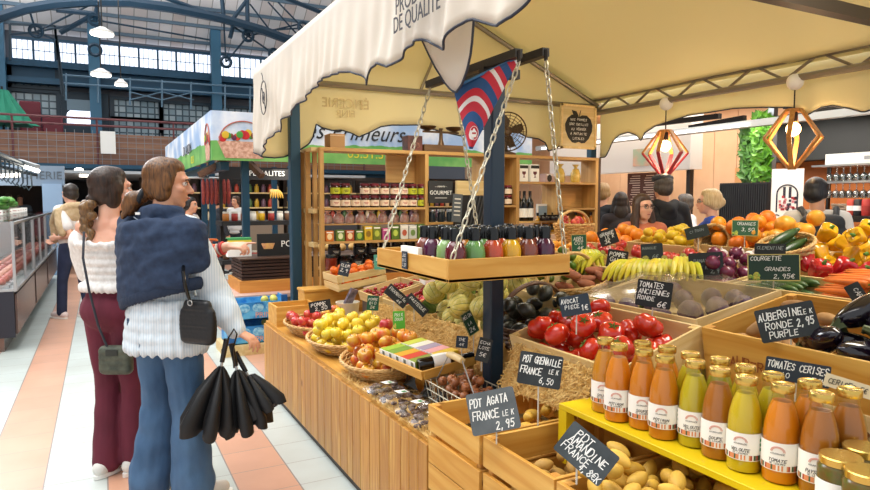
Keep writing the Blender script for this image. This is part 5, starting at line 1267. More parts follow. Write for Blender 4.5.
scatter(au, M_, pack(20, .06, (-.235, .235), (-.345, .05), 3, .02, cand=30, maxz=.27), 'glossy dark aubergine heaped in the stencilled crate', 'aubergines in the stencilled crate', 3, tilt=.5)
gin = mat('root_tan', 'a87f4c', .7, col2='8a6238', vscale=14, bump=.2, bscale=50, rv=.15)
scatter(spindle(.03, .05, gin, 'celeriac_root', 'root', 0, .5, bend=.01), M_, pack(18, .045, (-.23, .23), (.07, .34), 5, .016, cand=24, maxz=.2), 'knobbly tan root in the far end of the stencilled crate', 'tan roots in the stencilled crate', 8)
c2 = crate('fruit_crate', 'pale crate with a corner post at the near end beside the aubergines', (1.95, .72, .86), (0, rad(-9), 0), .4, .26, .2, PALE, slats=1)
scatter(ball(.017, mat('cherry', '6b0f1c', .15, rv=.3, coat=.4), 'cherry_tomato', 'tomato', .95, 10), matrix(c2), pack(60, .018, (-.18, .18), (-.11, .11), 5, .1, cand=8), 'small dark red cherry tomato in the near crate', 'cherry tomatoes in the near crate')
c3 = crate('berry_tray', 'pale tray of red cherries beside the last soup bottle', (1.83, 1.0, .77), (0, rad(-8), 0), .24, .34, .1, PALE, slats=1, posts=False)
scatter(ball(.013, mat('cherry', '8a1420'), 'cherry', 'cherry', .95, 10), matrix(c3), pack(80, .0135, (-.11, .11), (-.16, .16), 6, .012, cand=8), 'glossy dark red cherry in the tray beside the last soup bottle', 'cherries in the near tray')
p = at(848, 386, d=1.66); q = thing('paper_tag', 'cream handwritten tag on the near crate above the cherries', 'tag', p, (PI/2-.2, rad(12), -math.atan2(p.x, p.y)))
MB().cbox((0, 0, -.002), (.11, .035, .003)).build('card', mat('tag_cream', 'ddd0ae', .8), q); g = MB(); strokes(g, 'CERISES 5€', .09, (0, 0, 0), .014); g.build('lettering', inkd, q, smooth=False)
# ---- film-covered purple artichokes, crates in the second row
c = crate_on('produce_tray', 'pale tray of purple artichokes under clear film in the second row', 1.93, 1.06, 2.42, 1.14, 1.62, 2.26, .12, PALE, slats=1, posts=False)
M_ = matrix(c); pm = mat('artichoke', '47294f', .5, col2='7d6a6a', vscale=22, rv=.15)
ar = MB().lathe(prof_apple(.045, -.1, 1.15, 12), 20, None, lambda r, z, w: (r*(1+.08*cos(8*w+z*120)), z)).build('artichoke', pm); ar['category'] = 'artichoke'; MB().tube([(0, 0, -.05), (0, 0, -.085)], .012, 7).build('stem', leafm, ar)
scatter(ar, M_, pack(17, .05, (-.235, .235), (-.31, .31), 3, .022, cand=24, maxz=.11), 'purple artichoke under the clear film', 'artichokes under the film', 4)
n = 16; rr = random.Random(4); rows = [[M_ @ V((-.26+.52*i/n, -.34+.68*j/n, .14+.035*sin(PI*i/n)*sin(PI*j/n)+.008*sin(i*.9)*sin(j*1.1)+rr.uniform(-.004, .006))) for j in range(n+1)] for i in range(n+1)]
o = MB().grid(rows).build('film_cover', glassmat('cover_film', 'f4f2f4', .8, .25)); tag(o, 'creased clear plastic film stretched over the purple artichokes', 'film')
c = crate_on('produce_tray', 'pale empty-looking tray with a few courgettes in the second row beside the film', 1.93, 1.03, 2.42, 1.14, 2.30, 2.78, .14, PALE, slats=1, posts=False)
scatter(spindle(.022, .09, zucm, 'courgette', 'courgette', .5, .35), matrix(c), [(-.18+.06*i, -.05+.1*(i % 2), .036) for i in range(6)], 'dark green courgette lying in the pale second-row tray', 'courgettes in the second-row tray', 5, rotf=lambda q: Euler((0, 0, 1.55+q.uniform(-.05, .05))))
# avocado basket with arched handle
ab = basket('wicker_basket', 'dark wicker basket of avocados with an arched handle beside the blue post', (1.88, 2.51, .82), .19, .235, .12, rad(0), 1.2, wickd, handle=(.16, 0), tilt=(0, rad(-14)))
scatter(spindle(.036, .052, avo, 'avocado', 'avocado', 0, .7), matrix(ab), pack(22, .048, (-.19, .19), (-.22, .22), 4, .04, shape='oval', cand=24), 'dark-skinned avocado in the arched basket', 'avocados in the arched basket', 5, tilt=.7)
# lime basket, sweet potatoes, plums
lb_ = basket('wicker_basket', 'wicker basket of limes with an arched handle in the second row', (2.28, 2.72, .965), .17, .22, .1, 0, 1.2, wick, handle=(.15, 0), tilt=(0, rad(-12)))
scatter(spindle(.026, .032, lim, 'lime', 'lime', 0, .6), matrix(lb_), pack(22, .032, (-.13, .13), (.0, .18), 4, .05, cand=24), 'green lime in the basket with arched handle', 'limes in the second-row basket')
scatter(spindle(.026, .07, swp, 'sweet_potato', 'sweet potato', 0, .5, bend=.008), matrix(lb_), pack(7, .045, (-.16, .16), (-.2, .0), 5, .06, cand=24), 'reddish sweet potato in the basket beside the limes', 'sweet potatoes beside the limes', 3, tilt=.5)
c = crate_on('produce_tray', 'pale tray of dark plums behind the hanging tray', 2.36, 1.06, 2.7, 1.14, 3.2, 3.62, .1, PALE, slats=1, posts=False)
scatter(ball(.024, plum, 'plum', 'plum', 1.12, 12), matrix(c), pack(36, .027, (-.16, .16), (-.19, .19), 4, .016, cand=20), 'dark purple plum in the tray behind the hanging tray', 'plums in the tray')
c = crate_on('produce_tray', 'pale tray of golden apricots behind the hanging tray, left of the green sign', 2.7, 1.15, 3.05, 1.2, 3.45, 3.9, .1, PALE, slats=1, posts=False)
scatter(apple(.03, mang, 'apricot', 'apricot', .2), matrix(c), pack(34, .031, (-.16, .16), (-.21, .21), 4, .01), 'golden orange apricot left of the small green sign', 'apricots left of the green sign')
# ---- third row: bananas, red apples, onions, garlic, courgettes, carrots, peppers
c = crate_on('produce_tray', 'long pale tray of bananas in the third row', 2.44, 1.135, 2.72, 1.17, 2.24, 3.15, .1, PALE, slats=1, posts=False)
bh = banana_hand(banm)
first = True
for i, (u, v) in enumerate(((602, 266), (634, 273), (645, 272), (664, 272), (683, 270), (588, 262))):
    p = at(u, v-8, x=2.53); lb = 'bunch of yellow-green bananas hanging over the third-row tray, %s' % ('beside the dark apple sign', 'left of the middle', 'in the middle', 'below the blank-faced dark sign', 'next to the large faded sign', 'at the far end')[i]
    e = (0, 0, rad(-80+i*9)); o = bh if first else dup(bh); first = False
    o.location = (p.x, p.y, p.z); o.rotation_euler = e; o['label'] = lb; o['group'] = 'banana bunches'
c = crate_on('produce_tray', 'pale tray of red apples behind the bananas', 2.74, 1.14, 2.96, 1.16, 2.3, 3.4, .08, PALE, slats=1, posts=False)
scatter(apple(.037, rap), matrix(c), pack(38, .038, (-.11, .11), (-.54, .54), 5, .01), 'red apple in the tray behind the bananas', 'red apples behind the bananas')
c = crate_on('produce_tray', 'pale tray of red onions and garlic in the third row', 2.44, 1.135, 2.95, 1.2, 1.9, 2.22, .1, PALE, slats=1, posts=False)
scatter(onion(.036, onr), matrix(c), pack(20, .037, (-.24, .08), (-.15, .15), 5, .03), 'glossy red onion left of the green courgette sign', 'red onions', tilt=.9)
scatter(onion(.026, garl, 'garlic_bulb', 'garlic'), matrix(c), pack(16, .028, (.06, .25), (-.16, .16), 6, .08), 'white garlic bulb behind the red onions', 'garlic bulbs', tilt=.7)
c = crate_on('produce_tray', 'pale tray of courgettes and carrots in the third row', 2.44, 1.135, 2.72, 1.17, 1.3, 1.87, .1, PALE, slats=1, posts=False)
M_ = matrix(c); rr = random.Random(8)
scatter(spindle(.023, .1, zucm, 'courgette', 'courgette', .5, .35), M_, [(-.1+.05*(i % 5)+.02*(i//5 % 2), .14+.01*(i % 3), .03+.047*(i//5)) for i in range(10)], 'dark green courgette stacked under the large green sign', 'courgettes under the green sign', 6, rotf=lambda q: Euler((0, 0, 1.5+q.uniform(-.05, .05))))
ca = MB().lathe([(.001, -.1), (.006, -.085), (.012, -.03), (.0165, .05), (.017, .075), (.012, .09), (.002, .093)], 12, MX.Rotation(PI/2, 4, 'Y')).build('carrot', carm); ca['category'] = 'carrot'
MB().tube([(.09, 0, 0), (.11, .004, .004), (.125, .012, 0)], .004, 5).build('leaf_stub', leafm, ca)
scatter(ca, M_, [(-.1+.04*(i % 6)+.018*(i//6 % 2), -.14+.01*(i % 3)-.01*(i//6), .036+.037*(i//6)) for i in range(24)], 'orange carrot in the bundle beside the leaning dark sign', 'carrots', 6, rotf=lambda q: Euler((0, q.uniform(-.04, .04), -1.62+q.uniform(-.05, .05))))
c = crate_on('produce_tray', 'pale tray of red peppers behind the courgettes', 2.74, 1.16, 2.96, 1.19, 1.45, 1.9, .1, PALE, slats=1, posts=False)
scatter(pepper(.045, rpm), matrix(c), pack(9, .054, (-.12, .12), (-.22, .22), 5, .01, cand=24, maxz=.15), 'shiny red bell pepper behind the courgettes', 'red peppers', 6, tilt=1.2)
g = MB(); rr = random.Random(3)
for _ in range(160):
    p = V((rr.uniform(2.5, 2.95), rr.uniform(1.0, 1.3), rr.uniform(1.16, 1.28))); w = rr.uniform(0, 6.28); e = V((cos(w), sin(w), rr.uniform(-.1, .5))).normalized()*.045; s_ = e.cross(V((rr.uniform(-1, 1), rr.uniform(-1, 1), 1))).normalized()*.022
    g.add([p-e, p+s_, p+e, p-s_], [(0, 1, 2, 3)])
o = g.build('herb_leaves', mat('herb_green', '2f5a22', .5, col2='4a7a2c', vscale=20), smooth=False); tag(o, 'mass of dark green leafy herbs at the right end behind the carrots', 'herbs', kind='stuff')
# ---- top row: oranges, lemons, oranges, yellow peppers
def toprow(y0, y1, label, zf=1.225): return crate_on('fruit_crate', label, 2.98, zf, 3.42, zf+.05, y0, y1, .13, PALE, slats=1)
c = toprow(3.08, 3.56, 'pale crate of large oranges on the top row, below the red-slatted lamp', 1.21)
scatter(orange(.047, orm), matrix(c), pack(21, .047, (-.2, .2), (-.23, .23), 5, .05, cand=26, maxz=.18), 'large orange on the top row below the red-slatted lamp', 'oranges below the red-slatted lamp', tilt=1.5)
c = toprow(2.52, 3.05, 'pale crate of lemons on the top row, in front of the woman in blue', 1.235)
scatter(spindle(.032, .043, lem, 'lemon', 'lemon', .22, .62), matrix(c), pack(40, .039, (-.205, .205), (-.25, .25), 6, .05, cand=30, maxz=.19), 'yellow lemon on the top row in front of the woman in blue', 'lemons on the top row', tilt=.8)
c = toprow(1.98, 2.49, 'pale crate of oranges and golden fruit on the top row, below the plain lamp', 1.25)
scatter(orange(.045, orm), matrix(c), pack(30, .045, (-.21, .21), (-.02, .25), 8, .06, cand=24, maxz=.24), 'orange on the top row below the plain wooden lamp', 'oranges below the plain lamp', tilt=1.5)
scatter(spindle(.044, .055, mang, 'mango', 'mango', 0, .65), matrix(c), pack(22, .05, (-.21, .21), (-.25, .03), 9, .06, cand=24, maxz=.25), 'smooth golden mango next to the oranges of the plain lamp', 'mangoes on the top row', tilt=.8)
c = toprow(1.48, 1.95, 'pale crate of yellow peppers at the right end of the top row', 1.2)
scatter(pepper(.043, ypm), matrix(c), pack(24, .051, (-.21, .21), (-.23, .23), 6, .06, cand=30, maxz=.27), 'yellow bell pepper at the right end of the top row', 'yellow peppers', 6, tilt=1.3)
b_ = basket('wicker_basket', 'small wicker basket tipped on its side between lemons and oranges', (3.1, 2.46, 1.24), .09, .09, .12, 0, 1.1, wick, tilt=(rad(20), rad(-70)), rings=6)
b_ = basket('wicker_basket', 'small dark-fruited wicker basket left of the top-row oranges', (3.12, 3.74, 1.2), .14, .15, .12, 0, 1.2, wick, handle=(.1, 0))
scatter(apple(.036, rap), matrix(b_), pack(9, .037, (-.12, .12), (-.12, .12), 5, .05, shape='oval'), 'red apple in the small basket left of the oranges', 'red apples in the small basket')
b_ = basket('wicker_basket', 'shallow wicker basket of courgettes between mangoes and yellow peppers', (2.93, 1.93, 1.22), .11, .13, .08, 0, 1.3, wick, tilt=(0, rad(-25)), rings=6)
scatter(spindle(.024, .09, zucm, 'cucumber', 'cucumber', .5, .35), matrix(b_), [(0, -.03, .06), (.0, .03, .06), (.0, 0, .112)], 'dark green cucumber in the shallow basket on the top row', 'cucumbers in the shallow basket', 5, rotf=lambda q: Euler((0, 0, -.2)))
# ---- price signs
sign(540, 370, 2.05, 44, 33, 'black price sign for grenaille potatoes above the far potato crate', [('PDT GRENAILLE', .02, .28, .88, .2), ('FRANCE', -.2, -.06, .5, .2), ('LE K', .32, .0, .22, .14), ('6,50', .18, -.3, .34, .18)], -5, 8, 12, stick=.14)
p0 = sign(493, 411, 2.02, 50, 42, 'grey slate price sign for Agata potatoes on the far potato crate', [('PDT AGATA', -.05, .26, .8, .2), ('FRANCE', -.16, -.06, .55, .19), ('LE K', .3, -.1, .24, .13), ('2,95', .2, -.34, .4, .2)], 14, 5, 22, mat('slate_grey', '4d5356', .7, col2='5d6366', vscale=14), stick=.05)
sign(586, 453, 1.58, 57, 37, 'slate price sign for Amandine potatoes leaning on the nearest crate', [('PDT', -.15, .3, .36, .22), ('AMANDINE', .02, .06, .8, .22), ('FRANCE', -.12, -.2, .6, .2), ('4,8€K', .26, -.36, .42, .2)], -34, 5, 22, mat('slate_soft', '30373a', .7, col2='454c4f', vscale=14), stick=.05)
sign(787, 322, 2.0, 54, 34, 'large black price sign for round aubergines standing in the stencilled crate', [('AUBERGINE', -.08, .26, .76, .22), ('RONDE', -.14, -.04, .48, .2), ('PURPLE', -.1, -.32, .5, .18), ('LE K', .36, .2, .2, .14), ('2,95', .3, -.06, .3, .24)], 17, 0, 15, stick=.1)
sign(797, 372, 1.78, 58, 22, 'low dark sign for cherry tomatoes behind the soup bottles', [('TOMATES CERISES', 0, .2, .94, .32), ('BIO', -.2, -.24, .2, .22), ('5€K', .34, -.28, .24, .24)], -4, 0, 10, bluesl, stick=.06)
sign(654, 294, 2.42, 34, 27, 'black price sign for old tomatoes between the two second-row trays', [('TOMATES', -.1, .32, .7, .19), ('ANCIENNES', .0, .06, .88, .17), ('RONDE', -.2, -.18, .5, .16), ('6€', .26, -.36, .26, .2)], -6, 0, 8, mat('sign_black', '15171a', .7), stick=.12)
sign(706, 266, 2.95, 32, 27, 'large faded black sign with faint chalk between bananas and onions', [('BANANE', -.1, .2, .5, .12), ('LE K', -.1, -.06, .3, .12), ('2,9', .25, -.2, .25, .14)], 5, 0, 8, mat('sign_black2', '1a2024', .7), ink=mat('faint_chalk', '8d9696', .9), stick=.12)
sign(773.5, 267.5, 2.62, 47, 27, 'green framed price sign for courgettes with printed vegetables', [('COURGETTE', -.14, .34, .6, .15), ('GRANDES', .08, -.06, .56, .13), ('2,95€', .2, -.32, .4, .15)], 3, 0, 8, mat('deep_green', '123326', .6), frame=mat('sign_edge', 'c2b46a', .6), veg='6d9a3c', stick=.12)
sign(617, 260, 3.5, 20, 20, 'small black price sign hanging over the bananas at the far end', [('POMME', 0, .28, .8, .2), ('GALA', 0, 0, .7, .2), ('LE K', -.05, -.28, .6, .18)], -8, 0, 8, mat('sign_black', '15171a'), stick=.1)
sign(652, 253, 3.35, 21, 19, 'blank-faced dark sign pinned on the crate rim below the lemons', [('MANGUE', -.1, .26, .66, .13), ('6€', .15, -.2, .3, .2)], 5, 0, 8, mat('sign_black3', '1c262b', .7), ink=mat('faint_chalk', '8d9696'), stick=.1)
sign(608, 237, 3.85, 18, 16, 'small black sign leaning against the oranges below the red-slatted lamp', [('ORANGE', 0, .22, .8, .2), ('LE K', .1, -.02, .5, .2), ('3€', -.1, -.28, .4, .2)], 20, 0, 8, mat('sign_black', '15171a'), stick=.08)
sign(697, 232, 3.55, 22, 12, 'narrow dark sign tilted over the lemons', [('CITRON', 0, .1, .7, .2)], 16, 0, 10, mat('sign_green_black', '182420', .7), ink=mat('faint_chalk', '8d9696'), stick=.08)
sign(745, 228, 3.35, 24, 16, 'green sign with a printed fruit standing behind the oranges below the plain lamp', [('ORANGES', .05, .26, .7, .18), ('3,50', .12, -.1, .5, .2)], 0, 0, 6, mat('sign_green', '2c5a3c', .6), frame=mat('sign_edge', 'c2b46a'), veg='7da84a', stick=.1)
sign(770, 249, 2.95, 28, 11, 'low black strip sign in front of the oranges below the plain lamp', [('CLEMENTINE', 0, .1, .84, .3)], 0, 0, 8, mat('sign_black', '15171a'), ink=mat('faint_chalk', '8d9696'), stick=.08)
sign(579, 243, 4.1, 15, 17, 'small green framed sign beside the apricots', [('ABRI', 0, .25, .7, .2), ('COT', 0, 0, .6, .2), ('4€', .1, -.28, .5, .2)], 3, 0, 8, greenb, frame=mat('sign_edge', 'c2b46a'), stick=.1)
sign(575, 305, 2.36, 30, 20, 'dark blue price sign on the avocado basket', [('AVOCAT', -.15, .24, .6, .22), ('PIECE', -.1, -.06, .5, .2), ('1€', .3, -.2, .24, .26)], 12, 0, 14, bluesl, stick=.08)
sign(470, 323, 2.95, 14, 24, 'narrow green price sign stuck among the melons beside the post', [('MELON', 0, .3, .8, .14), ('LA', 0, .0, .4, .14), ('2€', 0, -.28, .6, .18)], 22, -35, 12, mat('sign_green2', '1d4630', .6), frame=mat('sign_edge', 'c2b46a'), stick=.1)
sign(397, 296, 3.95, 26, 12, 'narrow black sign leaning in front of the red berries', [('FRAMBOISE', 0, .15, .84, .26), ('4€', .2, -.25, .3, .26)], -42, -10, 10, slate, stick=.08)
sign(417, 305, 3.75, 26, 10, 'narrow black sign leaning between berries and melons', [('PASTEQUE', 0, .1, .8, .3)], -46, -10, 10, slate, stick=.08)
sign(373, 303, 4.0, 12, 15, 'small green sign above the straw behind the yellow apples', [('POMME', 0, .25, .8, .16), ('BIO', 0, 0, .6, .18), ('2€', 0, -.28, .5, .18)], -6, -10, 8, greenb, stick=.08)
sign(399, 320, 3.55, 12, 18, 'bright green printed card standing in the straw', [('PRIX', 0, .28, .7, .16), ('DOUX', 0, .05, .7, .16)], 2, 0, 8, mat('card_green', '4fae2c', .6), veg='c4d96a', stick=.05)
sign(320, 306, 4.5, 22, 11, 'small black sign at the far end of the red apple basket', [('POMME', -.05, .18, .7, .3), ('2,50', .05, -.22, .6, .3)], 8, 0, 10, mat('sign_black', '15171a'), stick=.06)
sign(344.5, 269, 4.9, 11, 14, 'small slate sign stuck in the clementine crate', [('CLEM', 0, .25, .8, .2), ('2,9', 0, -.1, .7, .22)], -14, 0, 10, bluesl, stick=.06)
sign(379.5, 262, 5.1, 11, 15, 'small turquoise card standing by the black preserve jars', [('BIO', 0, .2, .6, .2), ('5€', 0, -.15, .5, .2)], 2, 0, 6, mat('card_teal', '4fa08c', .6), stick=.02)
sign(484, 350, 2.7, 14, 24, 'dark slate sign in the straw just left of the post', [('ECHA', 0, .3, .8, .12), ('LOTE', 0, .08, .8, .12), ('5€', 0, -.2, .6, .16)], -16, -10, 12, slate, stick=.05)
sign(462, 342, 2.8, 12, 12, 'small dark card behind the carton tray', [('THE', 0, .2, .6, .24), ('4€', 0, -.2, .5, .24)], -4, 0, 8, bluesl, stick=.05)
sign(861, 300, 2.3, 36, 14, 'long black sign leaning steeply beside the carrots', [('CAROTTE', 0, .1, .7, .3), ('2€', .3, -.25, .2, .3)], -58, 0, 10, slate, stick=.08)
# ================================================================ PEOPLE
def capsule(mb, p, q, r1, r2, n=12, asp=None, side=None):
    """rounded, tapering limb piece from p to q; asp flattens it along side x axis"""
    p, q = V(p), V(q); d_ = q-p; L_ = d_.length
    z = d_.normalized() if L_ > 1e-6 else V((0, 0, 1))
    x = V(side) if side is not None else (V((1, 0, 0)) if abs(z.x) < .9 else V((0, 1, 0)))
    x = (x-z*x.dot(z)).normalized(); y = z.cross(x); a = asp or 1
    M_ = MX(((x.x, y.x, z.x, p.x), (x.y, y.y, z.y, p.y), (x.z, y.z, z.z, p.z), (0, 0, 0, 1)))
    pr = [(max(r1*cos(t), .0004), r1*sin(t)) for t in [-PI/2+PI/2*i/5 for i in range(6)]]+[(max(r2*cos(t), .0004), L_+r2*sin(t)) for t in [PI/2*i/5 for i in range(6)]]
    mb.lathe(pr, n, M_ @ MX.Diagonal((1, a, 1, 1)))
def blob(name, mb, m, parent=None, vox=.012, smooth=4, loc=None, rot=None, fold=None):
    me = mb.mesh(name+'_raw', m); o = bpy.data.objects.new(name, me); C.objects.link(o)
    r = o.modifiers.new('r', 'REMESH'); r.mode = 'VOXEL'; r.voxel_size = vox; r.use_smooth_shade = True
    if smooth: s = o.modifiers.new('s', 'SMOOTH'); s.factor = .5; s.iterations = smooth
    dg = bpy.context.evaluated_depsgraph_get(); me2 = bpy.data.meshes.new_from_object(o.evaluated_get(dg)); me2.name = name
    o.modifiers.clear(); o.data = me2; bpy.data.meshes.remove(me)
    if not me2.materials: me2.materials.append(m)
    if fold:
        nn = [v.normal.copy() for v in me2.vertices]
        for v, n_ in zip(me2.vertices, nn): v.co += n_*fold(v.co)
    me2.polygons.foreach_set('use_smooth', [True]*len(me2.polygons)); me2.update()
    if parent is not None: o.parent = parent
    if loc is not None: o.location = loc
    if rot is not None: o.rotation_euler = rot
    return o
def hand(mb, w, d_, n, thumb, curl=(.3, .35, .4, .45), k=1.0):
    """palm and five fingers from wrist w along d_, palm facing n, thumb towards side thumb"""
    w = V(w); d_ = V(d_).normalized(); n = V(n); n = (n-d_*n.dot(d_)).normalized(); s = V(thumb); s = (s-d_*s.dot(d_)-n*s.dot(n)).normalized()
    capsule(mb, w-d_*.03, w+d_*.02, .024*k, .026*k, 10, .72, s)
    kn = []
    for i, o in enumerate((.030, .010, -.011, -.030)):
        q = w+d_*(.088-.006*abs(i-1))*k+s*o*k; kn.append(q); capsule(mb, w+d_*.012+s*o*.6*k, q, .0145*k, .0115*k, 8)
    for i, (L_, c) in enumerate(zip((.070, .078, .072, .056), curl)):
        p = kn[i]; e = d_+s*(.10, .02, -.04, -.12)[i]; e.normalize(); ang = 0
        for f, rr in ((.42, .0095), (.32, .0086), (.26, .0076)):
            ang += c; v = (e*cos(ang)+n*sin(ang)).normalized(); q = p+v*L_*f*k; capsule(mb, p, q, rr*k, rr*.9*k, 8); p = q
    p = w+d_*.018*k+s*.022*k; a = (d_*.62+s*.7+n*.25).normalized()
    q = p+a*.042*k; capsule(mb, p, q, .0145*k, .0115*k, 8); b_ = (d_*.85+s*.3+n*.3).normalized(); r = q+b_*.03*k; capsule(mb, q, r, .011*k, .0095*k, 8); capsule(mb, r, r+b_*.022*k, .0095*k, .008*k, 8)
def headM(J): return MX.Translation(J['head']) @ MX.Rotation(-J.get('hyaw', 0), 4, 'Z') @ MX.Rotation(J.get('hpitch', 0), 4, 'X') @ MX.Rotation(J.get('hroll', 0), 4, 'Y')
def pose(s=1.0, fem=True, **over):
    w = .165 if fem else .185
    J = dict(pelvis=(0, 0, .93), waist=(0, .0, 1.07), chest=(0, .005, 1.24), neck=(0, -.012, 1.42), head=(0, .025, 1.575),
             shL=(-w, -.01, 1.375), shR=(w, -.01, 1.375), elL=(-w-.06, -.03, 1.1), elR=(w+.06, -.03, 1.1), wrL=(-w-.05, .06, .87), wrR=(w+.05, .06, .87),
             hiL=(-.085, 0, .9), hiR=(.085, 0, .9), knL=(-.095, .02, .49), knR=(.095, .02, .49), anL=(-.1, -.02, .085), anR=(.1, -.02, .085), hyaw=0, hpitch=0, hroll=0)
    J.update(over)
    return {k: (V(v)*s if isinstance(v, (tuple, V)) else v) for k, v in J.items()}, s
def body_mb(J, s=1, fem=True, hands=True, hL=None, hR=None, feet=True):
    g = MB(); P_ = lambda k, d_=(0, 0, 0): J[k]+V(d_)*s
    def E(c, r, M_=None): g.sphere(c, tuple(x*s for x in r), 18, 12, M_)
    E(P_('pelvis'), (.165, .115, .13)); E(P_('waist'), (.125 if fem else .145, .095, .16)); E(P_('chest'), (.148 if fem else .17, .108, .17))
    capsule(g, P_('shL', (.03, 0, .0)), P_('shR', (-.03, 0, .0)), .06*s, .06*s, 14)
    capsule(g, J['chest'], P_('neck', (0, 0, -.03)), .09*s, .06*s, 14); capsule(g, P_('neck', (0, 0, -.02)), J['head']+V((0, -.02, -.03))*s, .054*s if fem else .062*s, .05*s, 14)
    for sd in 'LR':
        capsule(g, J['sh'+sd], J['el'+sd], .047*s, .038*s); capsule(g, J['el'+sd], J['wr'+sd], .037*s, .025*s)
        capsule(g, J['hi'+sd], J['kn'+sd], .083*s, .055*s); capsule(g, J['kn'+sd], J['an'+sd], .052*s, .034*s)
        if feet:
            a = J['an'+sd]; fw = V(J.get('ft'+sd, (0, 1, 0))).normalized(); capsule(g, a+V((0, 0, -.04))*s-fw*.03*s, a+V((0, 0, -.055))*s+fw*.14*s, .034*s, .026*s)
        if hands:
            hp = (hL if sd == 'L' else hR)
            d_ = (J['wr'+sd]-J['el'+sd]).normalized()
            if hp: hand(g, J['wr'+sd], hp.get('d', d_), hp['n'], hp['t'], hp.get('curl', (.3, .35, .4, .45)), s*(.93 if fem else 1))
            else: hand(g, J['wr'+sd], d_, V((1 if sd == 'L' else -1, 0, 0)), V((0, 1, .2)), k=s*(.93 if fem else 1))
    H = headM(J); R3 = H.to_3x3().to_4x4()
    def HE(c, r): E(H @ (V(c)*s), r, R3)
    HE((0, -.015, .035), (.074, .094, .083)); HE((0, .022, -.035), (.058, .066, .078)); HE((0, .06, -.09), (.026, .022, .022)); HE((0, .03, -.075), (.048, .05, .035))
    HE((0, .074, .03), (.05, .018, .02)); HE((.026, .083, .028), (.018, .009, .008)); HE((-.026, .083, .028), (.018, .009, .008))
    capsule(g, H @ (V((0, .083, .015))*s), H @ (V((0, .108, -.028))*s), .008*s, .0125*s, 10); HE((.011, .095, -.031), (.009, .01, .008)); HE((-.011, .095, -.031), (.009, .01, .008))
    HE((0, .084, -.056), (.02, .011, .006)); HE((0, .083, -.066), (.018, .011, .007)); HE((.04, .055, -.02), (.02, .025, .022)); HE((-.04, .055, -.02), (.02, .025, .022))
    HE((.076, -.008, -.01), (.009, .018, .03)); HE((-.076, -.008, -.01), (.009, .018, .03))
    return g
eyew = mat('eye_white', 'd8cec4', .3); eyed = mat('iris_dark', '2c1d14', .2); lipm = mat('lip', 'b3615a', .45); browm = mat('brow', '3a281c', .8)
def face(J, s, par, brow=None, lips=True):
    H = headM(J)
    for sd in (-1, 1):
        e = MB().sphere((0, 0, 0), .0115*s, 12, 8).build('eye', eyew, par); e.matrix_local = H @ MX.Translation(V((sd*.029, .0765, .008))*s)
        MB().sphere((0, .0078*s, 0), (.0062*s, .0048*s, .0062*s), 10, 6).build('iris', eyed, e); MB().tube([V((-.012, .004, .0035))*s, V((-.006, .0105, .0068))*s, V((.001, .0118, .0072))*s, V((.008, .0095, .006))*s, V((.0125, .003, .002))*s], .0022*s, 6).build('upper_lid', browm, e)
        MB().tube([V((sd*.014, .0915, .0255))*s, V((sd*.03, .0925, .03))*s, V((sd*.046, .08, .0255))*s], .0032*s, 6).build('eyebrow', brow or browm, par).matrix_local = H
    if lips: MB().tube([V((-.02, .087, -.061))*s, V((0, .0965, -.06))*s, V((.02, .087, -.061))*s], lambda t: .0055*s*max(sin(PI*t), .15), 8).build('lips', lipm, par).matrix_local = H
def person(label, loc, heading, J, s, sk, fem=True, vox=.012, hL=None, hR=None, clothes=(), group=None, hair=None, eyes=True, smooth=4):
    o = blob('person', body_mb(J, s, fem, True, hL, hR), sk, None, vox, smooth, loc, (0, 0, -heading)); tag(o, label, 'person', group)
    if eyes: face(J, s, o)
    return o
def limb(g, pts, rr, n=14):
    for (a, b), (r1, r2) in zip(zip(pts, pts[1:]), zip(rr, rr[1:])): capsule(g, a, b, r1, r2, n)
def trousers(J, s, o, m, hem=.07, knee=.07, thigh=.095, top=1.0, vox=.012, seat=True, len_=.03, fold=None):
    g = MB()
    g.sphere(J['pelvis']+V((0, -.012, .0))*s, tuple(x*s for x in (.178, .135, .13)), 18, 12); g.sphere(J['pelvis']+V((0, -.005, .09))*s, tuple(x*s for x in (.145, .112, max(top-.99, .02)+.03)), 18, 10)
    for sd in 'LR':
        a = J['an'+sd].copy(); a.z = len_+hem*.9
        limb(g, [J['hi'+sd], J['hi'+sd].lerp(J['kn'+sd], .45), J['kn'+sd], J['kn'+sd].lerp(a, .5), a], [thigh*s*1.08, thigh*s*.93, knee*s, (knee*.45+hem*.55)*s, hem*s])
    t = blob('trousers', g, m, o, vox, 3, fold=fold); return t
def shoes(J, s, o, m, sole=None):
    for sd in 'LR':
        a = J['an'+sd]; fw = V(J.get('ft'+sd, (0, 1, 0))).normalized(); g = MB()
        b0 = V((a.x, a.y, .052*s)); capsule(g, b0-fw*.045*s, b0+fw*.05*s+V((0, 0, .008))*s, .044*s, .046*s); capsule(g, b0+fw*.05*s, b0+fw*.155*s-V((0, 0, .006))*s, .046*s, .034*s, 12, 1); capsule(g, b0-fw*.03*s, a, .04*s, .04*s)
        x = blob('shoe', g, m, o, .008, 3)
        # flat sole
        q = MB(); n = 20; c0 = V((a.x, a.y, 0)); sw = V((fw.y, -fw.x, 0)); pts = []
        for i in range(n):
            w = 2*PI*i/n; pts.append(c0+fw*(.055+.15*cos(w))*s+sw*(.047*sin(w)*(1+.1*cos(w)))*s+V((0, 0, .002)))
        q.poly(pts, (0, 0, .022*s)); q.build('sole', sole or white, x)
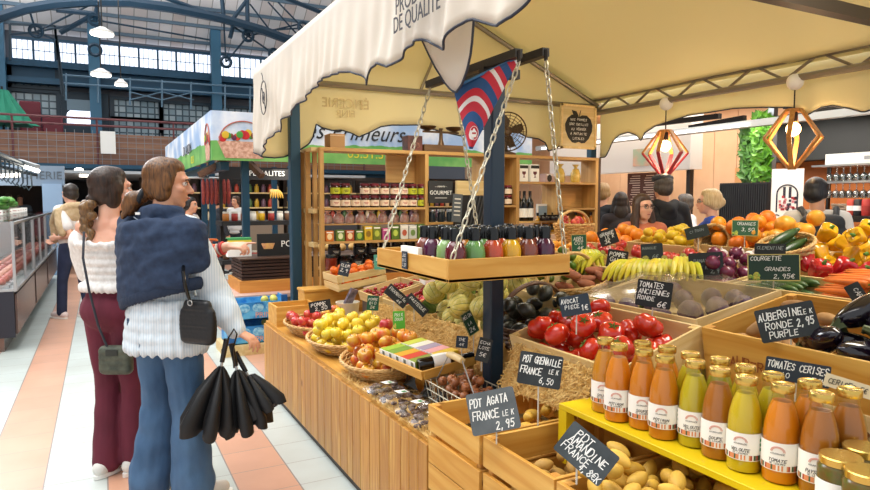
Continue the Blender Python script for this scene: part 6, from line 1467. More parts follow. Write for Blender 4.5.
def torso(J, s, o, m, name='top', bottom=.9, ease=.02, sleeve=1.0, sl=.055, cuff=.04, vox=.012, fem=True, neckline=1.40, extra=None, hemr=.17, smooth=4, fold=None):
    """upper garment: sleeve 0 none, .45 short, 1 long"""
    g = MB(); k = s
    ws = (.128 if fem else .15)+ease; cs = (.15 if fem else .175)+ease
    g.sphere(J['chest'], (cs*k, (.112+ease)*k, .17*k), 20, 14); g.sphere(J['waist'], (ws*k, (.098+ease)*k, .17*k), 20, 14)
    b_ = J['pelvis'].copy(); b_.z = (bottom+.05)*k; g.sphere(b_, (hemr*k, (.12+ease)*k, .05*k), 20, 10); m_ = b_.lerp(J['waist'], .5); g.sphere(m_, ((ws+hemr)/2*k, (.112+ease)*k, .1*k), 20, 10)
    capsule(g, J['shL']+V((.03, 0, -.004))*k, J['shR']+V((-.03, 0, -.004))*k, (.064+ease*.4)*k, (.064+ease*.4)*k, 14)
    g.sphere(J['neck']+V((0, 0, -.05))*k, (.085*k, .075*k, .05*k), 16, 10)
    for sd in 'LR':
        a, e, w = J['sh'+sd], J['el'+sd], J['wr'+sd]
        if sleeve >= 1: limb(g, [a, e, w.lerp(e, .06)], [(sl+.006)*k, sl*k, cuff*k])
        elif sleeve > 0: limb(g, [a, a.lerp(e, sleeve*1.4)], [(sl+.006)*k, (sl+.012)*k])
    if extra: extra(g)
    return blob(name, g, m, o, vox, smooth, fold=fold)
def hair_cap(J, s, o, m, extra=None, vox=.008, back=0, size=1.0, fringe=True, name='hair', side=0, smooth=3):
    H = headM(J); R3 = H.to_3x3().to_4x4(); g = MB()
    def E(c, r): g.sphere(H @ (V(c)*s), tuple(x*s for x in r), 18, 12, R3)
    for sd in (-1, 1): E((sd*.066, -.008, -.004), (.024, .036, .042))
    E((0, -.027, .045), (.084*size, .096*size, .088*size)); E((0, -.048, -.01), (.079*size, .072*size, .08*size)); E((0, .006, .08), (.066*size, .066, .05))
    if side: E((.062, -.005, -.01-side), (.022, .05, .05+side)); E((-.062, -.005, -.01-side), (.022, .05, .05+side))
    if back: E((0, -.065, -.06-back), (.07, .045, .08+back))
    if extra: extra(g, lambda c, r: E(c, r), lambda p, q, a, b_: capsule(g, H @ (V(p)*s), H @ (V(q)*s), a*s, b_*s))
    return blob(name, g, m, o, vox, smooth)
def hairmat(name, c1, c2):
    if name in _M: return _M[name]
    m, nt, b = newmat(name); L = nt.links.new
    nz = node(nt, 'ShaderNodeTexNoise', Scale=110.0, Detail=3.0, Distortion=.2); L(objcoord(nt, (1, 1, .12)), nz.inputs['Vector'])
    L(ramp(nt, nz.outputs[0], [(.3, c1), (.8, c2)]), b.inputs['Base Color']); b.inputs['Roughness'].default_value = .42
    bp = node(nt, 'ShaderNodeBump', Strength=.5, Distance=.006); L(nz.outputs[0], bp.inputs['Height']); L(bp.outputs[0], b.inputs['Normal'])
    _M[name] = m; return m
def cloth(name, c1, c2=None, sc=40, bump=.25, rough=.8, stretch=(1, 1, 1)):
    return mat(name, c1, rough, col2=c2 or c1, vscale=sc, bump=bump, bscale=18, stretch=stretch)
CH = YAW
# ---------------- the woman in the striped blouse (near, back to us)
A0 = at(166, 300, d=3.08); A0.z = 0; hA = CH+rad(26)
iA = (MX.Translation(A0) @ MX.Rotation(-hA, 4, 'Z')).inverted()
def la(u, v, d): return iA @ at(u, v, d=d)
sA = 1.0
elR, wrR = la(214, 292, 3.06), la(237, 331, 3.02)
J, s = pose(1.0, True, shL=(-.175, .0, 1.365), shR=(.175, -.01, 1.355), elR=elR, wrR=wrR, elL=(-.24, .12, 1.12), wrL=(-.12, .27, 1.0), hyaw=rad(48), hpitch=rad(-4), head=(.005, .03, 1.575), neck=(0, -.005, 1.42),
            knL=(-.10, .03, .48), knR=(.10, .03, .48), anL=(-.115, -.03, .085), anR=(.115, .03, .085), ftR=(.35, 1, 0), ftL=(-.1, 1, 0))
dn = (la(245, 352, 3.0)-wrR).normalized(); rt_ = iA.to_3x3() @ RH; fw_ = iA.to_3x3() @ FH
wA = person('woman with low bun in navy shoulder sweater, striped blouse and jeans, back turned', A0, hA, J, s, skin, vox=.0055, hR=dict(d=(dn*.7+rt_*1.0).normalized(), n=(V((0, 0, -1))+fw_*.0+rt_*.3), t=fw_+rt_*.2, curl=(.35, .45, .5, .5)), smooth=3)
hb = hairmat('hair_brown', '341f0e', '8a5a2a')
def bunA(g, E, Cp):
    E((0, -.112, -.065), (.04, .03, .035)); E((0, -.15, -.085), (.05, .045, .045)); E((0, -.165, -.115), (.045, .04, .05)); Cp((.01, -.16, -.11), (.03, -.19, -.17), .03, .012); Cp((-.02, -.15, -.11), (-.01, -.2, -.16), .025, .01)
    E((.058, -.012, .02), (.03, .045, .055)); E((-.058, -.012, .02), (.03, .045, .055)); E((.06, -.02, -.03), (.024, .045, .06)); E((-.06, -.02, -.03), (.024, .045, .06))
h = hair_cap(J, s, wA, hb, bunA, .006, size=1.0)
H = headM(J); MB().tube([H @ (V((.038*cos(t), -.118+.012*sin(t), -.068+.034*sin(t)))) for t in [2*PI*i/16 for i in range(16)]], .013, 8, closed=True).build('scrunchie', mat('scrunchie', '1c2128', .8, bump=.5, bscale=80), wA)
m, nt, b = newmat('stripe_blouse'); L = nt.links.new
tc = node(nt, 'ShaderNodeTexCoord'); sx = node(nt, 'ShaderNodeSeparateXYZ'); L(tc.outputs['Object'], sx.inputs[0])
stq = mth('GREATER_THAN', mth('SINE', mth('MULTIPLY', mth('ADD', sx.outputs[0], sx.outputs[1]), 380.0)), .3)
L(mixc(nt, mth('MULTIPLY', stq, .4), lin('d9e3ea'), lin('a3bccf')), b.inputs['Base Color']); b.inputs['Roughness'].default_value = .8
wv = node(nt, 'ShaderNodeTexNoise', Scale=30.0, Detail=3.0); L(objcoord(nt, (1, 1, .12)), wv.inputs['Vector']); bp = node(nt, 'ShaderNodeBump', Strength=.5, Distance=.012); L(wv.outputs[0], bp.inputs['Height']); L(bp.outputs[0], b.inputs['Normal'])
blm = m
def peplum(g):
    for z, r in ((1.0, .168), (.95, .182), (.9, .192), (.85, .2), (.8, .206)):
        for i in range(26):
            w = 2*PI*i/26; g.sphere(V((r*cos(w), (r*.74)*sin(w)-.005, z)), (.024, .024, .038), 8, 6)
    g.sphere(V((0, 0, .88)), (.19, .14, .09), 20, 10)
    limb(g, [J['shR'], J['shR'].lerp(J['elR'], .5), J['elR'], J['elR'].lerp(J['wrR'], .6), J['wrR'].lerp(J['elR'], .08)], [.072, .075, .074, .07, .05])
torso(J, s, wA, blm, 'blouse', .80, .024, 1, .06, .05, .009, extra=peplum, hemr=.19, fold=lambda c: (.007*noise.noise(V((c.x*34, c.y*34, c.z*3))) if c.z < 1.04 else 0)+.007*noise.noise(V((c.x*8, c.y*8+c.z*6, c.z*14))))
den = mat('denim', '2e4d70', .8, col2='53779c', vscale=5, lo=.3, hi=.7, bump=.35, bscale=26, stretch=(1, 1, .5)); denb = mat('denim_dark', '35506c', .8)
tr_ = trousers(J, s, wA, den, .105, .082, .1, 1.03, .009, len_=.0, fold=lambda c: .009*noise.noise(V((c.x*9+c.z*5, c.y*9, c.z*9-c.x*4)))+.004*noise.noise(V((c.x*26, c.y*26, c.z*18))))
pk_ = MB(); pk_.box((-.11, -.138, .86), (-.045, -.131, .94)); pk_.build('back_pocket', denb, tr_, bevel=.004)
shoes(J, s, wA, mat('sneaker_white', 'dcdad4', .6))
nav = mat('navy_knit', '20304a', .9, col2='2a3c58', vscale=30, bump=.45, bscale=22)
g = MB()                                       # sweater draped round the shoulders
for i in range(25):
    w = -PI*1.02+PI*1.04*i/24; c_, s_ = cos(w), sin(w)
    zb = 1.085+.065*c_+(.06 if c_ > .85 else 0)
    for k_ in range(9):
        f = k_/8; z = 1.425+(zb-1.425)*f**.8; q_ = min(1, (1.425-z)/.09); rx, ry = .10+.122*q_**.7, .085+.072*q_**.7
        g.sphere(V(((rx+.012*f)*c_, ry*s_*.95, z)), (.044, .03, .05), 8, 6)
for sd in (-1, 1): limb(g, [V((sd*.16, .03, 1.37)), V((sd*.1, .10, 1.36)), V((sd*.02, .135, 1.27))], [.045, .04, .035])
limb(g, [V((-.10, -.03, 1.435)), V((-.03, -.085, 1.45)), V((.05, -.08, 1.45)), V((.11, -.02, 1.43))], [.03, .032, .032, .03])
g.sphere(V((0, -.03, 1.3)), (.19, .1, .14), 18, 12); [g.sphere(J['sh'+k_]+V((0, -.01, .012)), (.088, .088, .07), 14, 10) for k_ in 'LR']
sw = blob('draped_sweater', g, nav, wA, .009, 5, fold=lambda c: .016*noise.noise(V((c.x*5+c.z*4, c.y*5, c.z*11-c.x*5)))+.006*noise.noise(V((c.x*14+c.z*10, c.y*12, c.z*26-c.x*12))))
g = MB()
for i in range(33):
    w = -PI*1.02+PI*1.0*i/32; c_, s_ = cos(w), sin(w); g.sphere(V((.238*c_, .16*s_, 1.05+.065*c_)), (.018, .016, .034), 8, 6)
blob('ribbed_hem', g, mat('navy_rib', '1f2e46', .9, bump=.5, bscale=60), sw, .007, 2)
MB().tube([V((-.06, -.118, 1.42)), V((.02, -.13, 1.39)), V((.08, -.125, 1.375))], .003, 5).build('seam', mat('grey_stitch', '77818c', .8), sw)
MB().cbox((-.04, -.112, 1.437), (.03, .004, .012)).build('neck_label', white, sw)
# her shoulder bag
bg = at(198, 321, d=2.9); t = thing('handbag', 'small black shoulder bag hanging at the hip of the woman in jeans', 'bag', bg, (0, 0, -CH-rad(20)))
g = MB()
for i in range(9):
    z = -.085+.17*i/8; wdt = .075+.012*sin(PI*i/8)-(.012 if i > 6 else 0); capsule(g, (-wdt, 0, z), (wdt, 0, z), .028+.012*(1-i/8), .028+.012*(1-i/8), 10)
blob('bag_body', g, mat('black_leather', '111215', .4, bump=.2, bscale=40), t, .007, 3).scale = (.82, .82, .88)
st_ = [at(u, v, d=d)-bg for u, v, d in ((190, 302, 2.88), (185, 286, 2.85), (183, 272, 2.86), (184, 258, 2.97))]
R_ = MX.Rotation(CH+rad(20), 3, 'Z'); MB().tube([R_ @ q_ for q_ in st_], .008, 6).build('strap', blackg, t)
MB().tube([R_ @ (at(190, 303, d=2.87)-bg)+V((.012*cos(a), 0, .012*sin(a))) for a in [2*PI*i/12 for i in range(12)]], .003, 5, closed=True).build('ring', steel, t)
# ---------------- two folded umbrellas hung from her wrist
umb = mat('umbrella_black', '0c0d10', .55, bump=.3, bscale=12)
def umbrella(top, tip, R1, label, lob=7, ph=0, loop=None):
    top, tip = V(top), V(tip); ax = (tip-top); L_ = ax.length; t = thing('umbrella', label, 'umbrella', top)
    t.rotation_euler = ax.to_track_quat('Z', 'Y').to_euler()
    g = MB(); n = lob*12; pr = [(.012, .02), (.03, L_*.12), (R1*.62, L_*.42), (R1*.95, L_*.75), (R1*.9, L_*.92), (.02, L_*.7)]
    def fn(r, z, w):
        f = abs(cos(lob*w/2+ph))**.7; k = .35+.65*f*(1+.25*sin(w*2+ph)); return r*k, z+(.09*L_*(1 if f > .5 else -.6)*f if z > L_*.6 else 0)
    g.lathe(pr, n, None, fn); g.build('canopy', umb, t)
    MB().tube([(0, 0, -.09), (0, 0, L_*.8)], .006, 8).build('shaft', steel, t)
    MB().tube([(0, 0, -.11), (0, 0, -.06), (0, 0, .0)], lambda q_: .013-.002*q_, 10).build('grip', blackg, t)
    return t
d1 = 2.93
umbrella(at(222, 362, d=d1), at(208, 432, d=d1-.02), .155, 'folded black umbrella hanging from her hand, nearer her leg', 7, .4)
umbrella(at(236, 366, d=d1+.06), at(250, 430, d=d1+.05), .125, 'folded black umbrella hanging from her hand, nearer the counter', 6, 1.1)
umbrella(at(246, 372, d=d1+.1), at(268, 412, d=d1+.08), .10, 'small folded black umbrella sticking out sideways from the pair', 5, .2)
lp = [at(u, v, d=d1+.02) for u, v in ((222, 362), (222, 350), (229, 337), (234, 329), (237, 334), (233, 350), (234, 368))]
tag(MB().tube(lp, .004, 6).build('wrist_loop', blackg), 'thin black loop from which the folded umbrellas hang', 'cord')
# ---------------- the woman in the white off-shoulder top
B0 = at(113, 300, d=3.42); B0.z = 0; hB = CH+rad(16); iB = (MX.Translation(B0) @ MX.Rotation(-hB, 4, 'Z')).inverted()
def lb2(u, v, d): return iB @ at(u, v, d=d)
wrB = lb2(228, 246, 3.42); elB = lb2(180, 266, 3.48); fwB = iB.to_3x3() @ FH; rtB = iB.to_3x3() @ RH
J2, s2 = pose(.985, True)
J2 = pose(.985, True, shR=(.17, .01, 1.37), elR=tuple(elB/.985), wrR=tuple(wrB/.985), elL=(-.22, .05, 1.11), wrL=(-.14, .22, .96), hyaw=rad(30), hpitch=rad(2), anL=(-.06, -.02, .085), anR=(.07, .05, .085), knL=(-.07, .02, .49), knR=(.08, .04, .49))[0]
wB = person('woman with dark curly ponytail in white off-shoulder top and maroon trousers, pointing', B0, hB, J2, s2, skinp, vox=.0055, hR=dict(d=(rtB+V((0, 0, .02))).normalized(), n=(fwB*.4-V((0, 0, .9))), t=(V((0, 0, 1))*.5+fwB*.6), curl=(.02, .75, .85, .9)), smooth=3)
hd = hairmat('hair_dark', '170e09', '452a18'); hc = hairmat('hair_curl', '4a3420', '9a7444')
def tailB(g, E, Cp): E((0, -.108, -.05), (.035, .03, .035)); E((.058, -.01, .015), (.03, .05, .06)); E((-.058, -.01, .015), (.03, .05, .06)); E((.06, -.02, -.04), (.024, .045, .06)); E((-.06, -.02, -.04), (.024, .045, .06))
hair_cap(J2, s2, wB, hd, tailB, .006, size=1.02)
g = MB(); H2 = headM(J2); rr = random.Random(2)
for i in range(16):
    a = V((rr.uniform(-.045, .02), -.135+rr.uniform(-.02, .02), -.06-.014*i+rr.uniform(-.01, .01))); g.sphere(H2 @ a, (.034-.0012*i, .033-.001*i, .026), 10, 7)
blob('curly_ponytail', g, hc, wB, .006, 2)
wtop = mat('white_crinkle', 'f1efec', .85, col2='dfdcd8', vscale=60, bump=.7, bscale=34, stretch=(1, 1, .5))
g = MB(); k = s2
for z, rx, ry in ((1.27, .185, .125), (1.23, .178, .128), (1.19, .17, .128), (1.15, .162, .124), (1.11, .158, .12), (1.075, .165, .124)):
    g.sphere(V((0, .0, z))*k, (rx*k, ry*k, .04*k), 22, 8)
for i in range(34):
    w = 2*PI*i/34; g.sphere(V((.19*cos(w), .132*sin(w), 1.285+.006*(i % 2)))*k, (.022, .02, .02), 8, 6); g.sphere(V((.172*cos(w), .13*sin(w), 1.055))*k, (.018, .018, .026), 8, 6)
limb(g, [J2['shR']+V((.02, 0, -.075)), J2['shR'].lerp(J2['elR'], .55), J2['elR'], J2['elR'].lerp(J2['wrR'], .42)], [.07, .078, .075, .055]); limb(g, [J2['shL']+V((-.02, 0, -.075)), J2['shL'].lerp(J2['elL'], .55), J2['elL']], [.068, .075, .055])
blob('off_shoulder_top', g, wtop, wB, .008, 3, fold=lambda c: .006*noise.noise(V((c.x*22, c.y*22, c.z*12))))
mar = mat('maroon_cloth', '571a2c', .85, col2='6d2438', vscale=6, bump=.3, bscale=20, stretch=(1, 1, .4))
trousers(J2, s2, wB, mar, .075, .066, .088, 1.01, .009, len_=.01, fold=lambda c: .008*noise.noise(V((c.x*10+c.z*6, c.y*9, c.z*8)))); shoes(J2, s2, wB, mat('sneaker_white', 'dcdad4'))
H2w = J2['wrR']; dB = (J2['wrR']-J2['elR']).normalized(); xB = dB.cross(V((0, 0, 1))).normalized(); zB = xB.cross(dB)
for i, (c, off) in enumerate((('c23a34', .0), ('8a2430', .014), ('b9b0a4', .026), ('d0483c', .04))):
    q0 = J2['wrR']-dB*(.03+off); MB().tube([q0+xB*.031*cos(a)+zB*.031*sin(a)+dB*.006*sin(a+i) for a in [2*PI*k_/18 for k_ in range(18)]], .0055, 6, closed=True).build('bracelet', mat('bracelet_'+c, c, .7), wB)
MB().tube([J2['wrR']-dB*.085+xB*.034*cos(a)+zB*.034*sin(a) for a in [2*PI*k_/18 for k_ in range(18)]], .006, 6, closed=True).build('bracelet', mat('bracelet_red', 'b8322e', .7), wB)
bg2 = at(115, 357, d=3.28); t = thing('crossbody_bag', 'grey-green crossbody bag at the hip of the woman in white', 'bag', bg2, (0, 0, -CH))
g = MB()
for z in (-.06, -.03, 0, .03): capsule(g, (-.05, 0, z), (.06, 0, z), .034, .034, 10)
blob('bag_body', g, mat('bag_green', '3b4238', .6, col2='5a5f50', vscale=20), t, .008, 3)
R_ = MX.Rotation(CH, 3, 'Z')
MB().tube([R_ @ (at(u, v, d=d)-bg2) for u, v, d in ((108, 349, 3.27), (98, 325, 3.25), (89, 290, 3.22), (83, 258, 3.22), (84, 232, 3.3))], .006, 6).build('strap', mat('strap_dark', '2b2f3a', .6), t); MB().cbox((0, -.034, .03), (.06, .006, .03)).build('flap', mat('flap_dark', '2a2f2a', .5), t)
# ---------------- person in a white tee with a beige sweater, further down the aisle
P0 = at(76, 318, z=0); hP = CH-rad(68); iP = (MX.Translation(P0) @ MX.Rotation(-hP, 4, 'Z')).inverted()
wr1 = iP @ at(56, 238, d=8.0); el1 = iP @ at(70, 237, d=7.95)
J3 = pose(1.0, False, elL=tuple(iP @ at(72, 236, d=7.85)), wrL=tuple(iP @ at(57, 238, d=7.9)), elR=tuple(iP @ at(74, 236, d=8.3)), wrR=tuple(iP @ at(58, 240, d=8.3)), anL=(-.1, .12, .085), anR=(.1, -.12, .085), knL=(-.1, .09, .48), knR=(.1, -.03, .48), hpitch=rad(-8))[0]
wP = person('person with short dark hair, white tee and beige sweater over the shoulders, at the counter', P0, hP, J3, 1.0, skinp, False, .01)
hs_ = hairmat('hair_short_dark', '191513', '3b2c22')
hair_cap(J3, 1, wP, hs_, None, .009); torso(J3, 1, wP, cloth('tee_white', 'efeae6', 'dcd6d2', 8), 'tee', .86, .03, .45, .06, .06, .012, False, hemr=.18)
g = MB(); limb(g, [V((-.2, -.0, 1.36)), V((-.12, -.09, 1.42)), V((0, -.12, 1.43)), V((.12, -.09, 1.42)), V((.2, 0, 1.36))], [.05, .05, .05, .05, .05]); limb(g, [V((-.2, 0, 1.36)), V((-.16, .13, 1.22)), V((-.12, .16, 1.0))], [.05, .045, .04]); limb(g, [V((.2, 0, 1.36)), V((.16, .13, 1.22)), V((.1, .16, 1.05))], [.05, .045, .04]); g.sphere((0, -.1, 1.33), (.17, .06, .12)); limb(g, [V((-.21, -.04, 1.36)), V((-.24, -.08, 1.2)), V((-.22, -.1, 1.1))], [.05, .05, .05])
blob('beige_sweater', g, cloth('beige_knit', 'cdb48f', 'b99f78', 30), wP, .012, 4)
trousers(J3, 1, wP, cloth('navy_trouser', '1c2642', '26304e', 8), .06, .062, .09, 1.0, .012, len_=.03); shoes(J3, 1, wP, mat('sneaker_pink', 'e2cfcb', .6))
# ---------------- simple builder for people further away
def bystander(label, u, vtop, d, yaw, hair, top, skin_=skin, fem=True, hyaw=0, hgt=None, style='short', bottom='2b2f38', extra=None, sleeve=1, hpitch=0, glasses=False, topname='top', longh=False, arms=None):
    p = at(u, vtop, d=d); H_ = p.z; base = V((p.x, p.y, 0)); sc_2 = H_/1.70; hd_ = CH+rad(yaw)
    J_, s_ = pose(sc_2, fem, hyaw=rad(hyaw), hpitch=rad(hpitch), **(arms or {}))
    o = person(label, base, hd_, J_, s_, skin_, fem, .011, eyes=True)
    hm = hairmat('hair_'+hair[0], *hair)
    def ex(g, E, Cp):
        if style == 'bun': E((0, -.115, .0), (.04, .035, .045)); E((.055, .01, .01), (.025, .05, .05)); E((-.055, .01, .01), (.025, .05, .05))
        if style == 'long':
            for sd in (-1, 1): Cp((sd*.06, .0, .03), (sd*.085, .0, -.12), .036, .042); Cp((sd*.085, .0, -.12), (sd*.09, .03, -.25), .042, .03)
            E((0, -.07, -.12), (.085, .05, .13))
    hair_cap(J_, s_, o, hm, ex, .01)
    torso(J_, s_, o, cloth('cloth_'+top, top, None, 10), topname, .85, .035, sleeve, .06, .045, .013, fem)
    trousers(J_, s_, o, cloth('cloth_'+bottom, bottom), .065, .065, .09, 1.0, .014, len_=.03); shoes(J_, s_, o, mat('shoe_dark', '2a2a2c', .6))
    if glasses:
        H3 = headM(J_)
        for sd in (-1, 1): MB().tube([V((sd*.03+.022*cos(a), .098, .006+.016*sin(a)))*s_ for a in [2*PI*i/14 for i in range(14)]], .0022*s_, 5, closed=True).build('glasses_rim', blackg, o).matrix_local = H3; MB().tube([V((sd*.052, .096, .01))*s_, V((sd*.078, .0, .008))*s_], .002*s_, 5).build('glasses_temple', blackg, o).matrix_local = H3
    return o, J_, s_
bystander('woman with glasses and long brown hair in a salmon blouse, facing us behind the oranges', 643, 194, 5.4, 180+6, ('2c1d15', '5a3c28'), 'd07a5c', skinp, True, hyaw=-22, style='long', glasses=True)
o, J_, s_ = bystander('tall man in a black hooded jacket and flat grey cap, back turned', 664, 174, 6.2, -8, ('3a332c', '5a5048'), '1c1d21', skin, False, topname='jacket')
H3 = headM(J_); g = MB(); g.sphere(H3 @ (V((0, 0, .085))*s_), (.098*s_, .112*s_, .045*s_), 16, 10, H3.to_3x3().to_4x4()); g.sphere(H3 @ (V((0, .09, .065))*s_), (.07*s_, .05*s_, .014*s_), 14, 8, H3.to_3x3().to_4x4()); blob('flat_cap', g, mat('cap_grey', '30343a', .8), o, .009, 3)
g = MB(); limb(g, [J_['neck']+V((-.09, -.04, .0)), J_['neck']+V((0, -.1, -.05)), J_['neck']+V((.09, -.04, .0))], [.05, .065, .05]); g.sphere(J_['neck']+V((0, -.09, -.1)), (.1, .05, .09)); blob('hood', g, cloth('cloth_1c1d21', '1c1d21'), o, .011, 3)
bystander('blond woman with hair clipped up, glasses and royal blue top, in profile', 712, 189, 5.75, -70, ('b59a6e', 'dcc9a0'), '1d49b5', skinp, True, style='bun', glasses=True, topname='blouse')
bystander('person with grey hair in a white shirt behind the blond woman', 686, 194, 7.4, -50, ('3c3632', '6b625a'), 'e6e2e2', skin, False, topname='shirt')
bystander('fair-haired man in a black jacket at the end of the shelving, back turned', 603, 183, 7.6, 40, ('8a6a44', 'b8945f'), '1a1b1f', skin, False, topname='jacket')
bystander('person with long dark hair beside the man in black jacket', 621, 192, 7.2, 10, ('1a1412', '3a2a20'), '2a2326', skin, True, style='long')
o, J_, s_ = bystander('man with black hair, white shirt and dark backpack, back turned, right of the menu poster', 818, 178, 5.1, 18, ('121013', '2a2428'), 'e3dfdb', skin, False, hyaw=35, hpitch=-10, topname='shirt')
g = MB()
for z, w in ((1.05, .13), (1.15, .15), (1.25, .15), (1.34, .11)): capsule(g, (-w*.75*s_, -.19*s_, z*s_), (w*.75*s_, -.19*s_, z*s_), .075*s_, .075*s_, 12)
bp_ = blob('backpack', g, mat('pack_dark', '24272c', .6), None, .012, 3); bp_.location = o.location; bp_.rotation_euler = o.rotation_euler; tag(bp_, 'dark grey backpack worn by the man in the white shirt', 'backpack')
for sd in (-1, 1): MB().tube([V((sd*.1, -.16, 1.38))*s_, V((sd*.125, -.06, 1.455))*s_, V((sd*.135, .06, 1.43))*s_, V((sd*.14, .13, 1.3))*s_], .022*s_, 8).build('strap', mat('pack_dark', '24272c'), bp_)
MB().tube([V((-.05, -.27, 1.1))*s_, V((0.02, -.272, 1.3))*s_], .006, 6).build('cord', labb, bp_)
# stallholder of the next stall and people at the butcher
bystander('stallholder in a white top and red collar behind the next stall', 189, 197, 8.6, 100, ('14110f', '2a2220'), 'e0dcd8', skin, True, hyaw=0, topname='apron', arms=None)
bystander('bearded customer in a white shirt and black vest at the far left', 8, 194, 15, 120, ('2a1d16', '4a342a'), 'dad6ce', skin, False)
bystander('man in a grey-blue shirt behind the butcher counters', 20, 195, 16, 150, ('241c18', '3f322a'), '6d7f8c', skin, False)
bystander('woman in a dark red top under the grey fascia', 46, 201, 13.5, 160, ('2a1712', '4c2c20'), '7d2330', skin, True)
bystander('person in bright green beside the pale column', 60, 205, 14.2, 100, ('2a1712', '4c2c20'), '2f9a50', skin, True)
bystander('shopper in dark clothes far behind the next stall', 218, 196, 12.8, 40, ('14110f', '2a2220'), '30343c', skin, False)
bystander('shopper in a white shirt far behind the next stall', 236, 196, 13.2, 200, ('3a2a1f', '5a4332'), 'd9d6d2', skin, False)
# ================================================================ BUTCHER COUNTERS ON THE LEFT
dkp = mat('counter_dark', '2c2f3a', .3, .3); brp = mat('counter_brown', '5b4a46', .25, .4)
meat = mat('meat_red', 'a3423c', .4, col2='c97a6c', vscale=18); meatp = mat('meat_pale', 'd49a84', .45, col2='b8675a', vscale=20)
def butcher(y0, y1, label, h=.6, xf=-.76):
    t = thing('glass_counter', label, 'counter', (xf, y0, 0)); L_ = y1-y0
    MB().box((-.95, 0, .14), (-.02, L_, h)).build('body', dkp, t, bevel=.004)
    MB().box((-.02, .03, .17), (0, L_-.03, h-.03)).build('front_panel', brp, t, bevel=.003)
    MB().box((-.9, .03, 0), (-.12, L_-.03, .14)).build('plinth', mat('kick_steel', '7a6a64', .2, .7), t)
    f = MB()
    for z in (h, h+.66): f.box((-.03, 0, z), (0.01, L_, z+.025))
    for y in (0, L_/2, L_): f.box((-.02, y-.012, h), (.005, y+.012, h+.68))
    f.build('steel_frame', steel, t)
    MB().box((-.012, .01, h+.025), (-.006, L_-.01, h+.66)).build('front_glass', glass, t); MB().box((-.6, .01, h+.685), (-.0, L_-.01, h+.692)).build('top_glass', glass, t)
    MB().box((-.6, -.004, h), (-.0, .004, h+.68)).build('end_glass', glass, t)
    MB().box((-.9, 0, h), (-.03, L_, h+.02)).build('display_deck', steel, t)
    MB().box((-.95, 0, h), (-.62, L_, h+.72)).build('service_side', mat('service_white', 'cfcac4', .4), t)
    return t
rr = random.Random(5)
specs = [(7.48, 9.5, 'glass-fronted butcher counter nearest to us at the left edge'), (9.62, 11.6, 'glass-fronted butcher counter, second along the aisle'), (11.75, 14.2, 'glass-fronted butcher counter farthest along the aisle')]
for ci, (y0, y1, lb) in enumerate(specs):
    butcher(y0, y1, lb); wh = ('nearest', 'second', 'farthest')[ci]; first = None
    for i in range(7):
        y = y0+.2+i*(y1-y0-.35)/6
        if first is None:
            first = thing('meat_tray', 'steel tray of meat cuts in the %s glass counter' % wh, 'tray', (-1.03, y, .621), group='meat trays in the %s counter' % wh)
            MB().box((-.2, -.1, 0), (.2, .1, .03)).build('tray', steel, first)
            for k in range(4): MB().sphere((-.13+k*.085, rr.uniform(-.02, .02), .055), (.045, .08, .04), 10, 7).build('meat_cut', meat if (k+i) % 2 else meatp, first)
        else: dup(first, (-1.03, y, .621), (0, 0, rr.uniform(-.1, .1)))
    for i in range(5):
        y = y0+.3+i*.36; t = thing('price_card', 'small white price card standing on top of the %s glass counter, %s' % (wh, ('first', 'second', 'third', 'fourth', 'fifth')[i]), 'card', (-1.2, y, .6+.695), (0, 0, rr.uniform(-.3, .3)))
        MB().box((-.05, -.003, 0), (.05, .003, .07)).build('card', paper, t, rot=(-.15, 0, 0)); MB().box((-.035, -.0045, .03), (.03, -.0035, .04)).build('print', inkr, t, rot=(-.15, 0, 0))
greens = mat('greens', '3f8a3a', .5, col2='6cb04a', vscale=25)
p = at(50, 225, y=11.0); g = MB()
for i in range(30):
    c = V((rr.uniform(-.28, .28), rr.uniform(-.3, .3), rr.uniform(.02, .14))); g.sphere(c, (.07, .07, .04), 8, 6)
o = g.build('salad_heap', greens, loc=(-1.35, 10.7, 1.375)); tag(o, 'heap of green salad leaves on the second glass counter', 'salad', kind='stuff')
# ================================================================ NEXT STALL WITH THE PRINTED BANNER
NX, NY = 1.2, 7.95
bn = thing('printed_banner', 'printed valance of the next stall with sky, meadow and basket of vegetables', 'banner', (NX, NY, 2.0)); BO = V(bn.location)
m, nt, b = newmat('banner_print'); L = nt.links.new
tc = node(nt, 'ShaderNodeTexCoord'); sx = node(nt, 'ShaderNodeSeparateXYZ'); L(tc.outputs['Object'], sx.inputs[0])
nz = node(nt, 'ShaderNodeTexNoise', Scale=2.2, Detail=4.0); L(tc.outputs['Object'], nz.inputs['Vector'])
hz = mth('ADD', sx.outputs[2], mth('MULTIPLY', mth('SUBTRACT', nz.outputs[0], .5), .16))
sky = ramp(nt, nz.outputs[0], [(.4, '9dbbe0'), (.62, 'eef2f6')])
mea = ramp(nt, nz.outputs[0], [(.4, '5da352'), (.62, '8cc46a')])
L(mixc(nt, mth('LESS_THAN', hz, .2), sky, mea), b.inputs['Base Color']); b.inputs['Roughness'].default_value = .5
z1, z0_ = 2.55-2.0, 1.97-2.0
MB().box((-.012, .0, z0_), (0, 5.9, z1)).build('side_panel', m, bn); MB().box((0, -.012, z0_), (4.6, 0, z1)).build('end_panel', m, bn)
vg = [('c8252b', .05), ('d8452f', .045), ('3f8a3a', .05), ('b51f2a', .05), ('5b2a4a', .04), ('d9b22c', .05), ('4a9a40', .04), ('7a3a20', .035)]
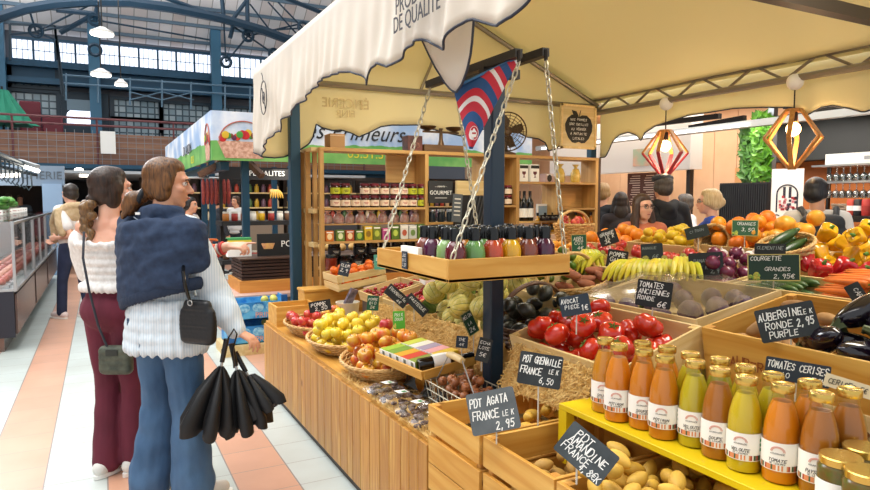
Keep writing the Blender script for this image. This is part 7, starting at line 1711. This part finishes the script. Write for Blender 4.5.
def printed_basket(M_, w):
    g = MB(); n = 26
    rows = [[M_ @ V((w*(.36+.14*s)*(2*j/n-1), 0, .0+.2*s)) for j in range(n+1)] for s in (0, .33, .66, 1)]
    g.grid(rows).build('basket_print', mat('basket_print', 'b9826a', .6, col2='e0b7a0', vscale=30), bn)
    g = MB(); g.tube([M_ @ V((w*.46*cos(a), -.003, .2+.24*sin(a))) for a in [PI*i/20 for i in range(21)]], .008, 5).build('handle_print', mat('handle_print', 'b0655a', .6), bn)
    q = random.Random(3)
    for i in range(16):
        c, r = vg[i % 8]; x = (-.4+.8*((i*5) % 16)/15)*w; z = .22+.09*q.random()*(1-abs(x/w)); rz = r*q.uniform(.7, 1.1)
        MB().sphere(M_ @ V((x, -.002-.0006*i, z)), (rz, .003, rz) if M_[0][0] > .5 else (.003, rz, rz), 12, 8).build('vegetable_print', mat('veg_'+c, c, .5), bn)
printed_basket(MX.Translation((.36, -.018, 0)), .62)
printed_basket(MX.Translation((-.018, .28, -.02)) @ MX.Rotation(-PI/2, 4, 'Z'), .42)
bi = mat('banner_ink', '23262c', .6); byl = mat('banner_yellow', 'e2d23a', .6)
p = at(366, 137, y=NY); text('Les Primeurs', .30, bi, bn, (p.x-NX-.22, -.02, p.z-2.0+.04), (PI/2, 0, 0), .001, shear=.45, sx=.9, space=1.05)
p = at(376, 155, y=NY); text('03.51.59.97', .16, byl, bn, (p.x-NX, -.02, p.z-2.0), (PI/2, 0, 0), .001, sx=1.1)
text('DU JARDIN', .2, bi, bn, (-.02, 2.3, .24), (PI/2, 0, -PI/2), .001, shear=.2); text('03.51', .15, byl, bn, (-.02, 1.7, .06), (PI/2, 0, -PI/2), .001)
nf = thing('stall_structure', 'dark blue posts and beams of the next stall', 'frame', (1.5, 8.1, 0))
for i, (u, d) in enumerate(((246, 7.95), (205, 10.6), (213, 9.8), (291, 11.4), (275, 11.8))):
    p = at(u, 230, d=d); MB().cbox((p.x-1.5, p.y-8.1, 1.05), (.085, .085, 2.1)).build('post', bluem, nf)
f = MB(); f.box((-.2, -.05, 2.0), (4.2, .05, 2.08)).box((-.2, -.05, 1.86), (-.1, 5.6, 1.96)); f.build('beam', bluem, nf)
for p, q in (((236, 152), (262, 158)), ((228, 160), (200, 175)), ((262, 176), (246, 160))): MB().bar(at(*p, y=8.3)-V((1.5, 8.1, 0)), at(*q, y=8.6)-V((1.5, 8.1, 0)), .07).build('brace', wood('brace_brown', '6b4a34', '4f3424', 0, knots=False), nf)
# low table, slatted stand, blue boxes
tb_ = thing('low_table', 'low table with an orange plank front at the corner of the next stall', 'table', (1.3, 7.0, 0))
MB().box((-.1, -.2, .46), (3.2, .75, .5)).build('table_top', mat('table_pink', 'c3a295', .6), tb_); MB().box((0, 0, .5), (3.2, .7, .629)).build('plank_front', wood('orange_plank', 'd99a4a', 'c9853a', 0, knots=False), tb_); MB().box((.1, .1, 0), (3.1, .65, .459)).build('skirt', mat('skirt_grey', '8d8885', .8), tb_)
sd = thing('slatted_stand', 'dark slatted wooden stand on the low table of the next stall', 'stand', (1.33, 7.03, .63))
f = MB()
for i in range(6): f.box((0, 0, i*.037), (3.0, .6, i*.037+.026))
f.build('slats', wood('dark_slat', '4a3022', '35211a', 0, knots=False), sd); MB().box((.03, .03, 0), (2.97, .57, .22)).build('core', mat('core_dark', '14100e', .8), sd); MB().box((-.02, -.02, .222), (3.02, .62, .238)).build('top', wood('dark_slat2', '5b3e2c', '432c20', 0, knots=False), sd)
blue = mat('box_blue', '2a86cc', .5, col2='5cb4e2', vscale=9, lo=.45, hi=.6); blued = mat('box_blue_dark', '155a9c', .5); blp = mat('box_print', 'a8dcf2', .5, col2='4aa0d6', vscale=30)
for k, lb in enumerate(('lower blue printed fruit carton of the pair beside the far end of the counter', 'upper blue printed fruit carton of the pair, beside the far end of the counter')):
    t = thing('fruit_carton', lb, 'box', (1.05, 6.3, .1+k*.235)); f = MB()
    for nm, lo, hi in (('front_panel', (0, 0, 0), (.58, .012, .17)), ('back_panel', (0, .36, 0), (.58, .372, .17)), ('end_panel', (0, .012, 0), (.012, .36, .2)), ('end_panel', (.568, .012, 0), (.58, .36, .2)), ('base', (0, 0, 0), (.58, .372, .01))):
        MB().box(lo, hi).build(nm, blue, t)
    for x in (0, .52): MB().box((x, -.004, .0), (x+.06, .02, .225)).build('corner_post', blued, t)
    text('PRIM', .075, mat('print_orange', 'e0a08a', .6), t, (.34, -.002, .04), (PI/2, 0, 0), .0008)
    for i in range(3): MB().sphere((.16+i*.13, -.001, .115), (.055, .002, .042), 12, 8).build('fruit_print', blp, t)
    text('FRANCE', .022, blued, t, (.3, -.002, .155), (PI/2, 0, 0), .0006)
    scatter(ball(.04, mat('pale_fruit', 'c9c25a', .4, rv=.1), 'pale_fruit', 'fruit'), matrix(t), [(.47, .1, .17), (.4, .2, .16), (.5, .25, .16)], 'pale green fruit in the %s blue carton' % ('lower', 'upper')[k], 'fruit in the %s blue carton' % ('lower', 'upper')[k])
bs_ = MB().box((1.0, 6.25, 0), (1.68, 6.72, .1)).build('pallet', pale); tag(bs_, 'low pale pallet under the two blue fruit cartons', 'pallet')
# goods on the next stall
p = at(240, 262, y=7.3); t = thing('flour_carton', 'white carton with yellow and green top standing on the slatted stand', 'box', (p.x, 7.3, .87))
MB().box((-.13, 0, 0), (.13, .12, .2)).build('carton', white, t); MB().box((-.13, -.002, .14), (.13, .122, .2)).build('yellow_band', byl, t); MB().box((-.13, -.003, .185), (.13, .123, .21)).build('green_band', mat('band_green', '3f9a5a', .5), t)
p = at(272, 262, y=7.25); t = thing('bowl_poster', 'black advertising panel with a printed bowl on the slatted stand', 'sign', (p.x, 7.25, .87)); MB().box((-.16, 0, 0), (.34, .02, .25)).build('panel', mat('panel_black', '17191b', .6), t)
MB().lathe([(.05, 0), (.075, .06), (.07, .065)], 16, MX.Translation((-.04, -.002, .08)) @ MX.Diagonal((1, .08, 1, 1))).build('bowl_print', mat('bowl_print', 'c98a70', .5, col2='e0b060', vscale=30), t); text('PO', .1, chalk, t, (.17, -.002, .13), (PI/2, 0, 0), .0008)
sh2 = thing('stall_shelf', 'black double shelf of jars and dried goods in the next stall', 'shelf', (1.5, 9.0, 0))
for z in (.62, 1.15): MB().box((-.05, 0, z), (1.15, .5, z+.058)).build('board', mat('shelf_black', '1b1d20', .5), sh2)
for x in (0, 1.1): MB().box((x, .4, 0), (x+.04, .46, 1.9)).build('upright', iron, sh2)
MB().box((-.05, .0, 1.78), (1.15, .04, 1.95)).build('sign_board', mat('sign_board', '191a1d', .6), sh2); text('SPECIALITES', .1, chalk, sh2, (.55, -.003, 1.865), (PI/2, 0, 0), .001)
gc = {'yellow': 'd1a51e', 'white': 'd9d5cb', 'red': '9a2f2a', 'amber': 'a8682a', 'brown': '6b4a34'}
q = random.Random(6); pr = {}
for z in (.68, 1.21):
    for i in range(8):
        c = q.choice(list(gc)); l = (1.53+i*.125, 9.15+q.uniform(-.05, .05), z); row = 'upper' if z > 1 else 'lower'
        lb = '%s lidded jar on the %s black shelf of the next stall' % (c, row); key = (c, row)
        if key not in pr: o = jar('goods_jar', lb, .045, .13 if z > 1 else .11, mat('goods_'+c, gc[c], .3), mat('lid_'+q.choice(('w', 'g')), 'c9c4b8', .4), None); o.location = l; o['group'] = '%s jars on the %s black shelf' % (c, row); pr[key] = o
        else: dup(pr[key], l)
saus = mat('sausage', '8a2f2a', .5, col2='a8463a', vscale=30); o = None
for i in range(7):
    p = at(203+i*4.2, 182, y=9.6); l = (p.x, 9.6, p.z)
    if o is None:
        o = MB().tube([(0, 0, .05), (0, 0, 0), (.005, 0, -.16), (0, 0, -.3), (0, 0, -.32)], lambda t_: .028*max(sin(PI*min(t_*.95+.03, 1)), .1)**.5, 8).build('dried_sausage', saus, loc=l); tag(o, 'dried red sausage hanging from the beam of the next stall', 'sausage', 'sausages hanging in the next stall')
    else: dup(o, l)
rail_ = at(212, 178, y=9.6); tag(MB().tube([(rail_.x-.5, 9.6, rail_.z), (rail_.x+.8, 9.6, rail_.z)], .015).build('sausage_rail', steel), 'thin steel rail carrying the dried sausages', 'rail')
t = banana_hand(mat('dried_banana', 'c99a1e', .5), 6, .2, 'bunch of deep yellow bananas hanging in the next stall'); t.location = at(272, 192, y=8.6)
o = None
for i in range(8):
    l = (2.0+.15*i, 7.42+.05*(i % 2), .925+.0)
    if o is None: o = spindle(.05, .06, mat('bread_crust', 'b58a4c', .6, col2='c9a866', vscale=16, rv=.15), 'bread_roll', 'bread', 0, .6); o.location = l; tag(o, 'small golden bread roll on the slatted stand of the next stall', 'bread', 'bread rolls on the slatted stand')
    else: dup(o, l, (0, 0, rr.uniform(0, 3)))
# carrots-like orange heap at the stall edge
p = at(207, 249, y=8.3); o = None
for i in range(12):
    l = (p.x+rr.uniform(-.1, .15), 8.3+rr.uniform(-.1, .2), .93+.02*i/3)
    if o is None: o = dup(ca); o.location = l; o.rotation_euler = (0, 0, .5); o['label'] = 'orange carrot in the small heap at the corner of the next stall'; o['group'] = 'carrots of the next stall'
    else: dup(o, l, (0, rr.uniform(-.2, .2), rr.uniform(0, 3)))
# dim rear of the next stalls
bw_ = MB().box((.9, 17.5, 0), (12, 17.8, 2.15)); struct(bw_.build('wall_rear_stalls', mat('rear_stalls', '5a4f48', .8, col2='2a2624', vscale=1.6)))
for i in range(9):
    x = 1.2+i*.95; t = thing('far_shelf', 'dim shelf of goods far behind the next stall, %s from the aisle' % ordn[i], 'shelf', (x, 15.5, 0))
    MB().box((0, 0, 0), (.85, .4, 1.0)).build('cabinet', mat('cab_%d' % (i % 3), ('6b5a4a', '3c3f44', '8a7a68')[i % 3], .6), t); MB().box((0, .35, 1.0), (.85, .4, 2.0)).build('back', mat('cabb_%d' % (i % 3), ('3a2f28', '4a4e52', '2a2420')[i % 3], .7), t)
    for z in (1.3, 1.65): MB().box((0, .05, z), (.85, .38, z+.03)).build('board', pale, t)
    for k in range(5):
        for z in (1.03, 1.33, 1.68): MB().lathe([(.05, 0), (.055, .02), (.055, .14), (.03, .17), (.03, .2)], 8, MX.Translation((.1+k*.16, .2, z))).build('bottle', mat('fb_%d' % ((k+i) % 5), ('b5452f', 'd9c49a', '4a6a3a', 'c9a02c', '6a4a5a')[(k+i) % 5], .3), t)
# ================================================================ BAR STALLS ON THE RIGHT
beige = mat('bar_wall', 'e6c6a6', .6, col2='dcb793', vscale=1.5)
wl = MB()
for i in range(34): wl.box((10.5, 1.0+i*.5+.006, 0), (10.6, 1.5+i*.5-.006, 4.2))
wl.box((10.6, .5, 0), (10.8, 18, 4.2)); struct(wl.build('wall_right', beige))
struct(MB().box((6.6, 1.0, 3.3), (10.8, 17, 3.4)).build('ceiling_bar', wood('bar_ceiling', 'd9b084', 'c99a6a', 1, scale=3, knots=False)))
a, c, q2 = at(596, 130, x=9.0), at(691, 130, x=9.0), at(650, 171, x=9.0)
t = thing('bar_fascia', 'large white fascia box of the bar behind the shelving corner', 'fascia', (9.0, c.y, q2.z))
MB().box((0, 0, 0), (.3, a.y-c.y+1.5, 1.0)).build('box', mat('fascia_white', 'e6e8e8', .5), t)
p = at(642, 156, x=8.99); MB().box((-.02, p.y-c.y-.22, .1), (-.005, p.y-c.y+.22, .42)).build('round_logo', mat('logo_green', '9fc8b0', .5, col2='e0b7a0', vscale=5), t)
a, c = at(656, 173, x=9.4), at(627, 206, x=9.4); t = thing('menu_sign', 'brown menu board with rows of pale writing behind the man in the cap', 'sign', (9.4, a.y, c.z)); w_, h_ = c.y-a.y, at(640, 173, x=9.4).z-c.z
MB().box((0, 0, 0), (.03, w_, h_)).build('board', mat('menu_brown', '55322a', .6), t); g = MB(); q = random.Random(9)
for i in range(13):
    for k in range(2): y = w_*(.06+.48*k); g.box((-.004, y, h_*(.06+.07*i)), (-.001, y+w_*q.uniform(.25, .4), h_*(.06+.07*i)+h_*.022))
g.build('menu_lines', mat('menu_pale', 'd9c4b4', .7), t)
a, c = at(690, 168, x=9.2), at(684, 260, x=9.2); struct(MB().box((9.2, a.y, 0), (9.3, c.y, 2.6)).build('trim_20', mat('bar_post', '2a2522', .5)))
a, c = at(768, 182, x=6.9), at(720, 182, x=6.9); t = thing('black_screen', 'black ribbed partition beside the menu poster', 'screen', (6.9, a.y, 0)); MB().box((0, 0, 0), (.06, c.y-a.y, a.z)).build('panel', mat('screen_black', '141416', .6), t)
g = MB(); n = 22
for i in range(n): y = (c.y-a.y)*(i+.3)/n; g.box((-.012, y, .02), (0, y+(c.y-a.y)/n*.5, a.z-.02))
g.build('ribs', mat('rib_black', '1b1b1e', .5), t)
a, c = at(880, 140, x=8.2), at(775, 142, x=8.2); struct(MB().box((8.2, 1.0, 0), (8.3, c.y, c.z)).build('wall_bar', mat('bar_orange', 'b5672c', .55, col2='a85c26', vscale=1.2)))
a, c = at(735, 168, x=9.8), at(772, 168, x=9.8); MBx = MB().box((9.8, c.y, 0), (9.9, a.y, at(750, 167, x=9.8).z)); struct(MBx.build('trim_21', mat('peach_panel', 'e6b27c', .6)))
# menu poster
pp = at(787, 198, x=6.6); t = thing('menu_poster', 'white poster with an arched picture in red, on a stand beside the black partition', 'poster', (6.6, pp.y, pp.z)); k_ = dist(pp)/640
hw, hh_ = 14*k_, 29*k_; R_ = MX.Rotation(-YAW-rad(30)+rad(0), 4, 'Z'); t.rotation_euler = (0, 0, -rad(58))
MB().box((-hw, -.01, -hh_), (hw, .01, hh_)).build('sheet', paper, t)
g = MB(); g.tube([V((9*k_*cos(a_), -.012, 9*k_*sin(a_)+4*k_)) for a_ in [PI*i/16 for i in range(17)]], .008, 5).tube([V((-9*k_, -.012, 4*k_)), V((-9*k_, -.012, -14*k_))], .008, 5).tube([V((9*k_, -.012, 4*k_)), V((9*k_, -.012, -14*k_))], .008, 5)
for x in (-2.5, 2.5): g.box((x*k_-1.2*k_, -.013, 0), (x*k_+1.2*k_, -.011, 11*k_))
g.build('arch_print', mat('poster_ink', '2c2a3a', .6), t)
q = random.Random(4)
for c in ('b8343a', '3a3444', 'd98a8f'):
    g = MB()
    for i in range(12): x, z = q.uniform(-8, 8)*k_, q.uniform(-14, 1)*k_; g.box((x, -.0135, z), (x+2.2*k_, -.011, z+2.4*k_))
    g.build('figures_print', mat('poster_'+c, c, .6), t)
text('CAFE', .13, mat('poster_ink', '2c2a3a'), t, (0, -.012, -21*k_), (PI/2, 0, 0), .001)
MB().box((-hw, .012, -pp.z), (-hw+.03, .03, -hh_)).build('leg', iron, t); MB().box((hw-.03, .012, -pp.z), (hw, .03, -hh_)).build('leg', iron, t)
# hanging greenery
gl = mat('ivy_light', '6fae2c', .5, col2='3f7a1e', vscale=14); gd = mat('ivy_dark', '2c5a1f', .5, col2='4a7a2c', vscale=14)
def greenery(u0, u1, v0, v1, x, n, m, label, seed):
    q = random.Random(seed); g = MB()
    for _ in range(n):
        u = u0+(u1-u0)*q.random(); v = v0+(v1-v0)*q.random()**.9; p = at(u, v, x=x+q.uniform(-.15, .15)); w = q.uniform(0, 6.3); e = V((q.uniform(-.3, .3), cos(w), sin(w)-.3)).normalized()*q.uniform(.05, .1); s_ = e.cross(V((1, q.uniform(-.5, .5), 0))).normalized()*.03
        g.add([p-e, p+s_+V((-.02, 0, 0)), p+e, p-s_], [(0, 1, 2, 3)])
    o = g.build('hanging_ivy', m, smooth=False); tag(o, label, 'plant', kind='stuff'); return o
greenery(754, 769, 114, 180, 7.4, 520, gl, 'bright green hanging ivy beside the plain wooden lamp', 1); greenery(741, 757, 125, 181, 8.0, 520, gd, 'darker hanging fern left of the bright ivy', 2)
a = at(771, 110, x=7.45); struct(MB().box((7.45, a.y-.04, 0), (7.53, a.y+.04, 3.3)).build('trim_22', steel))
# light beam of the bar canopy
lbm = thing('canopy_beam', 'long grey canopy beam with a strip light running across the right side', 'beam', (6.5, 3.2, 2.32))
MB().box((0, -2.0, 0), (.1, 5.6, .075)).build('beam', mat('beam_grey', '9d9d9a', .4, .3), lbm); MB().box((-.03, 1.6, .01), (-.005, 5.4, .04)).build('strip_light', mat('strip_white', 'fffaf2', .4, emit=2.5), lbm)
struct(MB().box((6.7, 1.0, 2.5), (9.9, 4.55, 2.58)).build('ceiling_dark', mat('soffit_dark', '1c1e20', .8)))
struct(MB().box((7.9, 1.0, 2.0), (8.2, at(768, 130, x=7.9).y, 2.6)).build('trim_23', mat('soffit_dark', '1c1e20', .8)))
for i, (u, v, u2, v2) in enumerate(((655, 124, 720, 116), (690, 128, 745, 118))):
    A, B = at(u, v, x=8.6), at(u2, v2, x=8.6); t = tag(MB().bar(A, B, .08).build('ceiling_track_light', black), 'black track light bar under the wooden bar ceiling, the %s one' % ('left' if i == 0 else 'right'), 'lamp')
p = at(648, 112, x=9.2)
# glass rack
a, c = at(872, 178, x=7.3), at(811, 178, x=7.3); gr = thing('glass_rack', 'steel rack of hanging wine glasses on the orange bar wall', 'rack', (7.3, a.y, 1.5))
zs = [at(840, v, x=7.3).z for v in (166, 183)]
for z in zs: MB().box((0, -.2, z-1.5), (.35, c.y-a.y, z-1.5+.02)).build('shelf_rail', steel, gr)
for y in (-.1, c.y-a.y-.03): MB().box((.3, y, -1.5), (.34, y+.03, zs[0]-1.5)).build('upright', iron, gr)
wg = glassmat('wine_glass_clear', 'eef2f2', .75, .05); o = None
for k, z in enumerate(zs):
    for i in range(9):
        for j in range(2):
            y = a.y-.1+i*(c.y-a.y)/9; l = (7.37+j*.14, y, z-.0)
            lb = 'upside-down wine glass hanging in the %s row of the bar rack' % ('upper', 'lower')[k]; gp = 'wine glasses, %s row' % ('upper', 'lower')[k]
            if o is None:
                o = thing('wine_glass', lb, 'glass', l, group=gp); MB().lathe([(.033, -.001), (.033, -.004), (.005, -.01), (.004, -.07)], 12).build('foot', wg, o); MB().lathe([(.004, -.07), (.03, -.09), (.036, -.12), (.03, -.165), (.028, -.165), (.034, -.12), (.028, -.092)], 12).build('bowl', wg, o)
            else: dup(o, l, None, lb, gp)
p = at(857, 163, x=7.4); t = thing('white_box', 'white box lying on top of the glass rack', 'box', (7.35, p.y-.3, zs[0]+.022)); MB().box((0, 0, 0), (.3, .62, .12)).build('carton', white, t); MB().box((-.002, .05, .04), (0, .2, .08)).build('label', grey, t)
bc = thing('bar_counter', 'dark-topped bar counter with pale shelves at the far right', 'counter', (6.6, 2.2, 0)); yb2 = at(838, 215, x=6.6).y
MB().box((0, -1.2, at(855, 216, x=6.6).z-.06), (.7, yb2-2.2, at(855, 216, x=6.6).z)).build('worktop', mat('worktop_dark', '2a2624', .3), bc)
for i in range(4): MB().box((.05, -1.2, .15+i*.28), (.65, yb2-2.2, .2+i*.28)).build('shelf', mat('shelf_silver', 'c9c4c2', .4), bc)
MB().box((.6, -1.2, 0), (.65, yb2-2.2, 1.25)).build('back', mat('bar_back', '8a7f7c', .5), bc)
zt_ = at(855, 216, x=6.6).z
for i, (u, c) in enumerate(((851, 'c94a3a'), (858, '2a2a2e'), (866, 'b83a34'))):
    p = at(u, 210, x=6.75); t = thing('drink_can', '%s drink can on the bar counter' % ('tall light red', 'black', 'deep red')[i], 'can', (6.75, p.y, zt_)); MB().lathe([(.035, 0), (.04, .01), (.04, .15), (.033, .165)], 14).build('can_body', mat('can_'+c, c, .3), t); MB().lathe([(.0405, .05), (.0405, .1)], 14).build('label_band', white if i < 2 else inkr, t)
b_ = basket('wicker_basket', 'greyish wicker basket on the bar counter at the far right', (6.9, at(862, 212, x=6.9).y, zt_), .12, .3, .11, 0, 1.15, mat('wicker_grey', '8d7a66', .7), rings=6)
# ================================================================ LIGHT
w = bpy.data.worlds.new('world'); sc.world = w; w.use_nodes = True
w.node_tree.nodes['Background'].inputs[0].default_value = (.93, .97, 1, 1); w.node_tree.nodes['Background'].inputs[1].default_value = .8
def area(name, loc, size, energy, col=(1, 1, 1), rot=(0, 0, 0), sy=None):
    l = bpy.data.lights.new(name, 'AREA'); l.energy = energy; l.color = col; l.size = size
    if sy: l.shape = 'RECTANGLE'; l.size_y = sy
    o = bpy.data.objects.new(name, l); C.objects.link(o); o.location = loc; o.rotation_euler = rot; return o
area('skylight', (-2.5, 4, 9), 7, 1080, (1, .98, .95), sy=10)
area('stall_fill', (2.9, 1.2, 2.95), .5, 50, (1, .93, .8), sy=1.6)  # unseen fill light added below the ridge to brighten the goods
area('stall_fill', (2.6, 4.2, 2.75), .4, 30, (1, .93, .8), sy=1.0)  # second added fill, over the far end of the stall
area('bar_fill', (9.2, 9.0, 3.2), 1.5, 130, (1, .88, .74), sy=6)  # fill light added under the bar ceiling to brighten the bar
area('bar_fill', (7.4, 4.5, 2.46), .5, 60, (1, .9, .78), sy=3)  # another added fill, for the near part of the bar
area('aisle_area_light', (5.9, 4.6, 3.1), .8, 50, (1, .95, .88), sy=3)  # area light above the aisle beyond the tent
area('roof_fill', (-2, 16, 6.2), 6, 1700, (.97, .98, 1), (PI, 0, 0), sy=4)  # fill light added below the roof, turned up to brighten the planks
area('under_gallery_fill', (-2.2, 15.6, 2.3), 1.5, 60, (1, .95, .88), sy=4)  # added beside the downlights to lift the dark under the gallery
area('next_stall_fill', (2.4, 8.5, 1.93), .5, 14, (1, .92, .8), sy=1.5)  # fill light added to brighten the goods of the next stall
area('gallery_area_light', (-4, 14, 6.5), 5, 500, (.95, .98, 1), (rad(-55), 0, 0), sy=3)  # area light high in front of the gallery, slanting down
sc.view_settings.view_transform = 'Standard'; sc.view_settings.look = 'None'; sc.view_settings.gamma = 1; sc.view_settings.exposure = .12
sc.cycles.use_denoising = True
sc.cycles.max_bounces = 8; sc.cycles.transparent_max_bounces = 16; sc.cycles.caustics_reflective = False; sc.cycles.caustics_refractive = False
sc.cycles.sample_clamp_indirect = 6
